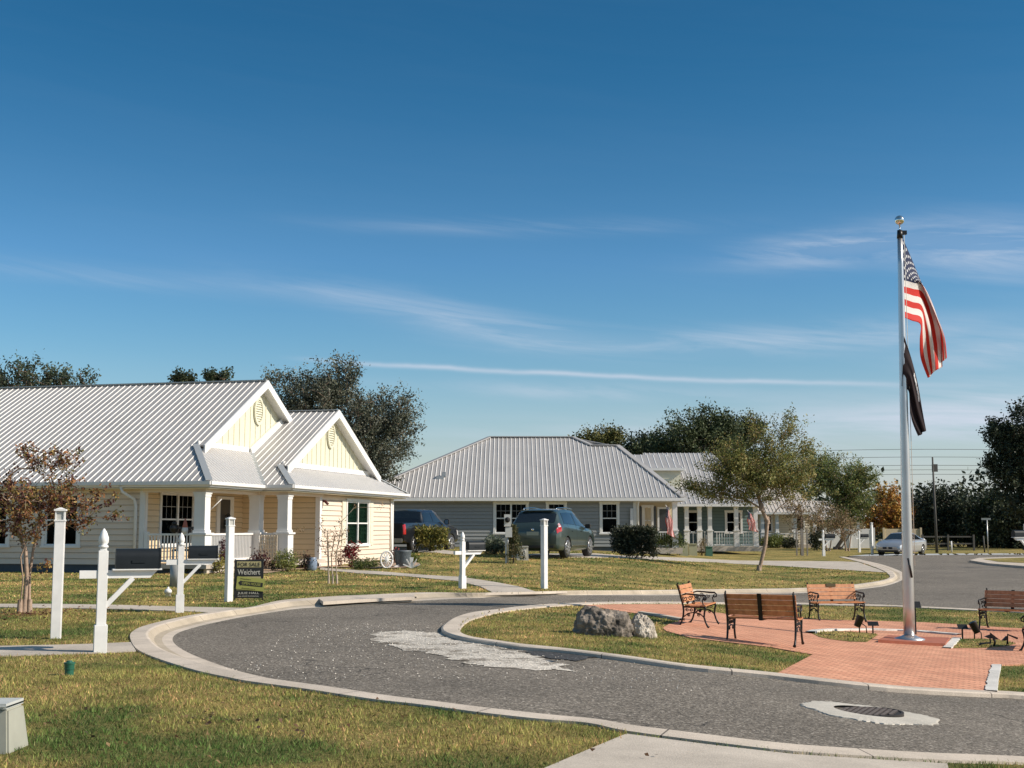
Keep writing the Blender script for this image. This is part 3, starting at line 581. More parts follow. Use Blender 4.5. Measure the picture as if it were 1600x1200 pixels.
# ================================================================== HOUSE HELPERS
def slope(mb, mr, pts, d_up, spacing=0.23, hr=0.022, wr=0.03, lap=0.0):
    """a planar roof face with standing ribs running up the slope; mb gets the sheet, mr the ribs"""
    pts = [Vector(p) for p in pts]; n = Vector((0, 0, 0))
    for i in range(len(pts)): n += pts[i].cross(pts[(i+1) % len(pts)])
    n.normalize()
    if n.z < 0: pts = pts[::-1]; n = -n
    up = Vector(d_up); up = (up-n*up.dot(n)).normalized(); e = up.cross(n).normalized(); o = pts[0]
    mb.add(pts+[p-n*0.05 for p in pts], [tuple(range(len(pts))), tuple(range(2*len(pts)-1, len(pts)-1, -1))]+[(i, i+len(pts), (i+1) % len(pts)+len(pts), (i+1) % len(pts)) for i in range(len(pts))])
    U = [((p-o).dot(e), (p-o).dot(up)) for p in pts]; lo_ = min(u for u, _ in U); hi_ = max(u for u, _ in U)
    s = lo_+spacing*0.5
    while s < hi_:
        xs = []
        for i in range(len(U)):
            (a, b), (c, d) = U[i], U[(i+1) % len(U)]
            if (a > s) != (c > s): xs.append(b+(d-b)*(s-a)/(c-a))
        xs.sort()
        for a, b in zip(xs[::2], xs[1::2]):
            if b-a < 0.08: continue
            p = o+e*s+up*(a+.01); q = o+e*s+up*(b-.01); w2 = wr/2
            mb.hexa([p-e*w2, p+e*w2, q+e*w2, q-e*w2, p-e*w2*.5+n*hr, p+e*w2*.5+n*hr, q+e*w2*.5+n*hr, q-e*w2*.5+n*hr], 1)
        s += spacing
def lap(mb, p0, p1, z0, z1, nrm, openings=(), board=0.18, thick=0.024):
    """lap siding from p0 to p1 (2-d), boards leaning out at the bottom; openings (s0,s1,za,zb) along the wall"""
    p0 = Vector(p0[:2]); p1 = Vector(p1[:2]); Ln = (p1-p0).length; d = (p1-p0)/Ln; nr = Vector(nrm[:2]).normalized(); z = z0
    while z < z1-1e-4:
        zt = min(z+board, z1); segs = [(0, Ln)]; cuts = []
        for s0, s1, za, zb in openings:
            if za < zt-0.01 and zb > z+0.01: cuts.append((s0, s1, za, zb))
        zz = [z, zt]
        # split a board at an opening's sill or head
        for _, _, za, zb in openings:
            for q in (za, zb):
                if z+0.005 < q < zt-0.005: zz.append(q)
        zz = sorted(set(zz))
        for a, b in zip(zz, zz[1:]):
            segs = [(0, Ln)]
            for s0, s1, za, zb in cuts:
                if za < b-1e-3 and zb > a+1e-3:
                    ns = []
                    for u, v in segs:
                        if s1 <= u or s0 >= v: ns.append((u, v)); continue
                        if s0 > u: ns.append((u, s0))
                        if s1 < v: ns.append((s1, v))
                    segs = ns
            ta = thick*(1-(a-z)/board); tb = thick*(1-(b-z)/board)
            for u, v in segs:
                A = p0+d*u+nr*ta; B = p0+d*v+nr*ta; C = p0+d*v+nr*tb; D = p0+d*u+nr*tb; E = p0+d*u; F_ = p0+d*v
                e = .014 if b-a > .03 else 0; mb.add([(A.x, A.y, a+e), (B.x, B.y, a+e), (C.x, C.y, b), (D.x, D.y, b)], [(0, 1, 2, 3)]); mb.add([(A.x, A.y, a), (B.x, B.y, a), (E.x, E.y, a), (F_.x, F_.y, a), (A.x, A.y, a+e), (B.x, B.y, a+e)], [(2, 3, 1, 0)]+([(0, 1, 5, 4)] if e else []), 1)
        z = zt
def window(parent, p0, d, nrm, wd, z0, z1, cols=2, label=None, glass=None, blind=None, shutters=False, grid=True, trim=0.11, name='window'):
    """p0 left bottom (2-d), d along the wall, nrm outwards"""
    p0 = Vector(p0[:2]); d = Vector(d[:2]).normalized(); nr = Vector(nrm[:2]).normalized()
    F = lambda u, v, z: (p0.x+d.x*u+nr.x*v, p0.y+d.y*u+nr.y*v, z)
    glass = glass or GLASSD; blind = blind or BLINDD
    mb = MB(); t = trim
    mb.fbox(F, -t, 0, 0.0, 0.055, z0, z1); mb.fbox(F, wd, wd+t, 0.0, 0.055, z0, z1)
    mb.fbox(F, -t-.02, wd+t+.02, 0.0, 0.065, z1, z1+t); mb.fbox(F, -t-.03, wd+t+.03, 0, 0.085, z0-.07, z0)
    cw = wd/cols; zm = z0+(z1-z0)*0.5
    for c in range(cols):
        a = c*cw; b = a+cw; s = 0.045
        if c: mb.fbox(F, a-.045, a+.045, -0.03, 0.045, z0, z1)
        mb.fbox(F, a, a+s, -.04, 0.02, z0, z1); mb.fbox(F, b-s, b, -.04, 0.02, z0, z1)
        mb.fbox(F, a+s, b-s, -.04, 0.02, z0, z0+s); mb.fbox(F, a+s, b-s, -.04, 0.02, z1-s, z1); mb.fbox(F, a+s, b-s, -.042, 0.022, zm-.025, zm+.025)
    w_ = mb.build(name, WHITE, parent)
    if label: w_['label'] = label
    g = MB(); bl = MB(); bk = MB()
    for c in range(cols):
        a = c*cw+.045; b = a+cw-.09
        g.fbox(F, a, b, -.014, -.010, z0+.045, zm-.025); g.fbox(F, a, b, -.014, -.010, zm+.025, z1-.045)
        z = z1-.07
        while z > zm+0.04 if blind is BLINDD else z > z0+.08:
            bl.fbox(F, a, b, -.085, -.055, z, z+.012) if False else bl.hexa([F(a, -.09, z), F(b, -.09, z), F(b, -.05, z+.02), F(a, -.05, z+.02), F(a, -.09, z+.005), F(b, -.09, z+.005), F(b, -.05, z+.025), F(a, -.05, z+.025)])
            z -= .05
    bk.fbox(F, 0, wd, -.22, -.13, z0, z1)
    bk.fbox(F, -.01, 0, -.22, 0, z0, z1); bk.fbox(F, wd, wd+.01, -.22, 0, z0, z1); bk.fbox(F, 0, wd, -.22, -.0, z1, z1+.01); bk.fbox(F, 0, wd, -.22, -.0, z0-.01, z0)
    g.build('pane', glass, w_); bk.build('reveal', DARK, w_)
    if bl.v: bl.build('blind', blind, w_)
    if grid:
        m = MB()
        for c in range(cols):
            a = c*cw+.045; b = a+cw-.09
            for k in (1, 2): m.fbox(F, a+(b-a)*k/3-.006, a+(b-a)*k/3+.006, -.009, .002, zm+.025, z1-.045)
            m.fbox(F, a, b, -.0085, .0055, (zm+z1)/2-.008, (zm+z1)/2+.008)
        m.build('muntin', MUNT, w_)
    if shutters:
        for sgn in (0, 1):
            m = MB(); a = wd+t+.03 if sgn else -t-.03-.38
            m.fbox(F, a, a+.38, .018, .05, z0-.03, z1+.03)
            for k in range(2): m.fbox(F, a+.05, a+.33, .05, .058, z0+.05+k*(z1-z0)/2, z0+(z1-z0)/2*(k+1)-.05)
            m.build('shutter', mat('cream_shutter', (0.74, 0.68, 0.55), 0.5), parent)
    return w_
def column(parent, F, u, v, z0, zr, z1, name='column', k=1.0):
    F0 = F; F = lambda a, b, z: F0(u+(a-u)*k, v+(b-v)*k, z)
    mb = MB(); mb.fbox(F, u-.22, u+.22, v-.22, v+.22, z0, zr); mb.fbox(F, u-.27, u+.27, v-.27, v+.27, zr, zr+.06); mb.fbox(F, u-.24, u+.24, v-.24, v+.24, z0-.01, z0+.12)
    mb.fbox(F, u-.2, u+.2, v-.2, v+.2, zr+.06, zr+.14); mb.fbox(F, u-.175, u+.175, v-.175, v+.175, zr+.14, z1-.14); mb.fbox(F, u-.19, u+.19, v-.19, v+.19, z1-.14, z1-.05); mb.fbox(F, u-.21, u+.21, v-.21, v+.21, z1-.05, z1)
    return mb.build(name, WHITE, parent)
def railing(parent, F, a, b, z0, z1, step=0.105, name='railing'):
    mb = MB(); a = Vector(a); b = Vector(b); Ln = (b-a).length; k = max(2, int(Ln/step))
    P = lambda q, z: Vector(F(q.x, q.y, z))
    mb.bar(P(a, z1), P(b, z1), .09, .06); mb.bar(P(a, z0+.1), P(b, z0+.1), .05, .07)
    for i in range(1, k):
        q = a.lerp(b, i/k); p = P(q, 0); mb.box(p.x-.019, p.x+.019, p.y-.019, p.y+.019, z0+.12, z1-.03)
    return mb.build(name, WHITE, parent)
def vent(parent, c, d, nrm, rw=0.36, rh=0.5, name='gable_vent'):
    c = Vector(c); d = Vector((*d[:2], 0)); nr = Vector((*nrm[:2], 0)); up = Vector((0, 0, 1)); mb = MB(); n = 28; vs = []
    for k in range(n):
        a = 2*pi*k/n
        for r, o in ((1.0, 0.0), (1.0, 0.06), (0.80, 0.06), (0.80, 0.02)): vs.append(c+d*rw*r*cos(a)+up*rh*r*sin(a)+nr*o)
    mb.add(vs, [(k*4+j, ((k+1) % n)*4+j, ((k+1) % n)*4+j+1, k*4+j+1) for k in range(n) for j in range(3)])
    mb.add([c+d*rw*.8*cos(2*pi*k/n)+up*rh*.8*sin(2*pi*k/n)+nr*.012 for k in range(n)], [tuple(range(n))])
    z = -rh*.7
    while z < rh*.72:
        h = rw*.78*math.sqrt(max(0, 1-(z/(rh*.8))**2)); mb.hexa([c+d*(-h)+up*z+nr*.045, c+d*h+up*z+nr*.045, c+d*h+up*(z+.04)+nr*.015, c-d*h+up*(z+.04)+nr*.015, c+d*(-h)+up*(z+.012)+nr*.045, c+d*h+up*(z+.012)+nr*.045, c+d*h+up*(z+.05)+nr*.015, c-d*h+up*(z+.05)+nr*.015]); z += .085
    return mb.build(name, PALE, parent)
def battens(mb, mt, pts, d, nrm, sp=0.42):
    """vertical battens over a gable polygon (list of 3-d points)"""
    pts = [Vector(p) for p in pts]; d = Vector((*d[:2], 0)); nr = Vector((*nrm[:2], 0)); o = pts[0]; U = [((p-o).dot(d), p.z) for p in pts]
    mb.poly(pts); lo_ = min(u for u, _ in U); hi_ = max(u for u, _ in U); s = lo_+sp*.5
    while s < hi_:
        zs = []
        for i in range(len(U)):
            (a, b), (c, e) = U[i], U[(i+1) % len(U)]
            if (a > s) != (c > s): zs.append(b+(e-b)*(s-a)/(c-a))
        if len(zs) >= 2:
            z0, z1 = min(zs), max(zs); p = o+d*s
            if z1-z0 > .1:
                q = [Vector((p.x, p.y, 0))+d*a+nr*b for a, b in ((-.025, 0), (.025, 0), (.025, .022), (-.025, .022))]
                mb.hexa([(v.x, v.y, z0) for v in q]+[(v.x, v.y, z1-.02) for v in q])
        s += sp

# ================================================================== HOUSE 1 (cream)
O1 = Vector((-9.27, 38.5)); du = Vector((0.9724, -0.2334)); dv = Vector((0.2334, 0.9724))
def H1(u, v, z): p = O1+du*u+dv*v; return (p.x, p.y, z)
h1 = thing('house', H1(-4, 3, gz(-12, 42)), 'cream house with ribbed metal roof, twin gables and a railed front porch', 'house', 'houses of the street')
EZ = 2.92; rf = MB(); rb = MB()
A3 = lambda u, v, z: H1(u, v, z)
fz = lambda v: EZ+.554*(v+.4)          # main front slope
wz = lambda v: EZ+.494*(v-3.4)         # wing front slope
RZ = fz(6.4); WRZ = wz(9.35); UP = Vector((dv.x, dv.y, 0.5)); UU = Vector((-du.x, -du.y, .6))
slope(rf, rb, [A3(-24, -.4, EZ), A3(.4, -.4, EZ), A3(-1.2, 1.8, fz(1.8)), A3(-.9, 1.8, fz(1.8)), A3(-.9, 6.4, RZ), A3(-24, 6.4, RZ)], UP)
slope(rf, rb, [A3(-24, 6.4, RZ), A3(-.9, 6.4, RZ), A3(-.9, 13.2, EZ), A3(-24, 13.2, EZ)], -dv.to_3d()+Vector((0, 0, .5)))
slope(rf, rb, [A3(.4, -.4, EZ), A3(.4, 3.4, EZ), A3(-1.2, 5.87, wz(5.87)), A3(-1.2, 1.8, fz(1.8))], UU)
slope(rf, rb, [A3(.4, 3.4, EZ), A3(1.4, 3.4, EZ), A3(.35, 4.8, wz(4.8)), A3(.65, 4.8, wz(4.8)), A3(.65, 9.35, WRZ), A3(-3.5, 9.35, WRZ), A3(-1.6, 5.87, wz(5.87)), A3(-1.2, 5.87, wz(5.87))], UP)
slope(rf, rb, [A3(-3.5, 9.35, WRZ), A3(.65, 9.35, WRZ), A3(.65, 13.9, wz(4.8)), A3(.35, 13.9, wz(4.8)), A3(1.4, 15.3, EZ), A3(-3.5, 15.3, EZ)], -dv.to_3d()+Vector((0, 0, .5)))
slope(rf, rb, [A3(1.4, 3.4, EZ), A3(1.4, 15.3, EZ), A3(.35, 13.9, wz(4.8)), A3(.35, 4.8, wz(4.8))], UU)
roof1 = rf.build('roof', [METAL, RIB], h1)
# ridge and hip caps
c = MB()
V3 = lambda u, v, z: Vector(H1(u, v, z))
for a, b in ((V3(-24, 6.4, RZ+.03), V3(-.9, 6.4, RZ+.03)), (V3(-2.9, 9.35, WRZ+.03), V3(.65, 9.35, WRZ+.03)), (V3(.4, -.4, EZ+.03), V3(-1.2, 1.8, fz(1.8)+.03)), (V3(1.4, 3.4, EZ+.03), V3(.35, 4.8, wz(4.8)+.03)), (V3(1.4, 15.3, EZ+.03), V3(.35, 13.9, wz(4.8)+.03))):
    c.bar(a, b, .2, .03)
c.build('ridge_cap', RIDGE, roof1)
c = MB(); c.bar(V3(.4, 3.4, EZ+.02), V3(-1.2, 5.87, wz(5.87)+.02), .16, .03); c.build('valley', RIDGE, roof1)
# gable walls with battens, vents and raked boards
g1 = MB(); g1b = MB()
battens(g1, g1b, [A3(-1.22, 1.8, 4.05), A3(-1.22, 6.4, RZ-.08), A3(-1.22, 11.0, 4.05)], dv, du)
g1.build('gable', PALE, h1)
vent(h1, Vector(H1(-1.2, 6.35, 5.62)), dv, du)
g2 = MB(); g2b = MB(); battens(g2, g2b, [A3(.33, 4.9, 3.55), A3(.33, 9.35, WRZ-.08), A3(.33, 13.8, 3.55)], dv, du)
g2.build('gable', PALE, h1)
vent(h1, Vector(H1(.35, 9.35, 4.95)), dv, du)
f = MB()
def rake(mb, p, q, drop=.26, th=.05):
    p = Vector(p); q = Vector(q); o = Vector((du.x, du.y, 0))*th
    mb.hexa([p-Vector((0, 0, drop)), q-Vector((0, 0, drop)), q-Vector((0, 0, drop))+o, p-Vector((0, 0, drop))+o, p+Vector((0, 0, .03)), q+Vector((0, 0, .03)), q+Vector((0, 0, .03))+o, p+Vector((0, 0, .03))+o])
rake(f, A3(-.9, 1.75, fz(1.75)), A3(-.9, 6.4, RZ)); rake(f, A3(-.9, 6.4, RZ), A3(-.9, 9.0, RZ-.554*2.6))
rake(f, A3(.65, 4.7, wz(4.7)), A3(.65, 9.35, WRZ)); rake(f, A3(.65, 9.35, WRZ), A3(.65, 14.05, wz(4.65)))
# soffit boards under the rakes
for u0, u1, a, b in ((-1.22, -.9, (1.8, fz(1.8)), (6.4, RZ)), (-1.22, -.9, (6.4, RZ), (9.0, RZ-.554*2.6)), (.33, .65, (4.8, wz(4.8)), (9.35, WRZ)), (.33, .65, (9.35, WRZ), (14.0, wz(4.7)))):
    f.quad(A3(u0, a[0], a[1]-.16), A3(u1, a[0], a[1]-.16), A3(u1, b[0], b[1]-.16), A3(u0, b[0], b[1]-.16))
# skirt boards at the feet of the gables
f.fbox(H1, -1.22, -1.16, 1.9, 5.6, fz(1.8)-.02, fz(1.8)+.15); f.fbox(H1, .36, .42, 4.95, 13.75, wz(4.8)-.02, wz(4.8)+.16)
for p, q in ((V3(-1.14, 5.7, 4.16), V3(-1.14, 8.6, 5.55)),): f.bar(p, q, .08, .22)
f.build('rake_board', WHITE, h1)
# fascia and gutter
f = MB()
for a, b in (((-24, -.42), (.42, -.42)), ((.42, -.42), (.42, 3.38)), ((.42, 3.38), (1.42, 3.38)), ((1.42, 3.38), (1.42, 15.3)), ((1.42, 15.3), (-3.5, 15.3))):
    f.bar(V3(a[0], a[1], EZ-.09), V3(b[0], b[1], EZ-.09), .05, .17); 
for a, b in (((-24, -.49), (.49, -.49)), ((.49, -.49), (.49, 3.31)), ((.49, 3.31), (1.49, 3.31)), ((1.49, 3.31), (1.49, 15.33))):
    f.bar(V3(a[0], a[1], EZ-.06), V3(b[0], b[1], EZ-.06), .09, .10)
f.build('gutter', WHITE, h1)
f = MB(); f.fbox(H1, -24, .38, -.38, 0.3, 2.70, 2.73); f.fbox(H1, -1.9, .38, .3, 6.8, 2.705, 2.725); f.fbox(H1, .38, 1.38, 3.42, 15.2, 2.70, 2.73)
f.build('soffit', mat('soffit_cream', (0.72, 0.66, 0.5), .6), h1)
f = MB(); f.fbox(H1, -1.9, .17, -.14, .14, 2.6, 2.70); f.fbox(H1, -.14, .14, .14, 3.66, 2.602, 2.698); f.fbox(H1, .17, 1.17, 3.66, 3.94, 2.6, 2.70); f.fbox(H1, .86, 1.14, 3.94, 6.8, 2.602, 2.698)
f.build('porch_beam', CREAM, h1)
# walls
w1 = MB(); zt = 2.72
lap(w1, H1(-24, 0, 0), H1(-1.92, 0, 0), .42, zt, -dv, [(24-7.75, 24-6.6, 1.0, 2.55), (24-5.25, 24-4.15, 1.0, 2.55)])
ob = w1.build('wall', [CREAM, lap_shade_of(CREAM)], h1)
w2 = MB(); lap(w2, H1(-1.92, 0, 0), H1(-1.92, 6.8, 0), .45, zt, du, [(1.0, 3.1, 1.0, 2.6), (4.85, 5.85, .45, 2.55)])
lap(w2, H1(-1.92, 6.8, 0), H1(1.0, 6.8, 0), .42, zt, -dv); w2.build('wall', [PORCH, lap_shade_of(PORCH)], h1)
w3 = MB(); lap(w3, H1(1, 6.8, 0), H1(1, 14.7, 0), .16, zt, du, [(9.4-6.8, 11.7-6.8, .9, 2.5)])
w3.fbox(H1, -3, 1, 14.69, 14.7, .2, zt); w3.build('wall', [CREAM, lap_shade_of(CREAM)], h1)
f = MB(); f.fbox(H1, -24, -1.94, .02, .12, .0, .42); f.fbox(H1, -1.92, .12, -.02, .1, .0, .36); f.build('foundation', FOUND, h1)
# corner boards and downspouts
f = MB(); f.fbox(H1, -2.06, -1.9, -.03, .0, .42, zt); f.fbox(H1, -1.92, -1.88, 0, .14, .45, zt); f.build('corner_board', WHITE, h1)
f = MB(); f.fbox(H1, 1.0, 1.03, 6.78, 6.95, .16, zt); f.fbox(H1, .86, 1.03, 6.75, 6.78, .16, zt); f.build('corner_board', WHITE, h1)
f = MB(); f.fbox(H1, 1.0, 1.03, 14.55, 14.72, .16, zt); f.build('corner_board', WHITE, h1)
f = MB(); f.tube([V3(-2.5, -.42, 2.8), V3(-2.45, -.4, 2.62), V3(-2.2, -.12, 2.4), V3(-2.16, -.08, 2.2), V3(-2.16, -.08, .35)], .05, 8); f.build('downspout', WHITE, h1); f = MB(); f.tube([V3(1.05, 14.3, 2.72), V3(1.08, 14.3, .3)], .04, 8)
f.build('downspout', WHITE, h1)
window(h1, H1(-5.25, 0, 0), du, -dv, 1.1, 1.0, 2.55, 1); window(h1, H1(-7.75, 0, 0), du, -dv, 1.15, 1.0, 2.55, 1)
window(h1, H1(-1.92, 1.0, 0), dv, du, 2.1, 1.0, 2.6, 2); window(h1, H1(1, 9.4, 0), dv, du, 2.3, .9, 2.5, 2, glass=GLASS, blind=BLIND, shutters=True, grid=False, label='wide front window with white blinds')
# front door with wreath
d_ = MB(); d_.fbox(H1, -1.95, -1.88, 4.85, 5.85, .45, 2.5); dr = d_.build('door', mat('door_dark', (0.05, 0.055, 0.06), .3), h1)
d_ = MB(); d_.fbox(H1, -1.92, -1.85, 4.72, 4.85, .45, 2.6); d_.fbox(H1, -1.92, -1.85, 5.85, 5.98, .45, 2.6); d_.fbox(H1, -1.92, -1.85, 4.85, 5.85, 2.5, 2.6); d_.fbox(H1, -1.875, -1.86, 4.85, 4.97, .45, 2.5); d_.fbox(H1, -1.875, -1.86, 5.73, 5.85, .45, 2.5); d_.fbox(H1, -1.875, -1.86, 4.97, 5.73, .45, .65)
d_.build('door_frame', WHITE, dr)
d_ = MB()
for k in range(60):
    a = random.uniform(0, 2*pi); r = .2+random.uniform(-.07, .07); p = V3(-1.82+random.uniform(0, .06), 5.35+r*cos(a), 1.75+r*sin(a)); q = p+Vector((random.uniform(-.08, .08), random.uniform(-.08, .08), random.uniform(-.08, .08)))
    d_.bar(p, q, .03, .012)
tag(d_.build('wreath', mat('wreath_dark', (0.012, 0.016, 0.012), .8), org=V3(-1.82, 5.35, 1.75)), 'dark round wreath hanging on the glazed door of the cream house', 'wreath')
# porch floor, columns, railings
f = MB(); f.fbox(H1, -1.9, .3, -.25, 6.78, .33, .45); f.fbox(H1, .3, 1.25, 3.55, 6.78, .33, .449); f.build('porch_floor', CONC, h1)
f = MB(); f.fbox(H1, .12, .22, -.05, 3.6, .05, .33); f.fbox(H1, .22, 1.2, 3.62, 3.7, .05, .33); f.build('porch_base', mat('porch_base', (.55, .5, .42), .8, var=.15), h1)
column(h1, H1, 0, 0, .45, 1.33, 2.6); column(h1, H1, 0, 3.8, .45, 1.33, 2.6); column(h1, H1, 1.0, 3.8, .45, 1.33, 2.6)
railing(h1, H1, (-1.85, 0), (-.27, 0), .45, 1.34); railing(h1, H1, (0, .27), (0, 3.5), .45, 1.34); railing(h1, H1, (.27, 3.8), (.72, 3.8), .45, 1.34)
f = MB(); f.fbox(H1, -1.87, -1.75, -.06, .06, .45, 1.42); f.build('newel_post', WHITE, h1)
# trellis panel below the porch rail
f = MB()
for k in range(7): f.fbox(H1, .30+k*.09, .34+k*.09, 3.50, 3.53, .4, 1.3)
for k in range(7): f.fbox(H1, .28, .9, 3.472, 3.50, .45+k*.13, .48+k*.13)
tag(f.build('trellis', mat('trellis', (.62, .53, .4), .7), org=H1(.5, 3.5, .4)), 'small cream lattice trellis standing against the porch between two white columns', 'trellis')
f = MB(); f.tube([V3(.2, 6.3, 2.45), V3(.2, 6.3, 2.3)], .05, 8)
lampo = MB(); lampo.fbox(H1, 1.02, 1.1, 7.0, 7.1, 2.42, 2.5); lampo.tube([V3(1.1, 7.05, 2.45), V3(1.22, 7.0, 2.36)], .05, 8); tag(lampo.build('security_light', mat('dark_red', (.08, .012, .015), .5), org=H1(1.05, 7.05, 2.45)), 'small dark security light under the eave of the cream house', 'light')
# porch furniture
f = MB(); p = V3(-1.0, .75, .45); q = mat('chair_dark', (.02, .02, .022), .5)
ch = thing('patio_chair', p, 'black patio chair behind the porch railing of the cream house', 'chair')
m = MB(); m.box(p.x-.27, p.x+.27, p.y-.25, p.y+.25, p.z+.38, p.z+.44); m.build('seat', q, ch)
m = MB()
for k in range(6): m.box(p.x-.25+k*.09, p.x-.2+k*.09, p.y+.24, p.y+.28, p.z+.44, p.z+1.05)
m.box(p.x-.29, p.x+.29, p.y+.23, p.y+.29, p.z+1.05, p.z+1.12); m.build('backrest', q, ch)
for sx_ in (-1, 1):
    for sy in (-1, 1): m = MB(); m.bar((p.x+sx_*.24, p.y+sy*.22, p.z), (p.x+sx_*.24, p.y+sy*.22, p.z+.38), .04, .04); m.build('leg', q, ch)
# gnome like ornament on the rail
p = V3(-.55, .0, 1.37)
orn = thing('porch_ornament', p, 'small gnome figure with a white beard on the porch railing', 'ornament')
m = MB(); m.lathe(p, [(.09, 0), (.1, .1), (.08, .18), (.05, .2)], 12); m.build('body', WHITE, orn)
m = MB(); m.lathe(p, [(.085, .18), (.06, .3), (.02, .42), (.0, .46)], 12); m.build('hat', mat('hat_red', (.45, .16, .12), .8), orn)
m = MB(); m.lathe(p+Vector((-.32, 0, 0)), [(.0, .0), (.1, .04), (.15, .14), (.13, .24), (.05, .28), (0, .28)], 12); m.lathe(p+Vector((-.32, 0, .2)), [(.0, .0), (.07, .05), (.08, .12), (.03, .18), (0, .18)], 12)
tag(m.build('cat_statue', BLACKM, org=p+Vector((-.32, 0, 0))), 'round black cat shaped ornament beside the gnome on the porch railing', 'ornament')
m = MB(); m.tube([V3(-.05, .24, 1.9), V3(.45, .35, 2.4)], .012, 6); fp = m.build('flag_pole_bracket', WHITE, h1)
# ================================================================== HOUSE 2 (grey)
def H2(u, v, z): return (u, 66+v, z)
h2 = thing('house', H2(0, 4, gz(0, 68)), 'grey sided house with a long ribbed hip roof facing the road', 'house', 'houses of the street')
rf = MB(); rb = MB(); E2 = 3.05; Y2 = Vector((0, 1, .5))
Z2 = lambda v: E2+.5*(v+.4)
slope(rf, rb, [H2(-8.4, -.4, E2), H2(8.75, -.4, E2), H2(5.91, 5.67, Z2(5.67)), H2(4.48, 5.67, Z2(5.67)), H2(3.46, 6.75, Z2(6.75)), H2(-1.27, 6.75, Z2(6.75))], Y2, spacing=.235, wr=.045, hr=.028)
slope(rf, rb, [H2(8.75, -.4, E2), H2(8.75, 11.8, E2), H2(5.91, 5.67, Z2(5.67))], Vector((-1, 0, 1)), spacing=.3, wr=.05)
slope(rf, rb, [H2(4.48, 5.67, Z2(5.67)), H2(4.48, 7.85, Z2(5.67)), H2(3.46, 6.75, Z2(6.75))], Vector((-1, 0, .5)), spacing=.3)
slope(rf, rb, [H2(-8.4, 13.9, E2), H2(-1.27, 6.75, Z2(6.75)), H2(3.46, 6.75, Z2(6.75)), H2(5.91, 5.9, Z2(5.67)), H2(8.75, 13.9, E2)], Vector((0, -1, .5)), spacing=.6)
slope(rf, rb, [H2(-8.4, -.4, E2), H2(-1.27, 6.75, Z2(6.75)), H2(-8.4, 13.9, E2)], Vector((1, 0, .5)), spacing=.3)
roof2 = rf.build('roof', [METAL, RIB], h2)
c = MB()
for a, b in (((-8.4, -.4, E2), (-1.27, 6.75, Z2(6.75))), ((-1.27, 6.75, Z2(6.75)), (3.46, 6.75, Z2(6.75))), ((3.46, 6.75, Z2(6.75)), (4.48, 5.67, Z2(5.67))), ((4.48, 5.67, Z2(5.67)), (5.91, 5.67, Z2(5.67))), ((5.91, 5.67, Z2(5.67)), (8.75, -.4, E2))):
    c.bar(Vector(H2(*a))+Vector((0, 0, .03)), Vector(H2(*b))+Vector((0, 0, .03)), .3, .06)
c.build('ridge_cap', METAL, roof2)
c = MB(); c.box(-4.0, -3.6, 67.6, 68.1, Z2(1.7)-.1, Z2(1.7)+.12); c.box(-3.7, -3.5, 67.7, 67.95, Z2(1.7)+.1, Z2(1.7)+.35); c.build('roof_vent', RIDGE, roof2)
f = MB(); f.box(-8.4, 8.8, 65.50, 65.60, E2-.17, E2-.02); f.box(8.8, 8.9, 65.50, 78, E2-.17, E2-.02); f.build('gutter', WHITE, h2)
f = MB(); f.box(-8.3, 8.75, 65.62, 66.3, E2-.2, E2-.17); f.box(6.4, 8.75, 66.3, 70, E2-.2, E2-.17); f.build('soffit', mat('soffit_grey', (.55, .55, .54), .6), h2)
w_ = MB(); zt = E2-.2
lap(w_, (-8, 66, 0), (6.37, 66, 0), .55, zt, (0, -1), [(8-.85, 8+.75, 1.25, 2.75), (8+1.85, 8+2.7, 1.75, 2.75), (8+4.6, 8+5.4, 1.25, 2.75)]); w_.build('wall', [GREYS, lap_shade_of(GREYS)], h2)
f = MB(); f.box(-8, 6.37, 66.03, 66.2, .0, .55); f.build('foundation', FOUND, h2)
w_ = MB(); g2b = MB(); battens(w_, g2b, [(6.37, 67.8, .5), (8.6, 67.8, .5), (8.6, 67.8, zt), (6.37, 67.8, zt)], (1, 0), (0, -1), .3); ww = w_.build('wall', TAN, h2)
f = MB(); f.box(6.37, 6.39, 66, 67.8, .5, zt); f.box(6.1, 6.36, 77, 77.1, .3, zt); f.box(8.6, 8.65, 67.8, 78, .4, zt); f.build('wall', TAN, h2)
f = MB(); f.box(6.22, 6.4, 65.96, 65.99, .55, zt); f.tube([(6.5, 65.7, zt+.1), (6.45, 65.85, zt-.15), (6.45, 65.9, .5)], .05); f.build('corner_board', WHITE, h2)
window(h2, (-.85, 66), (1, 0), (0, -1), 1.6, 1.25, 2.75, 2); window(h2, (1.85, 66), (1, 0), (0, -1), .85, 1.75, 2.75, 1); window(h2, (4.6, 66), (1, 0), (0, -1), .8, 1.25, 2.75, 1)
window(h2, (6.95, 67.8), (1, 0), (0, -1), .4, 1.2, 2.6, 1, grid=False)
f = MB(); f.box(6.72, 6.84, 67.74, 67.79, 1.15, 2.65); f.box(7.46, 7.58, 67.74, 67.79, 1.15, 2.65); f.build('shutter', FOUND, h2)
f = MB(); f.box(7.75, 8.2, 67.72, 67.79, .5, 2.5); dd_ = f.build('door', mat('door_dark', (.05, .05, .06)), h2); f = MB(); f.box(7.65, 7.75, 67.7, 67.79, .5, 2.6); f.box(8.2, 8.3, 67.7, 67.79, .5, 2.6); f.box(7.75, 8.2, 67.7, 67.79, 2.5, 2.6); f.build('door_frame', WHITE, dd_)
f = MB(); f.box(6.2, 8.7, 65.8, 67.8, .2, .5); f.build('porch_floor', CONC, h2)
FI = lambda u, v, z: (u, v, z)
column(h2, FI, 8.35, 66.05, .5, 1.35, zt, k=.7); railing(h2, FI, (6.5, 66.0), (8.1, 66.0), .5, 1.3, .12)
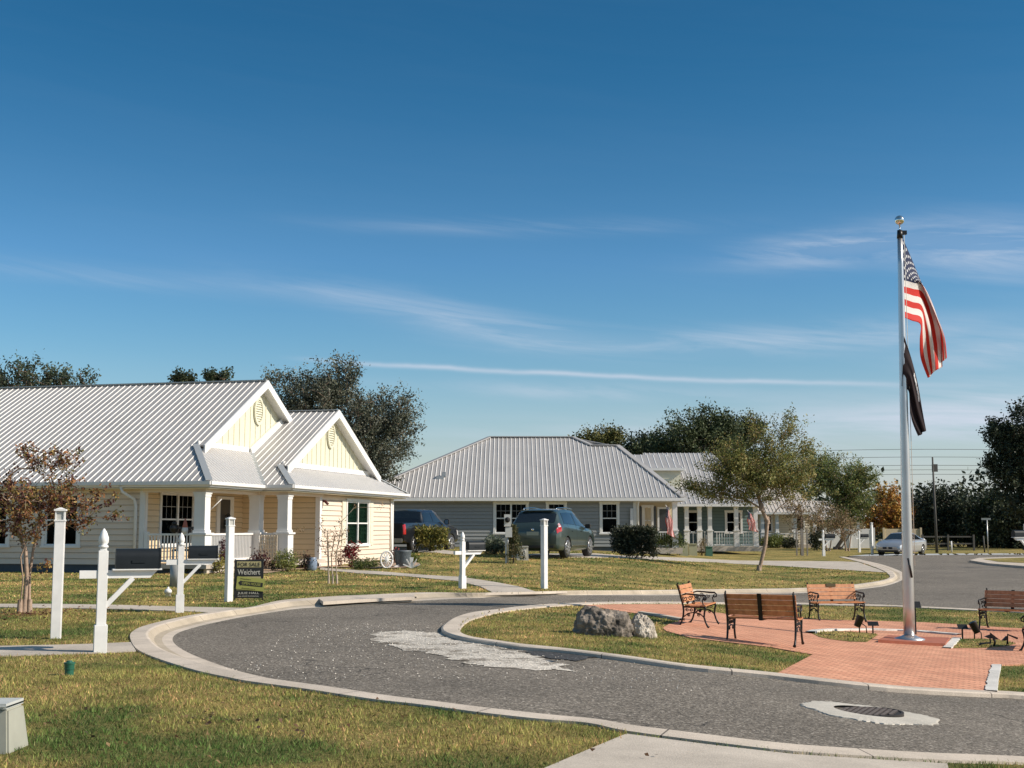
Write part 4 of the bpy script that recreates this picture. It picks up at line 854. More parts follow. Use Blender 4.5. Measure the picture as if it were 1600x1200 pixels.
f = MB(); f.box(6.05, 6.2, 65.82, 65.95, 1.6, 2.5); f.build('electric_meter', mat('meter', (.6, .6, .6), .4), h2)

# ================================================================== HOUSES 3 TO 5
def far_house(label, x0, x1, Y, ez, rz_, ridge, wallm, pitch=.5, gr=.35, porch=(), sidem=None, wins=()):
    """x0,x1 eave ends; ridge (xa, xb)"""
    v = (rz_-ez)/pitch; h = thing('house', ((x0+x1)/2, Y+v, gz((x0+x1)/2, Y+3)), label, 'house', 'houses of the street')
    rf = MB(); rb = MB(); a, b = ridge
    slope(rf, rb, [(x0, Y, ez), (x1, Y, ez), (b, Y+v, rz_), (a, Y+v, rz_)], Vector((0, 1, .5)), spacing=.3, wr=.055, hr=.035)
    slope(rf, rb, [(x1, Y, ez), (x1, Y+2*v, ez), (b, Y+v, rz_)], Vector((-1, 0, 1)), spacing=.3, wr=.05) if b < x1-.1 else None
    slope(rf, rb, [(x0, Y+2*v, ez), (x0, Y, ez), (a, Y+v, rz_)], Vector((1, 0, 1)), spacing=.3, wr=.05) if a > x0+.1 else None
    slope(rf, rb, [(x0, Y+2*v, ez), (x1, Y+2*v, ez), (b, Y+v, rz_), (a, Y+v, rz_)], Vector((0, -1, .5)), spacing=.8)
    r = rf.build('roof', [METAL if Y < 90 else METALD, RIB if Y < 90 else METALD], h)
    f = MB(); f.box(x0, x1, Y-.12, Y-.02, ez-.16, ez-.01); f.build('gutter', WHITE, h)
    w = MB(); lap(w, (x0+.4, Y+2.2), (x1-.4, Y+2.2), gr, ez-.1, (0, -1), [(q, q+.9, 1.2, 2.5) for q in wins], board=.2); w.box(x1-.45, x1-.4, Y+2.2, Y+2*v-.4, gr, ez-.1); w.box(x0+.4, x0+.45, Y+2.2, Y+2*v-.4, gr, ez-.1); w.build('wall', [wallm, lap_shade_of(wallm)], h)
    f = MB(); f.box(x0+.1, x1-.1, Y+.2, Y+2.2, gr-.3, gr); f.build('porch_floor', CONC, h)
    f = MB(); f.box(x0+.05, x1-.05, Y+.05, Y+2.2, ez-.15, ez-.1); f.build('soffit', WHITE, h)
    for q in wins: window(h, (x0+.4+q, Y+2.2), (1, 0), (0, -1), .9, 1.2, 2.5, 1, grid=False)
    xs = list(porch)
    for x in xs: column(h, FI, x, Y+.4, gr, gr+.95, ez-.16, k=.72)
    for p, q in zip(xs, xs[1:]): railing(h, FI, (p+.27, Y+.4), (q-.27, Y+.4), gr, gr+.9, .14)
    return h
h3 = far_house('house with a grey ribbed roof and small cream dormer behind the grey house', 8.9, 15.8, 80, 2.98, 6.55, (6.9+2, 13.6), TEAL, porch=(10.9, 11.7, 12.35, 14.0, 15.2), wins=(1.8, 4.4))
m = MB(); mr = MB(); slope(m, mr, [(7.9, 82.0, 5.3), (11.0, 82.0, 5.3), (10.2, 84.6, 6.3), (7.9, 84.6, 6.3)], Vector((0, 1, .4)), .4, wr=.06); slope(m, mr, [(11.0, 82, 5.3), (11.0, 87, 5.3), (10.2, 84.6, 6.3)], Vector((-1, 0, .7)), .4)
dm = m.build('dormer_roof', [METAL, RIB], h3)
m = MB(); m.box(8.0, 10.8, 82.2, 86.8, 3.6, 5.2); m.build('dormer', PALE, h3)
m = MB(); m.box(7.9, 11.05, 81.85, 81.98, 5.14, 5.3); m.box(10.98, 11.1, 81.98, 87, 5.14, 5.29); m.build('dormer_gutter', WHITE, h3)
h4 = far_house('cream house with white porch columns mostly hidden by the lawn trees', 19.3, 25.4, 106, 2.75, 5.2, (20.5, 24.0), BEIGE, gr=.1, porch=(20.7, 21.9, 23.4, 25.0), wins=(1.2, 3.9))
h5 = far_house('low beige house far behind the autumn tree', 27.6, 36.5, 128, 2.4, 4.2, (30, 34.5), BEIGE, gr=-.1, porch=(29, 34.5), wins=(2.5,))
# vinyl fence far off
for xa, xb, nm, lb in ((25.3, 29.2, WHITE, 'pale vinyl panel fence behind the far mailbox'), (30.0, 33.0, TAN, 'tan panel fence behind the second far mailbox')):
    fe = thing('fence', (xa, 104, gz(xa, 104)), lb, 'fence'); m = MB(); m.box(xa, xb, 104, 104.05, gz(xa, 104), 1.4); m.build('panel', nm, fe)
    x = xa
    while x <= xb+.01: m = MB(); m.box(x-.07, x+.07, 103.93, 104.07, gz(x, 104), 1.5); m.build('post', nm, fe); x += (xb-xa)/2

# ================================================================== STREET FURNITURE
def at(px, py, off=LW): return GP(px, py, off)
def hpx(p, npx): return npx*p.y/2012.0
# tall white light posts
def light_post(h, s=.14):
    t = thing('light_post', (0, 0, 0), None, 'post', 'tall white posts beside the walks')
    m = MB(); m.box(-s/2, s/2, -s/2, s/2, -.05, h-.16); m.build('post', VINYL, t, bevel=.006)
    m = MB(); m.box(-s*.56, s*.56, -s*.56, s*.56, h-.165, h-.145)
    for a in (-1, 1):
        for b in (-1, 1): m.box(a*s*.42-.008, a*s*.42+.008, b*s*.42-.008, b*s*.42+.008, h-.145, h-.035)
    m.box(-s*.60, s*.60, -s*.60, s*.60, h-.035, h-.012); m.hexa([(-s*.5, -s*.5, h-.012), (s*.5, -s*.5, h-.012), (s*.5, s*.5, h-.012), (-s*.5, s*.5, h-.012), (-.01, -.01, h+.01), (.01, -.01, h+.01), (.01, .01, h+.01), (-.01, .01, h+.01)])
    cp = m.build('lantern_cap', VINYL, t); m = MB(); m.box(-s*.36, s*.36, -s*.36, s*.36, h-.145, h-.035); m.build('lens', mat('lantern_lens', (.45, .45, .42), .3), cp); return t
for (x, y, top, rz, lb) in ((87, 998, 797, R(14), 'tall white square post with lantern cap, nearest of all, beside the near sidewalk'), (357, 940, 810, R(40), 'tall white square post with lantern cap beside the for sale sign'),
                            (850.5, 920, 812, R(42), 'tall white square post with lantern cap in front of the dark green vehicle'), (1363, 866, 817, R(35), 'far tall white post beside the silver sedan')):
    p = at(x, y); t = light_post(hpx(p, y-top), .122); place(t, p, rz, lb)
# mailboxes
def mailbox(h=1.34, s=.105):
    t = thing('mailbox', (0, 0, 0), None, 'mailbox', 'black mailboxes on white posts')
    m = MB(); m.box(-s/2, s/2, -s/2, s/2, .3, h-.24); m.box(-s*.66, s*.66, -s*.66, s*.66, -.05, .3); m.box(-s*.35, s*.35, -s*.35, s*.35, h-.24, h-.2); m.build('post', VINYL, t, bevel=.005)
    m = MB(); m.lathe((0, 0, 0), [(s*.5, h-.21), (s*.5, h-.19), (s*.33, h-.175), (s*.52, h-.15), (s*.5, h-.1), (s*.3, h-.04), (s*.05, h)], 12); m.build('finial', VINYL, t)
    m = MB(); m.box(-.24, -s/2, -.04, .04, .80, .885); m.hexa([(s/2, -.04, .80), (.50, -.04, .80), (.50, .04, .80), (s/2, .04, .80), (s/2, -.04, .885), (.58, -.04, .885), (.58, .04, .885), (s/2, .04, .885)])
    m.box(.1, .62, -.09, .09, .886, .902); m.build('arm', VINYL, t)
    m = MB(); m.bar((.04, 0, .50), (.32, 0, .80), .05, .085, up=Vector((0, 1, 0))); m.build('brace', VINYL, t)
    m = MB(); x0, x1, r, z0 = .13, .60, .095, .905
    prof = [(-r, z0)]+[(-r*cos(a), z0+.12+r*sin(a)) for a in np.linspace(0, pi, 13)]+[(r, z0)]
    n = len(prof); vs = [(x, y, z) for x in (x0, x1) for y, z in prof]; m.add(vs, [(k, k+1, n+k+1, n+k) for k in range(n-1)], 0, True); m.add(vs, [tuple(range(n)), tuple(range(2*n-1, n-1, -1)), (0, n, 2*n-1, n-1)])
    b = m.build('box', MBOX, t)
    m = MB(); prof2 = [(y*1.04, z0+(z-z0)*1.03) for y, z in prof]; vs = [(x, y, z) for x in (x1-.012, x1+.006) for y, z in prof2]; m.add(vs, [(k, k+1, n+k+1, n+k) for k in range(n-1)]+[tuple(range(n)), tuple(range(2*n-1, n-1, -1))]); m.build('door', MBOX, b)
    m = MB(); m.box(.3, .44, -.104, -.098, z0+.06, z0+.09); m.build('flag', MBOX, b); return t
mb0 = mailbox()
MBX = [(156, 1020, 829, R(20), 'nearest white mailbox post with a black mailbox, beside the near sidewalk'), (280.5, 957, 834, R(16), 'second white mailbox post with black mailbox, beside the far sidewalk of the cream house'),
       (722.5, 919.5, 832, R(38), 'white mailbox post with black mailbox beside the front path'), (1287, 869, 828, R(8), 'white mailbox with twin arm beyond the lawn tree'), (1343, 863, 829, R(12), 'farthest mailbox, in front of the tan fence'), (1611, 884, 818, R(195), 'mailbox on a white post at the right edge before the dark oak')]
src = mb0
for i, (x, y, top, rz, lb) in enumerate(MBX):
    p = at(x, y); o = mb0 if i == 0 else copy_tree(mb0); s = hpx(p, y-top)/1.34; place(o, p, rz, lb, (s, s, s))
# flagpole
bp_ = at(1421, 999, LI+.066); tp = PW(1405.5, 344, bp_.y)
FPM = mat('brushed_aluminium', (0.66, 0.64, 0.63), 0.33, 0.85, var=.12, vscale=2)
fpo = thing('flagpole', bp_, 'tall brushed aluminium flagpole with a silver ball on the brick plaza', 'flagpole')
ax = (tp-bp_); Hh = ax.length; axn = ax.normalized(); pol = lambda s: bp_+ax*s
m = MB(); ks = np.linspace(0, .965, 14); m.tube([pol(s) for s in ks], [.097-.055*max(0, s-.15)/.85 for s in ks], 20); m.build('pole', FPM, fpo)
m = MB(); m.tube([pol(0)-axn*.02, pol(0)+axn*.015, pol(0)+axn*.05, pol(0)+axn*.075], [.26, .26, .15, .10], 24); m.build('base_flange', FPM, fpo)
m = MB(); c0 = pol(1.0); prof = [(0.085*sin(a), -0.085*cos(a)) for a in np.linspace(0.02, pi-.02, 14)]; m.lathe(c0, prof, 20); m.tube([pol(.962), c0-axn*.08], .012, 6); m.build('ball', mat('polished_ball', (.8, .78, .74), .12, 1.0), fpo)
m = MB(); m.tube([pol(.955), pol(.975)], [.055, .045], 12); m.box(pol(.967).x+.0, pol(.967).x+.12, bp_.y-.03, bp_.y+.03, pol(.967).z-.02, pol(.967).z+.05); m.build('truck_pulley', BLACKM, fpo)
m = MB(); m.tube([pol(.965)+Vector((.07, -.02, 0)), pol(.5)+Vector((.105, -.02, 0)), pol(.17)+Vector((.12, -.02, 0))], .006, 5); m.build('halyard', mat('rope', (.6, .58, .52), .9), fpo)
m = MB(); m.tube([pol(.172)+Vector((-.02, -.1, .12)), pol(.165)+Vector((0, -.14, 0)), pol(.165)+Vector((.03, -.12, -.16))], .018, 6); m.build('cleat', BLACKM, fpo)
# flags as hanging cloth
def cloth(name, YB, rows, nu, nv, amp, waves, m, label, cat, depth=0.0):
    """rows: (v, pixel control points from hoist to fly) for threads of the flag"""
    def samp(pl, t):
        n = len(pl)-1; t = min(t*n, n-1e-6); i = int(t); f = t-i; p0, p1, p2, p3 = pl[max(i-1, 0)], pl[i], pl[i+1], pl[min(i+2, n)]
        return tuple(.5*(2*b+(c-a)*f+(2*a-5*b+4*c-d)*f*f+(3*b-a-3*c+d)*f**3) for a, b, c, d in zip(p0, p1, p2, p3))
    vs = []; uv = []
    for j in range(nv+1):
        for i in range(nu+1):
            u = i/nu; v = j/nv; w = waves(u, v); k = 0
            while k < len(rows)-2 and v > rows[k+1][0]: k += 1
            a = samp(rows[k][1], u); b = samp(rows[k+1][1], u); f = (v-rows[k][0])/(rows[k+1][0]-rows[k][0])+w[1]
            x = a[0]+(b[0]-a[0])*f; y = a[1]+(b[1]-a[1])*f; p = PW(x+w[2], y, YB+w[0]*amp*min(1, u*3)+depth*u); vs.append(p); uv.append((u, 1-v))
    fs = [(j*(nu+1)+i, j*(nu+1)+i+1, (j+1)*(nu+1)+i+1, (j+1)*(nu+1)+i) for j in range(nv) for i in range(nu)]
    mb = MB(); mb.add(vs, fs, 0, True); o = mb.build(name, m, org=vs[0]); me = o.data; ul = me.uv_layers.new(name='UVMap')
    for l in me.loops: ul.data[l.index].uv = uv[l.vertex_index]
    s = o.modifiers.new('thick', 'SOLIDIFY'); s.thickness = .004; s.offset = 0
    return tag(o, label, cat)
def flagmat():
    m = bpy.data.materials.new('flag_cloth'); m.use_nodes = True; t = m.node_tree; b = t.nodes['Principled BSDF']
    tc = N(t, 'ShaderNodeTexCoord'); s = N(t, 'ShaderNodeSeparateXYZ'); L(t, tc.outputs['UV'], s.inputs[0]); u, v = s.outputs[0], s.outputs[1]
    st = M_(t, 'LESS_THAN', M_(t, 'MODULO', M_(t, 'MULTIPLY', v, 13.0), 2.0), 1.0)
    can = M_(t, 'MULTIPLY', M_(t, 'LESS_THAN', u, 0.4), M_(t, 'GREATER_THAN', v, 6/13))
    uu = M_(t, 'MULTIPLY', u, 30.0); vv = M_(t, 'MULTIPLY', M_(t, 'SUBTRACT', v, 6/13), 10*13/7)
    ru = M_(t, 'ROUND', uu); rv = M_(t, 'ROUND', vv); du_ = M_(t, 'SUBTRACT', uu, ru); dv_ = M_(t, 'MULTIPLY', M_(t, 'SUBTRACT', vv, rv), .9)
    d = M_(t, 'SQRT', M_(t, 'ADD', M_(t, 'MULTIPLY', du_, du_), M_(t, 'MULTIPLY', dv_, dv_)))
    par = M_(t, 'LESS_THAN', M_(t, 'MODULO', M_(t, 'ADD', ru, rv), 2.0), .5)
    edge = M_(t, 'MULTIPLY', M_(t, 'MULTIPLY', M_(t, 'GREATER_THAN', ru, .5), M_(t, 'LESS_THAN', ru, 11.5)), M_(t, 'MULTIPLY', M_(t, 'GREATER_THAN', rv, .5), M_(t, 'LESS_THAN', rv, 9.5)))
    star = M_(t, 'MULTIPLY', M_(t, 'MULTIPLY', M_(t, 'LESS_THAN', d, .33), par), edge)
    a = N(t, 'ShaderNodeMix', data_type='RGBA'); L(t, st, a.inputs[0]); a.inputs[6].default_value = (.88, .85, .82, 1); a.inputs[7].default_value = (.72, .045, .03, 1)
    c = N(t, 'ShaderNodeMix', data_type='RGBA'); L(t, star, c.inputs[0]); c.inputs[6].default_value = (.016, .028, .095, 1); c.inputs[7].default_value = (.85, .85, .85, 1)
    e = N(t, 'ShaderNodeMix', data_type='RGBA'); L(t, can, e.inputs[0]); L(t, a.outputs[2], e.inputs[6]); L(t, c.outputs[2], e.inputs[7])
    L(t, e.outputs[2], b.inputs['Base Color']); b.inputs['Roughness'].default_value = .7
    tr = N(t, 'ShaderNodeBsdfTranslucent'); L(t, e.outputs[2], tr.inputs[0]); ms = N(t, 'ShaderNodeMixShader', i={0: .4}); L(t, b.outputs[0], ms.inputs[1]); L(t, tr.outputs[0], ms.inputs[2]); L(t, ms.outputs[0], t.nodes['Material Output'].inputs[0])
    return m
FLAG = flagmat()
def wv(u, v): return (sin(v*9+u*5)*.6+sin(v*21+u*2+1)*.35*(0.3+u)+sin(u*14+v*3)*.25, 0.03*u*sin(v*17+u*6), 1.6*u*sin(v*14+1))
cloth('us_flag', bp_.y-.02, [(0, [(1409, 369), (1424, 404), (1439, 441), (1459, 485), (1474, 525), (1478, 558)]), (.54, [(1412, 438), (1427, 442), (1443, 448), (1460, 485), (1469, 525), (1470, 574)]), (1, [(1412, 496), (1424, 501), (1438, 507), (1437, 530), (1438, 560), (1448, 591)])], 60, 64, .13, wv, FLAG, depth=1.1, label='american flag with stars and red and white stripes hanging from the flagpole', cat='flag')
def wv2(u, v): return (sin(v*8+u*4)*.5+sin(v*15+u*7)*.3, .04*u*sin(v*11), 1.5*u*sin(v*12))
def darkflag():
    m = bpy.data.materials.new('dark_flag_cloth'); m.use_nodes = True; t = m.node_tree; b = t.nodes['Principled BSDF']
    tc = N(t, 'ShaderNodeTexCoord'); s = N(t, 'ShaderNodeSeparateXYZ'); L(t, tc.outputs['UV'], s.inputs[0]); u, v = s.outputs[0], s.outputs[1]
    nz = N(t, 'ShaderNodeTexNoise', i={'Scale': 26.0, 'Detail': 2}); L(t, tc.outputs['UV'], nz.inputs['Vector'])
    band = M_(t, 'MULTIPLY', M_(t, 'MULTIPLY', M_(t, 'GREATER_THAN', v, .80), M_(t, 'LESS_THAN', v, .90)), M_(t, 'MULTIPLY', M_(t, 'GREATER_THAN', u, .36), M_(t, 'LESS_THAN', u, .64)))
    k = M_(t, 'MULTIPLY', band, M_(t, 'GREATER_THAN', nz.outputs[0], .44))
    a = N(t, 'ShaderNodeMix', data_type='RGBA'); L(t, k, a.inputs[0]); a.inputs[6].default_value = (.034, .024, .026, 1); a.inputs[7].default_value = (.8, .8, .8, 1)
    L(t, a.outputs[2], b.inputs['Base Color']); b.inputs['Roughness'].default_value = .85; b.inputs['Specular IOR Level'].default_value = .2; return m
cloth('dark_flag', bp_.y-.06, [(0, [(1412.5, 525), (1424, 560), (1434, 600), (1441, 640), (1447, 672)]), (1, [(1409, 603), (1420, 612), (1422, 635), (1425, 658), (1435, 682)])], 40, 40, .06, wv2, darkflag(), 'black memorial flag with white markings hanging below the american flag', 'flag')
# small sign stakes and spotlights in the flower beds
def stake(px, py, top, w, h, lb, tilt=0.0):
    p = at(px, py, LI+.02); H_ = hpx(p, py-top); t = thing('plaque_stake', p, lb, 'plaque', 'small black plaques on stakes')
    m = MB(); m.box(p.x-.012, p.x+.012, p.y-.012, p.y+.012, p.z-.05, p.z+H_-h*.5); m.build('stake', BLACKM, t)
    m = MB(); c = Vector((p.x+tilt, p.y-.02, p.z+H_-h/2)); m.hexa([c+Vector(q) for q in ((-w/2, -.05, -h/2), (w/2, -.05, -h/2), (w/2, -.03, -h/2), (-w/2, -.03, -h/2), (-w/2, .03, h/2), (w/2, .03, h/2), (w/2, .05, h/2), (-w/2, .05, h/2))]); m.build('plaque', BLACKM, t)
stake(1431, 991, 941, .16, .11, 'small black plaque on a tall stake just behind the flagpole', .02)
stake(1364, 990, 971.5, .2, .075, 'small black plaque beside the spotlight left of the flagpole')
stake(1504, 998, 976, .18, .08, 'small black plaque on the bed right of the flagpole')
def spot(px, py, lb, dx=1):
    p = at(px, py, LI+.02); t = thing('spotlight', p, lb, 'spotlight', 'black ground spotlights')
    m = MB(); m.tube([p+Vector((0, 0, -.03)), p+Vector((0, 0, .12)), p+Vector((.02*dx, 0, .17))], .012, 6); m.tube([p+Vector((.05, 0, .17)), p+Vector((.13, .02, .12)), p+Vector((.14, .02, 0))], .01, 6); m.build('bracket', BLACKM, t)
    m = MB(); c = p+Vector((0, 0, .22)); m.tube([c+Vector((-.05*dx, -.02, -.1)), c+Vector((.03*dx, 0, .08)), c+Vector((.035*dx, 0, .09))], [.06, .075, .08], 12); m.build('lamp_head', BLACKM, t)
spot(1343, 989, 'black ground spotlight in the left flower bed by the bench'); spot(1523, 999, 'black ground spotlight in the right flower bed', -1)
# angular black metal ornament right of the pole
p = at(1545, 1011, LI); t = thing('garden_ornament', p, 'angular black metal garden ornament standing in the right flower bed', 'ornament')
s = p.y/2012
def q(x, y, dy=0): return Vector((p.x+(x-1545)*s, p.y+dy, p.z+(1011-y)*s))
m = MB(); m.tube([q(1529, 1011), q(1532, 1006), q(1548, 1004.5), q(1547, 992)], .018, 6, smooth=False); m.tube([q(1553, 1010), q(1555, 1003), q(1551, 994)], .018, 6); m.tube([q(1574, 1007), q(1575, 992), q(1590, 998)], .018, 6); m.build('frame', BLACKM, t)
m = MB()
for tri in (((1539, 995), (1548, 992), (1548, 999)), ((1548, 989), (1562, 1000), (1549, 998)), ((1566, 1001), (1573, 994), (1574, 1001))):
    a = [q(*v, -.02) for v in tri]; b = [q(*v, .03) for v in tri]; m.add(a+b, [(0, 1, 2), (5, 4, 3), (0, 3, 4, 1), (1, 4, 5, 2), (2, 5, 3, 0)])
m.build('plate', BLACKM, t)

# benches
WOOD = mat('bench_wood', (0.60, 0.27, 0.115), 0.45, c2=(0.42, 0.17, 0.07), vscale=14, detail=2)
IRONB = mat('bench_iron', (0.013, 0.012, 0.013), 0.42, 0.3, var=.3, vscale=30)
def bench(plaque=False):
    t = thing('park_bench', (0, 0, 0), None, 'bench', 'wood and iron benches around the flagpole')
    Lh = .60
    m = MB()
    for k in range(4): y = -.17+k*.105; m.box(-Lh, Lh, y, y+.09, .415+(.012 if k in (1, 2) else 0)*-1, .44-(.012 if k in (1, 2) else 0))
    m.build('seat', WOOD, t)
    m = MB(); U = Vector((0, -.10, .36)).normalized(); Nn = Vector((0, U.z, -U.y))
    for k in range(4):
        a = Vector((0, -.21, .475))+U*(k*.092); b = a+U*.08
        m.hexa([a+Vector((-Lh, 0, 0)), a+Vector((Lh, 0, 0)), a+Vector((Lh, 0, 0))+Nn*.022, a+Vector((-Lh, 0, 0))+Nn*.022, b+Vector((-Lh, 0, 0)), b+Vector((Lh, 0, 0)), b+Vector((Lh, 0, 0))+Nn*.022, b+Vector((-Lh, 0, 0))+Nn*.022])
    m.build('backrest', WOOD, t)
    def flat(mb, pts, x, w=.035, th=.028):
        for a, b in zip(pts, pts[1:]): mb.bar((x, *a), (x, *b), w, th, up=Vector((1, 0, 0)).cross(Vector((0, b[0]-a[0], b[1]-a[1]))))
    def scroll(mb, x, cy, cz, r0, turns=1.2, a0=0, sg=1):
        pts = []
        for k in range(14):
            a = a0+sg*turns*2*pi*k/13; r = r0*(1-.75*k/13); pts.append((x, cy+r*cos(a), cz+r*sin(a)))
        mb.tube(pts, .009, 5)
    for sg in (-1, 1):
        x = sg*(Lh-.03); m = MB()
        m.tube([(x, -.33, .0), (x, -.29, .03), (x, -.25, .10), (x, -.215, .22), (x, -.205, .33), (x, -.215, .42), (x, -.235, .50), (x, -.30, .74), (x, -.335, .845), (x, -.315, .865), (x, -.30, .845)], [.028, .02, .018, .019, .02, .02, .019, .018, .016, .014, .012], 7)
        m.tube([(x, .30, .0), (x, .27, .03), (x, .235, .10), (x, .205, .20), (x, .215, .30), (x, .235, .37), (x, .225, .42)], [.028, .02, .018, .018, .02, .02, .018], 7)
        m.tube([(x, -.22, .40), (x, 0, .395), (x, .235, .40)], .017, 6)
        m.tube([(x, -.21, .20), (x, -.12, .27), (x, 0, .295), (x, .12, .27), (x, .205, .20)], .012, 6)
        m.tube([(x, -.265, .62), (x, -.15, .655), (x, 0, .645), (x, .12, .635), (x, .21, .635), (x, .255, .60), (x, .25, .555), (x, .21, .54), (x, .19, .57)], [.014, .016, .017, .018, .018, .017, .015, .013, .011], 7)
        m.tube([(x, .21, .60), (x, .17, .52), (x, .19, .45), (x, .21, .42)], .013, 6)
        for c in ((-.13, .345, .035), (-.05, .345, .035), (.05, .345, .035), (.13, .345, .035), (-.1, .245, .03), (.1, .245, .03)): scroll(m, x, *c, 1.3, random.uniform(0, 3), sg)
        for c in ((-.17, .56, .05), (-.06, .57, .05), (.06, .56, .05), (-.12, .49, .035), (.0, .49, .035)): scroll(m, x, *c, 1.3, random.uniform(0, 3), sg)
        m.build('side_frame', IRONB, t)
    m = MB(); flat(m, [(-.236, .40), (-.238, .46), (-.332, .84)], 0, .07, .014); flat(m, [(-.23, .40), (0, .398), (.24, .40)], 0, .05, .012); m.build('centre_brace', IRONB, t)
    if plaque: m = MB(); c = Vector((0, -.277, .80)); m.hexa([c+Vector((-.12, .0, -.035)), c+Vector((.12, 0, -.035)), c+Vector((.12, .022, -.033)), c+Vector((-.12, .022, -.033)), c+Vector((-.12, -.02, .035)), c+Vector((.12, -.02, .035)), c+Vector((.12, .005, .037)), c+Vector((-.12, .005, .037))]); m.build('plaque', mat('brass_plaque', (.10, .07, .03), .35, .6), t)
    return t
def face(dx, dy): return math.atan2(-dx, dy)          # rotation taking local +y to (dx, dy)
b0 = bench()
BL = [(1195, 1005.5, (.42, .90), 'bench seen from behind, nearest the boulders and left of the flagpole', .89), (1093, 977, (.92, -.32), 'bench turned sideways, farthest left by the brick path', .84),
      (1578, 984, (-.62, -.78), 'dark bench at the right facing the flagpole, behind the flower bed', .93), (1623, 1014, (-.86, .40), 'bench cut off by the right edge, only its iron arm and leg showing', .9)]
for i, (x, y, d, lb, sc_) in enumerate(BL):
    o = b0 if i == 0 else copy_tree(b0); place(o, at(x, y, PO), face(*d), lb, (sc_,)*3)
b1 = bench(True); b1.scale = (.93,)*3; place(b1, at(1308, 970, PO), face(.22, -.97), 'sunlit bench with a small plaque on its backrest, facing the camera behind the plaza')

# ---- small utility things
GB = mat('utility_grey_green', (.36, .36, .30), .6, var=.15, vscale=6); GRN = mat('green_plastic', (.02, .12, .075), .4, var=.2, vscale=30)
p = at(-48, 1178); t = thing('utility_pedestal', p, 'large pale grey green utility box at the lower left corner', 'utility box')
s = p.y/2012; m = MB(); W = 62*s; D = .34; H_ = 76*s
m.hexa([(p.x-W, p.y-.02, p.z-.05), (p.x+W, p.y-.02, p.z-.05), (p.x+W, p.y+D, p.z-.05), (p.x-W, p.y+D, p.z-.05), (p.x-W*.86, p.y+.03, p.z+H_*.87), (p.x+W*.86, p.y+.03, p.z+H_*.87), (p.x+W*.86, p.y+D-.05, p.z+H_*.87), (p.x-W*.86, p.y+D-.05, p.z+H_*.87)])
m.build('body', GB, t, bevel=.012); m = MB(); m.box(p.x-W*.9, p.x+W*.9, p.y+.0, p.y+D-.02, p.z+H_*.87, p.z+H_*.98); m.build('lid', mat('utility_lid', (.52, .53, .50), .5, var=.1, vscale=6), t, bevel=.02)
p = at(108, 1055); t = thing('irrigation_cap', p, 'small green plastic pipe cap in the near lawn', 'pipe cap'); r = hpx(p, 8.5)
m = MB(); m.lathe(p, [(r*.8, -.03), (r*.8, r*1.05), (r*.92, r*1.06), (r*.92, r*1.25), (r*.86, r*1.26), (r*.9, r*2.0), (r, r*2.02), (r, r*2.3), (r*.55, r*2.32), (r*.5, r*2.6)], 18, smooth=False); m.build('cap', GRN, t)
p = at(262.5, 932); t = thing('cleanout_cap', p, 'small white pipe cleanout cap in the lawn beside the second mailbox', 'pipe cap'); m = MB(); r = .055; m.lathe(p, [(r, -.03), (r, .07), (r*1.3, .07), (r*1.3, .12), (r*.8, .15), (r*.4, .155), (r*.4, .19)], 14); m.build('cap', VINYL, t)
p = at(276, 917); t = thing('cable_pedestal', p, 'round grey metal cable pedestal behind the second mailbox post', 'utility post'); H_ = hpx(p, 43); m = MB(); m.lathe(p, [(.16, -.03), (.16, H_-.1)], 20); m.build('body', mat('pedestal_grey', (.42, .42, .40), .5, .3, var=.2, vscale=8), t); m = MB(); m.lathe(p, [(.17, H_-.1), (.17, H_-.03), (.13, H_)], 20); m.build('lid', mat('pedestal_lid', (.2, .19, .18), .6), t)
p = at(1165, 857); t = thing('cable_pedestal', p, 'short round grey pedestal among the far shrubs', 'utility post'); m = MB(); m.lathe(p, [(.15, -.03), (.15, .5), (.1, .55)], 16); m.build('body', MATS['pedestal_grey'], t)
def ubox(x, y, wpx, hp, lb, mt, d=.4, split=False):
    p = at(x, y); s = p.y/2012; w, h = wpx*s, hp*s; t = thing('utility_box', p, lb, 'utility box'); m = MB()
    m.hexa([(p.x-w/2, p.y, p.z-.05), (p.x+w/2, p.y, p.z-.05), (p.x+w/2, p.y+d, p.z-.05), (p.x-w/2, p.y+d, p.z-.05), (p.x-w*.46, p.y+.04, p.z+h*.9), (p.x+w*.46, p.y+.04, p.z+h*.9), (p.x+w*.46, p.y+d, p.z+h*.9), (p.x-w*.46, p.y+d, p.z+h*.9)]); m.build('body', mt, t, bevel=.01)
    m = MB(); m.box(p.x-w*.49, p.x+w*.49, p.y+.0, p.y+d+.02, p.z+h*.9, p.z+h); m.build('lid', mt, t, bevel=.01)
    if split: m = MB(); m.box(p.x-.008, p.x+.008, p.y-.005, p.y+.01, p.z+.05, p.z+h*.85); m.build('door_gap', DARK, t)
    return t, p, w, h
t, p, w_, h_ = ubox(816.5, 875.5, 19, 22, 'squat beige utility box with a white notice by the parked sport utility vehicle', mat('utility_beige', (.47, .45, .39), .6, var=.1))
m = MB(); m.box(p.x-.1, p.x+.1, p.y-.012, p.y+.03, p.z+h_*.3, p.z+h_*.75); m.build('notice', WHITE, t)
ubox(1069, 868.5, 13, 21, 'left one of two joined olive utility boxes beside the hedge', mat('utility_olive', (.30, .31, .21), .6, var=.1)); ubox(1083, 868.5, 13.5, 19, 'right one of two joined olive utility boxes beside the hedge', mat('utility_olive', (.30, .31, .21), .6))
ubox(1108.5, 869, 11, 15, 'small dark green utility box beside the white post', mat('utility_green', (.05, .13, .085), .5))
p = at(1105, 864); m = MB(); h_ = hpx(p, 28); m.box(p.x-.07, p.x+.07, p.y-.07, p.y+.07, p.z-.05, p.z+h_); tag(m.build('short_post', VINYL, org=p), 'short plain white post beside the small green utility box', 'post')
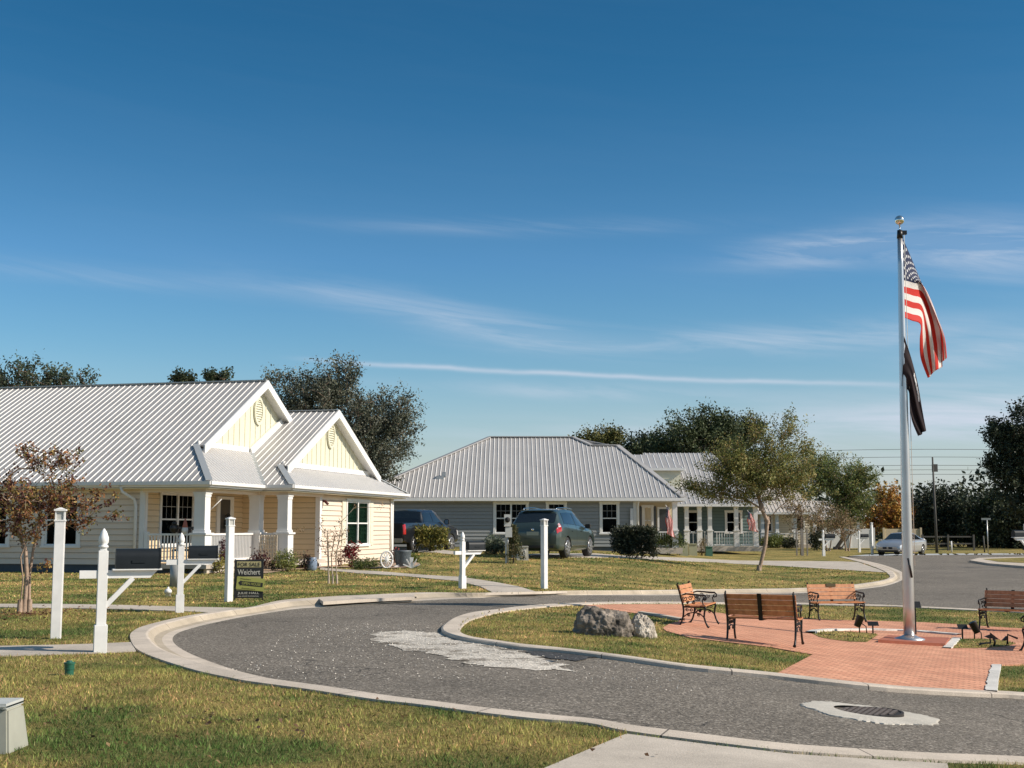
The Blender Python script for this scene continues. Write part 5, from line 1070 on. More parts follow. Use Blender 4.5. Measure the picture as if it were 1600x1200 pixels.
# electric meter post
p = at(793.5, 880); s = p.y/2012; t = thing('meter_post', p, 'electric meter on a thin grey post beside the pointed shrub', 'meter')
m = MB(); m.box(p.x-.09, p.x-.03, p.y-.03, p.y+.03, p.z-.05, p.z+1.15); m.tube([p+Vector((.0, -.03, 0)), p+Vector((.0, -.03, .7)), p+Vector((-.03, -.03, .95))], .03, 8); m.build('post', mat('galvanised', (.5, .5, .49), .4, .6), t)
m = MB(); m.box(p.x-.12, p.x+.1, p.y-.12, p.y+.02, p.z+1.2, p.z+1.6); m.box(p.x-.08, p.x+.14, p.y-.1, p.y+.02, p.z+.85, p.z+1.18); m.build('housing', mat('meter_housing', (.62, .61, .58), .4, .2), t)
m = MB(); m.tube([(p.x-.01, p.y-.12, p.z+1.42), (p.x-.01, p.y-.2, p.z+1.42)], [.09, .08], 16); m.build('meter_glass', DARK, t)
# ---- for sale sign
def text(s, wd, hgt, parent, F, name, m, y=-.003):
    cu = bpy.data.curves.new(name, 'FONT'); cu.body = s; cu.align_x = 'CENTER'; cu.align_y = 'CENTER'; cu.offset = .012
    o = bpy.data.objects.new(name+'_tmp', cu); col.objects.link(o); dg = bpy.context.evaluated_depsgraph_get(); me = bpy.data.meshes.new_from_object(o.evaluated_get(dg)); col.objects.unlink(o); bpy.data.objects.remove(o)
    co = np.array([v.co[:] for v in me.vertices]); lo_, hi_ = co.min(0), co.max(0); c = (lo_+hi_)/2
    for v in me.vertices: x = (v.co.x-c[0])/(hi_[0]-lo_[0])*wd; z = (v.co.y-c[1])/(hi_[1]-lo_[1])*hgt; v.co = F(x, y, z)
    me.materials.clear(); me.materials.append(m); ob = bpy.data.objects.new(name, me); col.objects.link(ob); ob.parent = parent; return ob
p = at(388, 937.5); t = thing('for_sale_sign', p, 'black and yellow FOR SALE yard sign with a tilted open house rider', 'sign'); s = p.y/2012
t.rotation_euler = (0, 0, R(8)); t['_o'] = (0, 0, 0)
W = 41*s; Hs = 59*s; z0 = 3*s
SBL = mat('sign_black', (.012, .013, .014), .5); SYE = mat('sign_yellow', (.36, .32, .16), .5); SGR = mat('sign_lime', (.30, .31, .08), .5); SWH = mat('sign_white', (.42, .41, .36), .5)
SG = {'_o': (0, 0, 0)}
m = MB(); m.box(-W/2-.015, W/2+.015, -.012, .012, z0, z0+Hs); 
for x in (-1, 1): m.box(x*(W/2+.01)-.012, x*(W/2+.01)+.012, -.014, .014, -.1, z0+Hs+.01)
m.build('frame', SBL, t)
m = MB(); m.box(-W*.45, W*.45, -.017, -.012, z0+Hs*.80, z0+Hs*.955); m.box(-W*.45, W*.45, -.017, -.012, z0+Hs*.2, z0+Hs*.56); b_ = m.build('header', SYE, t)
FT = lambda cz, an=0, cx=0: (lambda x, y, z: (cx+x*cos(an)-z*sin(an), -.02+y, cz+x*sin(an)+z*cos(an)))
text('FOR SALE', W*.82, Hs*.10, t, FT(z0+Hs*.875), 'lettering', SBL); text('Weichert', W*.84, Hs*.14, t, FT(z0+Hs*.68), 'lettering', SWH)
text('JULIE HALL', W*.80, Hs*.075, t, FT(z0+Hs*.125), 'lettering', SWH); text('REAL ESTATE PROFESSIONAL', W*.78, Hs*.03, t, FT(z0+Hs*.05), 'lettering', SWH)
an = R(-6); Fq = FT(z0+Hs*.37, an, W*.07)
m = MB(); hw, hh = W*.52, Hs*.165; m.hexa([Fq(-hw, -.012, -hh), Fq(hw, -.012, -hh), Fq(hw, 0, -hh), Fq(-hw, 0, -hh), Fq(-hw, -.012, hh), Fq(hw, -.012, hh), Fq(hw, 0, hh), Fq(-hw, 0, hh)]); rd = m.build('rider', SGR, t)
m = MB(); aw = W*.46; m.add([Fq(-aw, -.015, 0), Fq(-aw*.78, -.015, Hs*.075), Fq(-aw*.78, -.015, Hs*.055), Fq(aw, -.015, Hs*.055), Fq(aw, -.015, -Hs*.055), Fq(-aw*.78, -.015, -Hs*.055), Fq(-aw*.78, -.015, -Hs*.075)], [(6, 5, 4, 3, 2, 1, 0)]); m.build('arrow', SBL, rd)
text('OPEN HOUSE', W*.70, Hs*.07, rd, FT(z0+Hs*.37, an, W*.10), 'lettering', SGR, y=-.019); text('Weichert', W*.4, Hs*.035, rd, FT(z0+Hs*.495, an, -W*.12), 'lettering', SBL, y=-.016); text('Realtors', W*.5, Hs*.03, rd, FT(z0+Hs*.245, an, 0), 'lettering', SBL, y=-.016)

# ================================================================== CARS (nose along +x)
def catm(ps, t):
    n = len(ps)-1; t = min(max(t, 0), n-1e-6); i = int(t); f = t-i
    p0, p1, p2, p3 = ps[max(i-1, 0)], ps[i], ps[i+1], ps[min(i+2, n)]
    return [0.5*(2*b+(c-a)*f+(2*a-5*b+4*c-d)*f*f+(3*b-a-3*c+d)*f**3) for a, b, c, d in zip(p0, p1, p2, p3)]
def car(name, label, cat, st, paint, wheels, wr, glass, lights, rims, extra=None, dark=None):
    """st: stations (x, zb, hw, zs, hwr, zt) from the tail to the nose"""
    xs = [s[0] for s in st]; t = thing(name, (0, 0, 0), label, cat)
    def par(x):
        for i in range(len(xs)-1):
            if x <= xs[i+1]+1e-9: return i+(x-xs[i])/(xs[i+1]-xs[i])
        return len(xs)-1
    def sec(x):
        u = par(x); i = min(int(u), len(st)-2); f = u-i; a, b = st[i], st[i+1]; f2 = f
        _, zb, hw, zs, hr, zt = [p+(q-p)*f2 for p, q in zip(a, b)]
        return [(0, zb), (hw*.80, zb), (hw*.97, zb+.06), (hw, zb+(zs-zb)*.35), (hw, zb+(zs-zb)*.72), (hw*.965, zs), (hr+(hw*.965-hr)*.12, zs+(zt-zs)*.86) if zt-zs > .12 else (hw*.93, zs+(zt-zs)*.5), (hr*.82, zt-.01 if zt-zs > .12 else zt-(zt-zs)*.1), (0, zt+.015)]
    def SP(x, s, off=0.0, sg=1):
        p = catm(sec(x), s)
        if off:
            q = catm(sec(x), min(s+.05, 8)); q0 = catm(sec(x), max(s-.05, 0)); tx = q[0]-q0[0]; tz = q[1]-q0[1]; l = math.hypot(tx, tz) or 1; p = (p[0]+tz/l*off, p[1]-tx/l*off)
        return (x, sg*p[0], p[1])
    X = []
    for a, b in zip(xs, xs[1:]): X += list(np.linspace(a, b, max(2, int((b-a)/.08)+1)))[:-1]
    X.append(xs[-1]); SS = list(np.linspace(0, 8, 33)); m = MB(); vs = []
    for x in X:
        vs += [SP(x, s, 0, 1) for s in SS]+[SP(x, s, 0, -1) for s in SS[1:-1][::-1]]
    n = len(SS)*2-2
    m.add(vs, [(i*n+k, i*n+(k+1) % n, (i+1)*n+(k+1) % n, (i+1)*n+k) for i in range(len(X)-1) for k in range(n)]+[tuple(range(n))[::-1], tuple((len(X)-1)*n+k for k in range(n))], 0, True)
    body = m.build('body', paint, t); me = body.data
    bm = bmesh.new(); bm.from_mesh(me); bmesh.ops.recalc_face_normals(bm, faces=bm.faces); bm.to_mesh(me); bm.free()
    # wheel arches
    c = MB()
    for wx in wheels:
        for sg in (-1, 1): c.tube([(wx, sg*1.3, wr), (wx, sg*.62, wr)], wr+.05, 28, smooth=False)
    cu = c.build('cut', DARK); bm = bmesh.new(); bm.from_mesh(cu.data); bmesh.ops.recalc_face_normals(bm, faces=bm.faces); bm.to_mesh(cu.data); bm.free()
    md = body.modifiers.new('b', 'BOOLEAN'); md.object = cu; md.operation = 'DIFFERENCE'; md.solver = 'EXACT'
    bpy.context.view_layer.update(); dg = bpy.context.evaluated_depsgraph_get(); nm = bpy.data.meshes.new_from_object(body.evaluated_get(dg)); body.modifiers.clear(); body.data = nm; bpy.data.objects.remove(cu)
    for pl in nm.polygons: pl.use_smooth = True
    nm.set_sharp_from_angle(angle=R(38))
    def panel(x0, x1, s0, s1, off, nm_, mt, sg=1, nx=6, ns=4, par_=t, x0b=None, x1b=None):
        m = MB(); vs = []
        for i in range(nx+1):
            for j in range(ns+1):
                f = j/ns; a = x0+((x0b if x0b is not None else x0)-x0)*f; b = x1+((x1b if x1b is not None else x1)-x1)*f
                vs.append(SP(a+(b-a)*i/nx, s0+(s1-s0)*f, off, sg))
        m.add(vs, [(i*(ns+1)+j, i*(ns+1)+j+1, (i+1)*(ns+1)+j+1, (i+1)*(ns+1)+j) for i in range(nx) for j in range(ns)], 0, True); return m.build(nm_, mt, par_)
    for g in glass: panel(*g[:4], .008, 'window', CARG, sg=g[4], x0b=g[5] if len(g) > 5 else None, x1b=g[6] if len(g) > 6 else None)
    for l in lights: panel(l[0], l[1], l[2], l[3], .012, l[5], l[6], sg=l[4], nx=4, ns=4)
    hwm = max(s[2] for s in st)
    for wx in wheels:
        for sg in (-1, 1):
            we = MB(); y = sg*(hwm-.13); m = MB()
            m.tube([(wx, y-sg*.12, wr), (wx, y-sg*.11, wr), (wx, y+sg*.095, wr), (wx, y+sg*.12, wr)], [wr*.93, wr, wr, wr*.93], 32); ty = m.build('wheel', TYRE, t)
            m = MB(); m.tube([(wx, y+sg*.115, wr), (wx, y+sg*.128, wr)], [wr*.70, wr*.68], 28)
            for k in range(rims):
                a = 2*pi*k/rims; d = Vector((cos(a), 0, sin(a))); c0 = Vector((wx, y+sg*.135, wr)); m.bar(c0+d*.04, c0+d*wr*.66, wr*.17, .03, up=Vector((0, 1, 0)))
            m.tube([(wx, y+sg*.12, wr), (wx, y+sg*.15, wr)], .07, 12); m.build('rim', RIMM, ty)
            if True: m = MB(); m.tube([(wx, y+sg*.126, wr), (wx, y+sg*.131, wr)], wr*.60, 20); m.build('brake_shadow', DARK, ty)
    if extra: extra(t, SP, panel)
    return t
CARG = mat('car_glass', (.012, .016, .02), .05, spec=.9); TYRE = mat('tyre', (.02, .02, .02), .85); RIMM = mat('alloy_rim', (.55, .55, .56), .28, .8); CHROME = mat('chrome', (.7, .7, .7), .12, 1.0)
TAIL = mat('tail_lamp_red', (.42, .015, .012), .15, coat=.6); LAMPC = mat('lamp_clear', (.75, .74, .74), .12, .2, coat=.6); PLAS = mat('black_plastic', (.02, .02, .021), .6); PLATE = mat('licence_plate', (.30, .33, .28), .5)
def carpaint(n, c, me=.5): return mat(n, c, .30, me, coat=.8)
# dark green sport utility vehicle seen from behind
suv_st = [(-2.52, .46, .72, .86, .62, .92), (-2.49, .36, .86, .98, .68, 1.03), (-2.40, .30, .93, 1.08, .70, 1.16), (-2.22, .27, .955, 1.13, .72, 1.32), (-1.90, .25, .965, 1.14, .69, 1.64), (-1.55, .24, .97, 1.14, .67, 1.71), (-.8, .24, .97, 1.11, .67, 1.735), (0, .24, .97, 1.07, .66, 1.71), (.55, .24, .97, 1.04, .62, 1.60), (1.30, .24, .965, 1.0, .70, 1.10), (1.7, .25, .96, .97, .74, 1.03), (2.2, .28, .90, .86, .62, .90), (2.45, .34, .80, .64, .5, .68), (2.52, .42, .66, .56, .4, .58)]
def suv_extra(t, SP, panel):
    for sg in (-1, 1):
        m = MB(); p = Vector((.95, sg*1.02, 1.12)); m.box(.82, 1.0, min(sg*.93, sg*1.13), max(sg*.93, sg*1.13), 1.04, 1.20); m.build('mirror', PLAS, t, bevel=.02)
        m = MB(); m.tube([(-1.75, sg*.60, 1.70), (-1.6, sg*.61, 1.76), (-.6, sg*.61, 1.79), (.25, sg*.59, 1.74), (.4, sg*.58, 1.68)], .018, 6); m.build('roof_rail', CHROME, t)
        for x in (-.95, .15): m = MB(); m.box(x, x+.2, min(sg*.96, sg*.99), max(sg*.96, sg*.99), .93, .96); m.build('door_handle', carpaint('suv_paint', (0, 0, 0)), t)
        m = MB(); m.bar((-1.0, sg*.985, .42), (.9, sg*.985, .40), .02, .03); m.build('side_trim', CHROME, t)
        for x in (-.35, .85, -1.35): m = MB(); m.add([SP(x, 3+k*.33, .004, sg) for k in range(8)]+[SP(x+.014, 3+k*.33, .004, sg) for k in range(8)], [(k, k+1, k+9, k+8) for k in range(7)]); m.build('door_seam', DARK, t)
        m = MB(); m.tube([(-2.30, sg*.52, .32), (-2.50, sg*.52, .31)], .045, 12); m.build('exhaust_tip', CHROME, t)
    m = MB(); m.box(-2.53, -2.50, -.22, .22, .80, .93); m.build('licence_plate', PLATE, t)
    m = MB(); m.box(-2.545, -2.46, -.78, .78, .36, .45); m.build('bumper_lower', PLAS, t, bevel=.02)
    m = MB(); m.tube([(-2.505, 0, 1.0), (-2.53, 0, 1.0)], .05, 12); m.build('badge', CHROME, t)
    m = MB(); m.box(-1.98, -1.80, -.6, .6, 1.655, 1.685); m.build('spoiler', carpaint('suv_paint', (0, 0, 0)), t, bevel=.012)
suv = car('sport_utility_vehicle', 'dark green sport utility vehicle parked before the grey house, seen from behind', 'car', suv_st, carpaint('suv_paint', (.050, .074, .070), .4), (-1.45, 1.42), .37,
    [(-1.75, -.42, 5.15, 5.9, 1, -1.62, -.42), (-1.75, -.42, 5.15, 5.9, -1, -1.62, -.42), (-.34, .98, 5.15, 5.9, 1, -.34, .52), (-.34, .98, 5.15, 5.9, -1, -.34, .52), (-2.30, -1.96, 6.1, 8, 1), (-2.30, -1.96, 6.1, 8, -1), (.62, 1.22, 6.2, 8, 1), (.62, 1.22, 6.2, 8, -1)],
    [(-2.47, -2.16, 4.2, 5.4, 1, 'tail_light', TAIL), (-2.47, -2.16, 4.2, 5.4, -1, 'tail_light', TAIL), (-2.5, -2.2, 4.85, 5.45, -1, 'reversing_light', LAMPC)], 9, suv_extra)
def heading(o, az, p): o.location = p; o.rotation_euler = (0, 0, pi/2-az)
g_ = 46.3; c_ = PW(868, 866, g_); heading(suv, R(19.5), (c_.x, g_+1.2, gz(c_.x, g_, .085)))
# black pickup
tr_st = [(-2.95, .62, .85, 1.22, .80, 1.26), (-2.90, .55, .97, 1.30, .86, 1.36), (-2.2, .45, 1.0, 1.32, .88, 1.38), (-1.12, .42, 1.01, 1.32, .88, 1.39), (-1.05, .42, 1.01, 1.32, .80, 1.50), (-.85, .42, 1.01, 1.31, .74, 1.86), (-.5, .42, 1.01, 1.30, .72, 1.93), (.4, .42, 1.01, 1.27, .71, 1.94), (.85, .42, 1.01, 1.25, .68, 1.86), (1.50, .42, 1.01, 1.22, .78, 1.34), (2.2, .45, 1.0, 1.16, .80, 1.27), (2.75, .48, .97, 1.05, .75, 1.16), (2.92, .52, .9, .88, .6, .94), (2.97, .6, .8, .8, .5, .84)]
def tr_extra(t, SP, panel):
    for sg in (-1, 1):
        m = MB(); m.box(1.12, 1.25, min(sg*.98, sg*1.22), max(sg*.98, sg*1.22), 1.28, 1.52); mi = m.build('mirror', PLAS, t, bevel=.03); m = MB(); m.box(1.105, 1.12, min(sg*1.03, sg*1.20), max(sg*1.03, sg*1.20), 1.31, 1.49); m.build('mirror_glass', CHROME, mi)
        m = MB(); m.box(-.62, -.42, min(sg*1.0, sg*1.03), max(sg*1.0, sg*1.03), 1.12, 1.15); m.box(.35, .55, min(sg*1.0, sg*1.03), max(sg*1.0, sg*1.03), 1.12, 1.15); m.build('door_handle', CHROME, t)
        for x in (-1.08, -.02, 1.02): m = MB(); m.add([SP(x, 3+k*.27, .004, sg) for k in range(8)]+[SP(x+.016, 3+k*.27, .004, sg) for k in range(8)], [(k, k+1, k+9, k+8) for k in range(7)]); m.build('door_seam', mat('seam_grey', (.2, .2, .2)), t)
        m = MB(); m.bar((-1.0, sg*1.0, .42), (1.1, sg*1.0, .42), .12, .05); m.build('running_board', PLAS, t)
    m = MB(); m.box(-3.06, -2.92, -.95, .95, .52, .70); m.build('rear_bumper', CHROME, t, bevel=.03)
truck = car('pickup_truck', 'black crew cab pickup truck parked behind the corner of the cream house', 'truck', tr_st, carpaint('truck_paint', (.010, .012, .017), .2), (-1.85, 1.95), .42,
    [(-.98, -.08, 5.2, 5.88, 1, -.82, -.08), (-.98, -.08, 5.2, 5.88, -1, -.82, -.08), (.04, 1.18, 5.2, 5.88, 1, .04, .78), (.04, 1.18, 5.2, 5.88, -1, .04, .78), (-1.04, -.86, 6.2, 8, 1), (-1.04, -.86, 6.2, 8, -1), (.9, 1.44, 6.2, 8, 1), (.9, 1.44, 6.2, 8, -1)],
    [(-2.93, -2.80, 3.2, 4.9, 1, 'tail_light', TAIL), (-2.93, -2.80, 3.2, 4.9, -1, 'tail_light', TAIL), (2.6, 2.86, 3.6, 4.7, 1, 'headlight', LAMPC), (2.6, 2.86, 3.6, 4.7, -1, 'headlight', LAMPC)], 6, tr_extra)
az_ = R(21); c_ = PW(632, 863, 54.2); right = Vector((cos(az_), -sin(az_), 0)); fw = Vector((sin(az_), cos(az_), 0)); cc = c_+fw*2.95-right*1.0; heading(truck, az_, (cc.x, cc.y, gz(cc.x, cc.y, .085)))
# silver sedan coming towards us
se_st = [(-2.48, .42, .70, .82, .5, .88), (-2.42, .32, .84, .92, .6, 1.0), (-2.0, .24, .92, .96, .68, 1.06), (-1.55, .22, .93, .95, .66, 1.14), (-.75, .21, .93, .94, .58, 1.38), (-.2, .21, .93, .93, .57, 1.43), (.3, .21, .93, .92, .56, 1.39), (1.15, .21, .93, .88, .66, .98), (1.6, .22, .92, .82, .70, .92), (2.15, .25, .87, .70, .6, .78), (2.42, .30, .76, .58, .45, .62), (2.50, .36, .6, .52, .3, .54)]
def se_extra(t, SP, panel):
    for sg in (-1, 1): m = MB(); m.box(.82, .98, min(sg*.9, sg*1.1), max(sg*.9, sg*1.1), .90, 1.02); m.build('mirror', carpaint('silver_paint', (0, 0, 0)), t, bevel=.02)
    m = MB(); m.box(2.40, 2.52, .06, .30, .42, .54); m.box(2.40, 2.52, -.30, -.06, .42, .54); m.build('grille', PLAS, t); m = MB(); m.box(2.36, 2.51, -.62, .62, .22, .33); m.build('air_intake', PLAS, t, bevel=.02)
    for sg in (-1, 1): m = MB(); m.tube([(2.32, sg*.68, .34), (2.44, sg*.66, .34)], .06, 12); m.build('fog_lamp', LAMPC, t)
    for x in (-.05, .98): 
        for sg in (-1, 1): m = MB(); m.add([SP(x, 3+k*.3, .004, sg) for k in range(8)]+[SP(x+.014, 3+k*.3, .004, sg) for k in range(8)], [(k, k+1, k+9, k+8) for k in range(7)]); m.build('door_seam', DARK, t)
sed = car('sedan', 'silver sedan parked at the far kerb facing the camera', 'car', se_st, carpaint('silver_paint', (.50, .50, .51), .6), (-1.42, 1.38), .33,
    [(-1.35, -.08, 5.15, 5.9, 1, -.8, -.08), (-1.35, -.08, 5.15, 5.9, -1, -.8, -.08), (.0, .95, 5.15, 5.9, 1, .0, .35), (.0, .95, 5.15, 5.9, -1, .0, .35), (.36, 1.1, 6.1, 8, 1), (.36, 1.1, 6.1, 8, -1)],
    [(2.1, 2.4, 4.3, 5.7, 1, 'headlight', LAMPC), (2.1, 2.4, 4.3, 5.7, -1, 'headlight', LAMPC)], 5, se_extra)
pf = at(1388, 868.5, 0); az_ = R(36+180); fw = Vector((sin(az_), cos(az_), 0)); cc = pf-fw*2.4; heading(sed, az_, (cc.x, cc.y, gz(cc.x, cc.y, .0)))

# ================================================================== TREES AND PLANTS
from mathutils import noise as mnoise
def leaves_at(C, sig, n, size, cols, name, m, parent=None, org=(0, 0, 0), asp=.55, up=0.0, axis=None):
    C = np.asarray(C); k = len(C); N_ = k*n; cen = np.repeat(C, n, 0)+rng.normal(0, 1, (N_, 3))*np.asarray(sig)*(1 if axis is None else .48)
    if axis is not None: cen += np.repeat(np.asarray(axis), n, 0)*rng.uniform(-1.2, 1.9, N_)[:, None]*sig

    d = rng.normal(0, 1, (N_, 3)); d[:, 2] += up; d /= np.linalg.norm(d, axis=1)[:, None]; e = rng.normal(0, 1, (N_, 3)); e -= d*(e*d).sum(1)[:, None]; e /= np.linalg.norm(e, axis=1)[:, None]
    s = (size*rng.uniform(.6, 1.3, N_))[:, None]; V = np.stack([cen-d*s*.5, cen+e*s*asp*.5, cen+d*s*.5, cen-e*s*asp*.5], 1).reshape(-1, 3)
    cols = np.asarray(cols); ci = rng.integers(0, len(cols), k); cc = np.repeat(ci, n); sw = rng.random(N_) < .4; cc[sw] = rng.integers(0, len(cols), sw.sum()); T = cols[cc]*(rng.uniform(.65, 1.3, N_)*np.repeat(rng.uniform(.8, 1.2, k), n))[:, None]
    return npmesh(name, V, 4, m, T, parent, org)
LEAF = leafmat('leaf', (1, 1, 1)); LEAFD = leafmat('leaf_dense', (1, 1, 1), .12, .6)
def tree(name, label, base, ells, ncl, nl, size, cols, trunk_r, forks, group=None, sig=.25, bark=None, lm=None, cat='tree', inner=.35, stems=1, fork_h=None, twig=.012, wood='trunk', crown='crown', asp=.55, gap=3.4, spray=True):
    """ells: (centre, (rx,ry,rz), weight); forks: list of polylines of points for the main stems (world)"""
    base = Vector(base); t = thing(name, base, label, cat, group); org = tuple(base)
    wts = np.array([e[2] for e in ells], float); wts /= wts.sum(); C = []
    while len(C) < ncl:
        e = ells[rng.choice(len(ells), p=wts)]; d = rng.normal(0, 1, 3); d /= np.linalg.norm(d); r = (inner+(1-inner)*rng.random())**(1/1.6)*(1+.10*rng.normal()); fq = gap/max(e[1][0], .3); cc_ = Vector((e[0][0]+d[0]*e[1][0]*r, e[0][1]+d[1]*e[1][1]*r, e[0][2]+d[2]*e[1][2]*r))
        if mnoise.noise(cc_*fq+base) < -.06 and rng.random() < .88: continue
        C.append(cc_); continue
        C.append(Vector((e[0][0]+d[0]*e[1][0]*r, e[0][1]+d[1]*e[1][1]*r, e[0][2]+d[2]*e[1][2]*r)))
    nodes = []; par = []; 
    for f in forks:
        prev = -1
        for i, p in enumerate(f):
            p = Vector(p)
            if prev >= 0 and i:
                a = nodes[prev]
                for k in range(1, 3): nodes.append(a.lerp(p, k/3)); par.append(prev); prev = len(nodes)-1
            nodes.append(p); par.append(prev); prev = len(nodes)-1
    first = [0]; top = Vector(forks[0][-1]); order = sorted(range(len(C)), key=lambda i: (C[i]-top).length); load = [0]*len(nodes)
    nstart = len(nodes); A = [tuple(n) for n in nodes]
    for i in order:
        c = C[i]; arr = np.array(A); dist = np.linalg.norm(arr-np.array(c), axis=1)+np.where(arr[:, 2] > c.z+.05, .8*size*5, 0)+np.where(arr[:, 2] < base.z+.3*(top.z-base.z), 50, 0)
        j = int(dist.argmin()); prev = j; a = nodes[j]; Ln = (c-a).length; k = max(1, min(4, int(Ln/(size*3))))
        off = Vector((random.gauss(0, 1), random.gauss(0, 1), random.gauss(0, .5)))*Ln*.07
        for q in range(1, k+1):
            f = q/k; p = a.lerp(c, f)+off*sin(pi*f)-Vector((0, 0, Ln*.06*sin(pi*f))); nodes.append(p); A.append(tuple(p)); par.append(prev); load.append(0); prev = len(nodes)-1
        load[prev] += 1
    for i in range(len(nodes)-1, -1, -1):
        if par[i] >= 0: load[par[i]] += load[i]
    mx_ = max(max(load[:nstart]), 1); rad = [max(twig*.6, trunk_r*(l/mx_)**.48) for l in load]
    zr = max(top.z-base.z, .1)
    for i in range(nstart): rad[i] = max(rad[i], trunk_r*(1-.45*(nodes[i].z-base.z)/zr) if len(forks) == 1 else rad[i]); 
    mb = MB()
    for i, p in enumerate(nodes):
        if par[i] < 0: continue
        j = par[i]; r0 = min(rad[j], rad[i]*1.5) if i >= nstart else rad[j]; r1 = rad[i]
        mb.tube([nodes[j], p], [r0, r1], 7 if r0 > .04 else (5 if r0 > .015 else 3), cap=False)
    for f in forks: b = Vector(f[0]); mb.tube([b+Vector((0, 0, -.08)), b+Vector((0, 0, .05)), b+Vector((0, 0, .22))], [trunk_r*1.55, trunk_r*1.3, trunk_r*1.03], 9, cap=False)
    mb.build(wood, bark or BARK, t); ax_ = []; cc0 = Vector([sum(c[i] for c in C)/len(C) for i in range(3)])
    for c in C:
        a = (c-cc0).normalized()*.9+Vector((random.gauss(0, .45), random.gauss(0, .45), .55+random.gauss(0, .25))); ax_.append(tuple(a.normalized()))
    leaves_at([tuple(c) for c in C], sig, nl, size, cols, crown, lm or LEAF, t, org, asp=asp, axis=ax_ if spray else None); return t
def ell(px, py, rx, ry, Y, w=1.0, deep=.8):
    c = PW(px, py, Y); s = Y/2012; return ((c.x, c.y, c.z), (rx*s, rx*s*deep, ry*s), w)
def PX(pts, Y, dy=0): return [PW(x, y, Y+dy) for x, y in pts]
def gbase(px, Y): p = PW(px, 850, Y); return Vector((p.x, Y, gz(p.x, Y)))
DG = [(.05, .07, .035), (.07, .09, .045), (.10, .12, .06), (.035, .05, .025)]
# big tree behind the cream house
b = gbase(535, 66); tree('shade_tree', 'large grey green tree rising behind the gables of the cream house', b,
    [ell(530, 655, 85, 62, 66, 3), ell(590, 690, 62, 62, 66, 2.2), ell(470, 630, 65, 45, 66, 1.6), ell(520, 600, 55, 35, 66, .8), ell(615, 655, 48, 44, 66, 1.2), ell(560, 740, 60, 45, 66, 1.2), ell(445, 590, 40, 24, 66, .35), ell(540, 582, 28, 26, 66, .3)], 900, 56, .13,
    [(.09, .10, .065), (.15, .16, .11), (.045, .055, .038), (.26, .26, .20)], .28, [[b]+PX([(533, 780), (530, 720), (528, 680)], 66)], sig=.27, twig=.02, inner=.1)
b = gbase(70, 62); tree('shade_tree', 'tree top showing over the left end of the cream house roof', b, [ell(60, 640, 75, 55, 62, 2), ell(50, 592, 45, 28, 62, .7), ell(115, 605, 40, 28, 62, .6), ell(20, 600, 40, 26, 62, .6)], 240, 34, .15, [(.075, .10, .055), (.12, .135, .085), (.05, .07, .04)], .22, [[b]+PX([(70, 740), (68, 670)], 62)], sig=.25, twig=.018)
for x, y, rx, ry, lb in ((284, 594, 15, 7, 'tiny tree top peeping over the middle of the cream house ridge'), (341, 592, 20, 9, 'small dark tree top over the right part of the cream house ridge')):
    b = gbase(x, 90); tree('pine_tree', lb, b, [ell(x, y, rx, ry, 90, 1)], 34, 50, .22, DG, .2, [[b]+PX([(x, 680), (x, y+5)], 90)], sig=.28)
# trees beyond the grey house
for x, y, rx, ry, n, lb, cl, Y in ((938, 690, 38, 14, 90, 'olive tree top showing above the grey house ridge', [(.12, .12, .03), (.17, .15, .05), (.08, .09, .03)], 115),
        (1000, 704, 42, 18, 110, 'dark tree joining the olive tree top and the big oak', DG, 112), (1085, 690, 82, 46, 330, 'broad dark oak rising beyond the ridge of the grey house', [(.04, .06, .025), (.065, .085, .035), (.10, .12, .055)], 108), (1152, 690, 42, 36, 160, 'dark oak top just left of the feathery lawn tree', [(.035, .05, .025), (.055, .07, .035)], 112)):
    b = gbase(x, Y); E_ = [ell(x, y, rx, ry, Y, 2), ell(x-rx*.5, y+ry*.5, rx*.6, ry*.6, Y), ell(x+rx*.4, y-ry*.35, rx*.5, ry*.6, Y), ell(x, y+ry*1.2, rx*.9, ry*.7, Y)]
    tree('oak_tree', lb, b, E_, int(n*1.3), 70, .23, cl, .35, [[b]+PX([(x, 800), (x, y+ry)], Y)], sig=.46, twig=.03, lm=LEAFD, bark=BARKD, inner=.05)
# lawn tree
b = at(1186, 892); Y = b.y; LT = [(.18, .20, .055), (.26, .26, .08), (.10, .125, .04), (.36, .34, .14), (.30, .22, .08)]
tree('lawn_tree', 'slender leaning tree with a wide feathery olive crown on the lawn across the road', b,
    [ell(1185, 742, 82, 42, Y, 3), ell(1150, 725, 55, 38, Y, 1.4), ell(1225, 735, 60, 45, Y, 1.6), ell(1195, 700, 38, 35, Y, .7), ell(1178, 668, 22, 22, Y, .12), ell(1232, 672, 26, 30, Y, .35), ell(1095, 762, 38, 14, Y, .45), ell(1130, 775, 50, 14, Y, .5), ell(1260, 700, 22, 25, Y, .12)], 860, 42, .085, LT, .075,
    [[b]+PX([(1196, 850), (1199, 815), (1190, 795), (1183, 770)], Y), PX([(1199, 815), (1215, 795), (1240, 775)], Y, .2), PX([(1190, 795), (1165, 780), (1130, 770)], Y, -.2)], sig=.19, twig=.007, bark=BARKL, inner=.05)
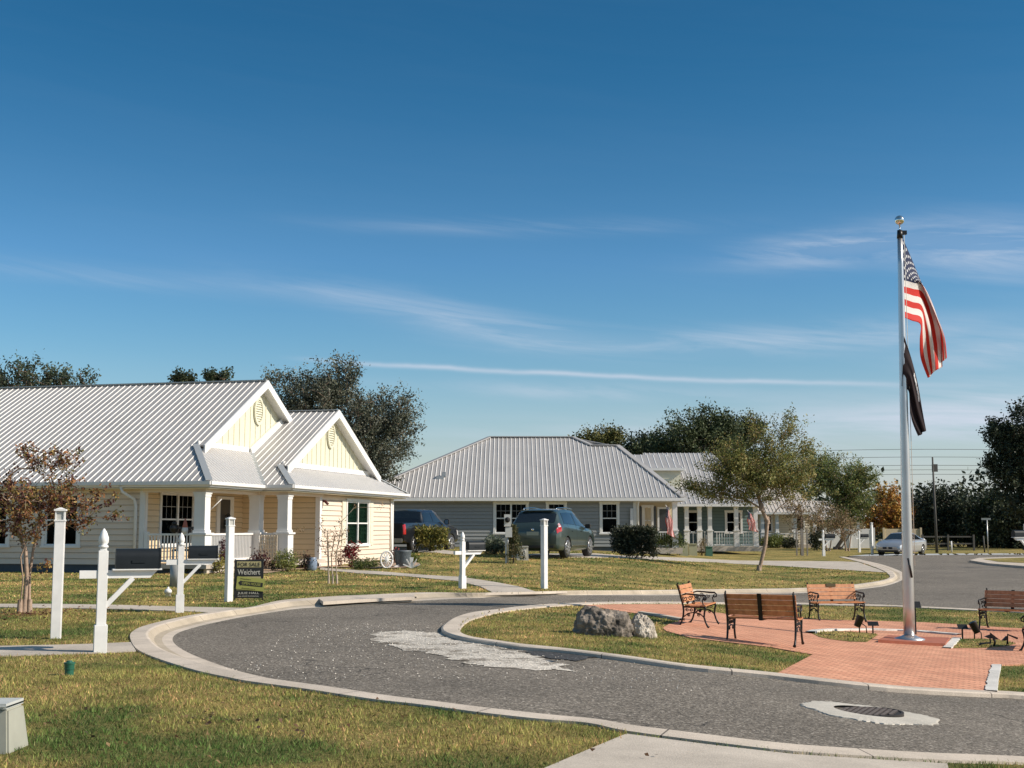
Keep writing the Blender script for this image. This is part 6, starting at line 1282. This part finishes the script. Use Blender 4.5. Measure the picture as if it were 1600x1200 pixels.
# second tree and crepe myrtles beyond
b = at(1302, 861); Y = b.y+6; b = gbase(1305, Y)
tree('shade_tree', 'bushy green tree behind the feathery lawn tree, above the far mailboxes', b, [ell(1298, 750, 58, 42, Y, 2.4), ell(1332, 775, 38, 38, Y, 1.6), ell(1268, 735, 44, 34, Y, 1.4), ell(1345, 745, 28, 24, Y, .6), ell(1320, 800, 36, 25, Y, .8)], 700, 38, .15, [(.14, .19, .06), (.20, .23, .075), (.28, .25, .09), (.09, .12, .045)], .15, [[b]+PX([(1318, 840), (1312, 800), (1305, 770)], Y), [b+Vector((.4, 0, 0))]+PX([(1328, 835), (1330, 800)], Y)], sig=.26, twig=.02, inner=.08)
b = at(1252, 867); Y = b.y
OR = [(.26, .17, .09), (.34, .24, .13), (.20, .15, .08), (.14, .13, .06)]
tree('staked_tree', 'young staked tree with thinning tan leaves between the lawn tree and the twin mailbox', b, [ell(1252, 805, 30, 30, Y, 1), ell(1240, 790, 22, 20, Y, .6), ell(1262, 812, 22, 16, Y, .5)], 120, 16, .11, OR, .06, [[b]+PX([(1252, 835), (1252, 800)], Y)], sig=.18, twig=.012)
p = at(1252, 868); t = thing('tree_stakes', p, 'three grey wooden stakes tied round the young tree', 'stakes')
for dx_, w_ in ((-.33, .07), (0, .16), (.3, .07)): m = MB(); m.box(p.x+dx_-w_/2, p.x+dx_+w_/2, p.y-.35, p.y-.25, p.z-.1, p.z+1.6); m.build('stake', mat('grey_wood', (.30, .27, .24), .9, var=.3, vscale=12), t)
for x, y0, cx, cy, rx, ry, lb in ((1292, 861, 1290, 812, 32, 26, 'bare stemmed crepe myrtle with tan seed heads behind the twin mailbox'), (1322, 861, 1318, 822, 26, 22, 'leaning crepe myrtle beside the pale vinyl fence')):
    b = at(x, y0); Y = b.y; tree('crepe_myrtle', lb, b, [ell(cx, cy, rx, ry, Y, 1)], 90, 18, .12, OR, .06, [[b]+PX([(x-4, 835), (cx-6, cy)], Y), [b+Vector((.2, 0, 0))]+PX([(x+8, 835), (cx+8, cy)], Y)], sig=.2, twig=.012, bark=BARKL)
b = gbase(1390, 112); Y = 112; AU = [(.55, .30, .07), (.46, .23, .06), (.62, .42, .11), (.28, .22, .07), (.34, .14, .06)]
tree('maple_tree', 'orange and brown autumn tree above the silver sedan', b, [ell(1392, 800, 34, 26, Y, 2), ell(1372, 812, 26, 24, Y, 1), ell(1385, 772, 18, 14, Y, .4), ell(1405, 815, 22, 22, Y, .8)], 200, 34, .26, AU, .2, [[b]+PX([(1390, 830), (1390, 800)], Y)], sig=.34, twig=.02)
# dark oaks at the right
VD = [(.030, .042, .024), (.05, .065, .035), (.08, .095, .055), (.018, .026, .016)]
b = gbase(1612, 96); Y = 96; tree('oak_tree', 'tall dark live oak at the right edge with ragged outline', b, [ell(1600, 700, 45, 42, Y, 2), ell(1575, 690, 34, 24, Y, .9), ell(1562, 675, 24, 14, Y, .4), ell(1610, 650, 30, 20, Y, .7), ell(1585, 740, 40, 30, Y, 1.4), ell(1650, 720, 60, 75, Y, 2), ell(1600, 780, 45, 30, Y, 1), ell(1552, 722, 16, 10, Y, .2)], 620, 60, .21, VD, .5, [[b]+PX([(1615, 800), (1612, 760)], Y)], sig=.36, twig=.03, lm=LEAFD, bark=BARKD, inner=.1)
for x, y, rx, ry, Y, lb in ((1436, 805, 26, 32, 118, 'dark round tree directly right of the flagpole in the far treeline'), (1475, 792, 36, 30, 112, 'taller dark tree behind the thin utility pole'), (1518, 806, 36, 28, 110, 'dark tree between the utility pole and the street sign'), (1556, 800, 34, 34, 106, 'dark tree behind the blank street sign'), (1596, 812, 36, 30, 102, 'low dark tree under the tall live oak')):
    b = gbase(x, Y); tree('oak_tree', lb, b, [ell(x, y, rx, ry, Y, 2), ell(x-rx*.4, y+ry*.7, rx*.8, ry*.7, Y), ell(x+rx*.4, y+ry*.8, rx*.8, ry*.6, Y), ell(x, y+ry*1.1, rx*1.1, ry*.5, Y, 1.0)], 260, 60, .24, VD if x != 1556 else [(.03, .045, .022), (.06, .08, .03), (.02, .03, .016)], .3, [[b]+PX([(x+3, 845), (x, y)], Y)], sig=.42, twig=.03, lm=LEAFD, bark=BARKD, inner=.05)
# far woods as one mass
Cw = []
for k in range(1500):
    x = rng.uniform(-55, 110); y = rng.uniform(150, 175); Cw.append((x, y, rng.uniform(-.5, 4.6+1.6*sin(x*.35)+sin(x*1.1)+1.0)))
tag(leaves_at(Cw, .9, 22, .75, VD, 'far_woods', LEAFD), 'dark mass of woods along the horizon beyond the road', 'woods', kind='stuff')
Cw = [(rng.uniform(-70, 120), 176, rng.uniform(-.5, 4)) for k in range(900)]
# crepe myrtles near the cream house
b = at(38, 958); Y = b.y; CM = [(.14, .055, .04), (.26, .12, .045), (.42, .29, .10), (.09, .035, .035), (.20, .18, .06), (.40, .18, .08)]
tree('crepe_myrtle', 'many stemmed crepe myrtle with brown and gold leaves at the left edge', b, [ell(60, 785, 80, 40, Y, 3), ell(20, 790, 60, 50, Y, 2), ell(55, 715, 32, 26, Y, .7), ell(100, 730, 32, 30, Y, .8), ell(115, 790, 48, 34, Y, 1), ell(160, 780, 28, 24, Y, .3), ell(35, 835, 34, 20, Y, .7), ell(65, 880, 26, 12, Y, .22), ell(130, 820, 24, 20, Y, .2), ell(178, 808, 14, 6, Y, .08)], 420, 15, .055, CM, .036,
    [[b]+PX([(42, 900), (40, 860), (30, 830), (18, 790)], Y), [b+Vector((.07, .03, 0))]+PX([(46, 900), (52, 860), (62, 820), (62, 770)], Y, .1), [b+Vector((-.06, -.04, 0))]+PX([(36, 905), (32, 870), (48, 830), (90, 790)], Y, -.1)], sig=.06, twig=.007, bark=BARKL, inner=.1, gap=2.2, asp=.6, group=None)
b = at(520, 912); Y = b.y; tree('crepe_myrtle', 'small nearly bare crepe myrtle with tan seed heads before the wide front window', b, [ell(510, 840, 22, 34, Y, 1), ell(532, 835, 20, 34, Y, 1), ell(480, 830, 10, 12, Y, .3), ell(548, 795, 14, 7, Y, .1), ell(588, 794, 8, 5, Y, .08), ell(520, 860, 20, 20, Y, .3)], 60, 9, .045, [(.42, .28, .14), (.30, .18, .10), (.20, .11, .07)], .022,
    [[b+Vector((-.1, 0, 0))]+PX([(513, 870), (512, 830)], Y), [b]+PX([(518, 870), (524, 830)], Y, .08), [b+Vector((.1, 0, 0))]+PX([(525, 870), (534, 820)], Y, -.05)], sig=.06, twig=.007, bark=mat('pale_bark', (.52, .42, .32), .8, var=.3, vscale=10), inner=.1)
# shrubs: px centre, base y, half width, height
def shrub(name, lb, px, py, hw, h, n, nl, size, cols, Y=None, group=None, cat='shrub', sig=None, lm=None, box=False, stems=5, asp=.6):
    b = at(px, py) if Y is None else gbase(px, Y); Y = b.y; s = Y/2012; hw *= s; h *= s; t = thing(name, b, lb, cat, group); C = []
    for k in range(n):
        if box: C.append((b.x+rng.uniform(-hw, hw), b.y+rng.uniform(-.35, .35)*hw, b.z+h*(.12+.88*rng.random()**.7)))
        else:
            d = rng.normal(0, 1, 3); d /= np.linalg.norm(d); r = rng.random()**.4; C.append((b.x+d[0]*hw*r, b.y+d[1]*hw*.8*r, b.z+h*.52+d[2]*h*.48*r))
    m = MB()
    for k in range(stems):
        a = rng.uniform(0, 2*pi); c = C[rng.integers(0, n)]; m.tube([(b.x+cos(a)*hw*.15, b.y+sin(a)*hw*.15, b.z-.05), ((b.x+c[0])/2, (b.y+c[1])/2, (b.z+c[2])/2-.02), c], [.018, .012, .006], 4)
    m.build('stem', BARKD, t); leaves_at(C, sig or size*.9, nl, size, cols, 'foliage', lm or LEAF, t, tuple(b), asp=asp); return t
YG = [(.16, .17, .035), (.24, .20, .05), (.09, .10, .03), (.28, .24, .06)]; DKG = [(.03, .035, .02), (.045, .055, .03), (.06, .065, .035)]; MG = [(.10, .14, .045), (.16, .19, .06), (.07, .09, .035)]; RED = [(.30, .03, .03), (.20, .03, .035), (.12, .03, .03)]; PUR = [(.07, .022, .028), (.11, .03, .035), (.05, .02, .022)]
shrub('hedge_shrub', 'clipped yellow green hedge clump at the corner of the cream house, left of the pair', 630, 863, 17, 36, 130, 22, .10, YG, box=True, lm=LEAF); shrub('hedge_shrub', 'clipped yellow green hedge clump before the pickup truck, right of the pair', 670, 862, 27, 36, 190, 22, .10, YG, box=True)
shrub('hedge_shrub', 'dark clipped hedge with three clumps in front of the grey house porch', 992, 872, 33, 46, 420, 26, .09, DKG, box=True, lm=LEAFD, stems=12); shrub('hedge_shrub', 'lighter green hedge between the dark hedge and the olive utility boxes', 1046, 868, 20, 32, 160, 22, .10, MG, box=True)
shrub('cordyline', 'dark red leafy plant above the olive utility boxes', 1072, 856, 9, 28, 40, 16, .14, PUR, asp=.3); shrub('croton', 'yellow and orange croton behind the olive utility boxes', 1085, 858, 12, 20, 40, 16, .12, [(.35, .25, .04), (.4, .15, .04), (.12, .14, .04)]); shrub('ornamental_grass', 'tan brown plant between the olive and green utility boxes', 1097, 868, 7, 26, 30, 16, .12, [(.22, .17, .08), (.14, .10, .05)], asp=.25)
shrub('round_shrub', 'low dark shrub right of the small green utility box', 1122, 858, 14, 20, 60, 22, .12, DKG); shrub('small_tree', 'small loose leaved tree with a pale stem before the far porch', 1139, 860, 14, 52, 60, 14, .13, MG, stems=3)
shrub('round_shrub', 'green shrub before the porch flag of the far house', 1172, 856, 17, 28, 90, 22, .14, [(.10, .12, .04), (.17, .18, .07), (.26, .22, .12)]); shrub('round_shrub', 'low bright green shrub right of the lawn tree trunk', 1213, 856, 24, 18, 110, 22, .14, [(.12, .15, .04), (.17, .19, .05)]); shrub('round_shrub', 'low dark shrub mound beneath the far railing', 1235, 857, 12, 16, 50, 22, .14, DKG)
shrub('dark_shrub', 'dark evergreen shrub left of the twin mailbox', 1276, 860, 11, 32, 90, 22, .14, DKG, lm=LEAFD)
shrub('spiky_agave', 'spiky grey green yucca on the lawn before the grey wall', 771, 866, 17, 26, 40, 14, .34, [(.10, .13, .085), (.16, .19, .13)], asp=.12, sig=.1)
# conical cypress
p = at(798.5, 880); t = thing('cypress_shrub', p, 'narrow pointed evergreen shrub leaning on the meter post', 'shrub'); C = []
for k in range(170):
    f = rng.random()**.8; r = .42*(1-f)*rng.uniform(.5, 1)+.03; a = rng.uniform(0, 2*pi); C.append((p.x+.08+r*cos(a), p.y+.1+r*sin(a), p.z+.05+1.15*f))
m = MB(); m.tube([p+Vector((.08, .1, -.05)), p+Vector((.08, .1, 1.1))], [.03, .01], 5); m.build('stem', BARKD, t); leaves_at(C, .04, 20, .06, [(.05, .065, .025), (.09, .09, .035), (.12, .10, .045)], 'foliage', LEAFD, t, tuple(p))
# planting bed of the cream house
BED = pxpoly([(222,892.5),(262,892.5),(330,896),(420,895.5),(455,890.5),(500,887.5),(512,883),(430,880),(300,880),(222,884)], LW+.01)
tag(drape('planting_bed', BED, LW+.02, concrete('bed_stone', (.50, .36, .26)), step=.3), 'bed of small reddish stones along the porch of the cream house', 'stone bed', kind='stuff')
BEDb = pxpoly([(500,886),(540,886.5),(580,888),(620,888),(655,885),(655,880),(600,878),(500,879)], LW+.01); tag(drape('planting_bed', BEDb, LW+.024, MATS['bed_stone'] if 'bed_stone' in MATS else bpy.data.materials['bed_stone'], step=.3), 'narrow stone bed below the wide front window', 'stone bed', kind='stuff')
for x, y, hw, h, n, nl, sz, cl, lb, nm in ((348, 894, 8, 52, 60, 12, .10, PUR, 'tall dark red cordyline before the porch railing behind the tall white post', 'cordyline'), (343, 896, 12, 26, 36, 14, .09, YG, 'yellow green leafy plant at the foot of the tall cordyline', 'leafy_plant'), (405, 893, 14, 30, 30, 14, .11, PUR, 'dark red plant behind the for sale sign', 'cordyline'),
        (447, 893, 19, 31, 80, 18, .085, [(.20, .23, .06), (.13, .16, .05), (.34, .34, .12)], 'yellow green shrub before the right porch column', 'leafy_shrub'), (478, 892, 12, 24, 40, 16, .09, PUR+DKG, 'dark purple plant at the corner of the front wall', 'leafy_plant'), (300, 896, 18, 14, 50, 16, .09, MG, 'low green plant under the second mailbox', 'leafy_plant'), (250, 892, 10, 12, 24, 14, .08, YG, 'tiny yellow green plant right of the nearest mailbox', 'leafy_plant'),
        (548, 887, 9, 38, 55, 14, .11, RED, 'bright red cordyline under the wide front window', 'cordyline'), (530, 886, 5, 22, 14, 10, .09, [(.25, .12, .06), (.12, .05, .03)], 'slim brown plant beside the bright red cordyline', 'leafy_plant'), (565, 889, 16, 13, 60, 18, .08, MG, 'low green groundcover clump below the wide front window', 'leafy_plant'), (583, 887, 10, 10, 30, 16, .08, MG, 'small green clump left of the white wheel ornament', 'leafy_plant'),
        (619, 880, 7, 20, 30, 12, .09, RED+PUR, 'small red plant behind the white wheel ornament', 'cordyline'), (645, 879, 12, 12, 34, 14, .09, [(.15, .17, .03), (.10, .13, .03)], 'light green low plant behind the white flower ornament', 'leafy_plant'), (430, 893, 6, 14, 16, 12, .08, DKG, 'tiny dark plant beside the right porch column', 'leafy_plant')):
    shrub(nm, lb, x, y, hw, h, n, nl, sz, cl, cat='plant', asp=.35, stems=4)
# garden ornaments
def lathe_thing(nm, lb, px, py, prof, mt, cat='ornament'):
    p = at(px, py); t = MB(); t.lathe(p, prof, 14); return tag(t.build(nm, mt, org=p), lb, cat)
BLUEP = mat('blue_glaze', (.22, .28, .38), .35, var=.3, vscale=20)
lathe_thing('planter', 'pale blue planter jar at the corner of the cream house', 487, 892, [(.12, -.02), (.17, .1), (.17, .32), (.14, .38), (.16, .42)], BLUEP, 'planter')
lathe_thing('planter', 'speckled blue grey planter right of the white wheel ornament', 629, 886, [(.18, -.02), (.24, .2), (.28, .48), (.30, .52)], mat('speckled_planter', (.13, .16, .18), .5, c2=(.05, .06, .07), vscale=30), 'planter')
p = at(604, 888); t = thing('wheel_ornament', p, 'white wagon wheel ornament leaning by the corner of the front wall', 'ornament'); m = MB(); c0 = p+Vector((0, 0, .27)); m.tube([c0+Vector((.26*cos(a)*.7, .05*cos(a), .26*sin(a))) for a in np.linspace(0, 2*pi, 19)], .03, 6)
m.build('rim', WHITE, t); m = MB()
for k in range(6): a = k*pi/6; m.tube([c0-Vector((.24*cos(a)*.7, .05*cos(a), .24*sin(a))), c0+Vector((.24*cos(a)*.7, .05*cos(a), .24*sin(a)))], .018, 5)
m.build('spokes', WHITE, t)
m = MB()
for k in range(5):
    a = pi*(.12+.19*k); m.bar(p*0+at(643, 888)+Vector((0, 0, .02)), at(643, 888)+Vector((.28*cos(a), 0, .34*sin(a))), .05, .04, w2=.12, h2=.03)
tag(m.build('flower_ornament', WHITE, org=at(643, 888)), 'white petal shaped ornament on the lawn by the hedge', 'ornament')
p = at(616, 887); m = MB(); m.bar(p, p+Vector((.3, .1, .12)), .16, .1); tag(m.build('white_stone', WHITE, org=p), 'flat white stone between the wheel ornament and the blue planter', 'stone')
# rocks on the island
def rock(name, lb, px, py, rx, ry, rz_, seed, rm=None):
    p = at(px, py, LI); s = p.y/2012; r_ = np.random.default_rng(seed); bm = bmesh.new(); bmesh.ops.create_icosphere(bm, subdivisions=6, radius=1)
    from mathutils import noise
    o = Vector((seed*3.1, seed*1.7, seed*.3))
    for v in bm.verts:
        c = v.co.copy(); d = 1+.22*noise.noise(c*1.1+o)+.12*noise.noise(c*2.6+o)+.07*noise.noise(c*6+o)-.09*abs(noise.noise(c*5+o))+.03*noise.noise(c*22+o)-.08*max(0, noise.noise(c*11+o*2)); z = c.z
        v.co = Vector((c.x*d*rx*s, c.y*d*ry*s, (max(c.z, -.25)+.25)/1.25*d*rz_*s-.03))
    me = bpy.data.meshes.new(name); bm.to_mesh(me); bm.free(); [setattr(q, 'use_smooth', True) for q in me.polygons]; me.materials.append(rm or ROCKM); ob = bpy.data.objects.new(name, me); col.objects.link(ob); ob.location = p; return tag(ob, lb, 'rock')
ROCKM = mat('limestone_rock', (.36, .305, .255), .95, c2=(.035, .03, .026), vscale=5.0, bump=.9, bscale=26, detail=9)  # brown stone; the near-black mottling is shade put into the colour
rock('boulder', 'large dark pitted limestone boulder on the island grass', 943, 992, 46, 30, 47, 3); rock('boulder', 'smaller pale limestone boulder leaning at the right of the large one', 1003, 995, 22, 20, 36, 8, mat('pale_limestone', (.58, .52, .44), .95, c2=(.20, .17, .14), vscale=7, bump=.9, bscale=26, detail=9))

# far things at the right: utility pole, wires, street sign, low posts and rails
p = at(1464, 864); p.z = gz(p.x, p.y); top_ = PW(1457, 714, p.y); t = thing('utility_pole', p, 'thin tall utility pole before the dark trees at the right', 'utility pole'); PO_ = mat('pole_wood', (.085, .08, .072), .8)
m = MB(); m.tube([p, top_], [.10, .055], 8); m.build('pole', PO_, t); m = MB(); q_ = p.lerp(top_, .94); m.box(q_.x-.06, q_.x+.3, q_.y-.05, q_.y+.05, q_.z-.6, q_.z-.1); m.build('insulator', PO_, t)
wmat = mat('wire', (.05, .05, .055), .6)
for i, (y, lb) in enumerate(((702, 'highest thin power line right of the flagpole'), (714, 'second power line from the top'), (727, 'third power line, just under the pole top'), (734, 'fourth power line from the top, crossing the utility pole'), (741, 'lowest power line above the dark trees'))):
    m = MB(); Y = 135; pts = [PW(x, y+((x-1457)/300)**2*6+(x < 1390)*0, Y) for x in range(1150, 1900, 50)]; m.tube(pts, .028, 4); tag(m.build('power_line', wmat, org=pts[0]), lb, 'power line', 'power lines')
p = gbase(1543.5, 84); t = thing('street_sign', p, 'thin street sign post with a level blade before the dark trees', 'street sign'); m = MB(); m.tube([p, p+Vector((0, 0, 2.15))], .035, 8); m.build('post', mat('galvanised', (.5, .5, .49)), t); m = MB(); m.box(p.x-.36, p.x+.25, p.y-.02, p.y+.02, p.z+2.15, p.z+2.28); m.build('blade', mat('sign_grey', (.22, .24, .22), .5), t)
for x, h_, lb in ((1486.5, .75, 'short white marker post at the far road edge'), (1538, 1.1, 'thin leaning brown marker left of the street sign')):
    p = gbase(x, 87); m = MB(); m.tube([p, p+Vector((-.05 if x > 1500 else 0, 0, h_))], .05, 6); tag(m.build('marker_post', WHITE if x < 1500 else PO_, org=p), lb, 'post')
t = thing('rail_fence', gbase(1480, 92), 'low dark rail fence beyond the far road under the trees', 'fence')
x = 29.6; m = MB()
while x < 33.6: 
    mm_ = MB(); mm_.box(x-.06, x+.06, 92.94, 93.06, gz(x, 92)-.1, gz(x, 92)+1.15); mm_.build('post', PO_, t); x += 1.85
for z in (.45, .95): m.box(29.6, 33.3, 92.98, 93.02, gz(30, 92)+z, gz(30, 92)+z+.1)
m.build('rail', PO_, t)
p = gbase(1604, 62); m = MB(); m.box(p.x-.08, p.x+.08, p.y-.08, p.y+.08, p.z-.05, p.z+1.85); tag(m.build('light_post', VINYL, org=p), 'tall white post cut by the right edge of the picture', 'post')
# porch flags
def pflag(px, py, Y, lb, w, h):
    c_ = PW(px, py, Y); t = thing('porch_flag', c_, lb, 'flag', 'flags on far porches'); m = MB(); m.tube([c_, c_+Vector((-.25, -.5, .35))], .015, 5); m.build('pole', WHITE, t)
    vs = []; uv = []
    for j in range(13):
        for i in range(9):
            u, v = i/8, j/12; vs.append(c_+Vector((-.22+w*(v*.9)*(0.35+.65*u)+.04*sin(u*9+v*4), -.45+.12*sin(v*10+u*5), .3-h*(.15*v+.95*u)))); uv.append((u, 1-v))
    m = MB(); m.add(vs, [(j*9+i, j*9+i+1, (j+1)*9+i+1, (j+1)*9+i) for j in range(12) for i in range(8)], 0, True); o = m.build('cloth', FLAG, t); ul = o.data.uv_layers.new(name='UVMap')
    for l in o.data.loops: ul.data[l.index].uv = uv[l.vertex_index]
pflag(1046, 800, 65.3, 'striped porch flag at the corner of the grey house', .5, 1.45); pflag(1172, 806, 79.5, 'striped porch flag behind the lawn tree trunk', .7, 1.2)
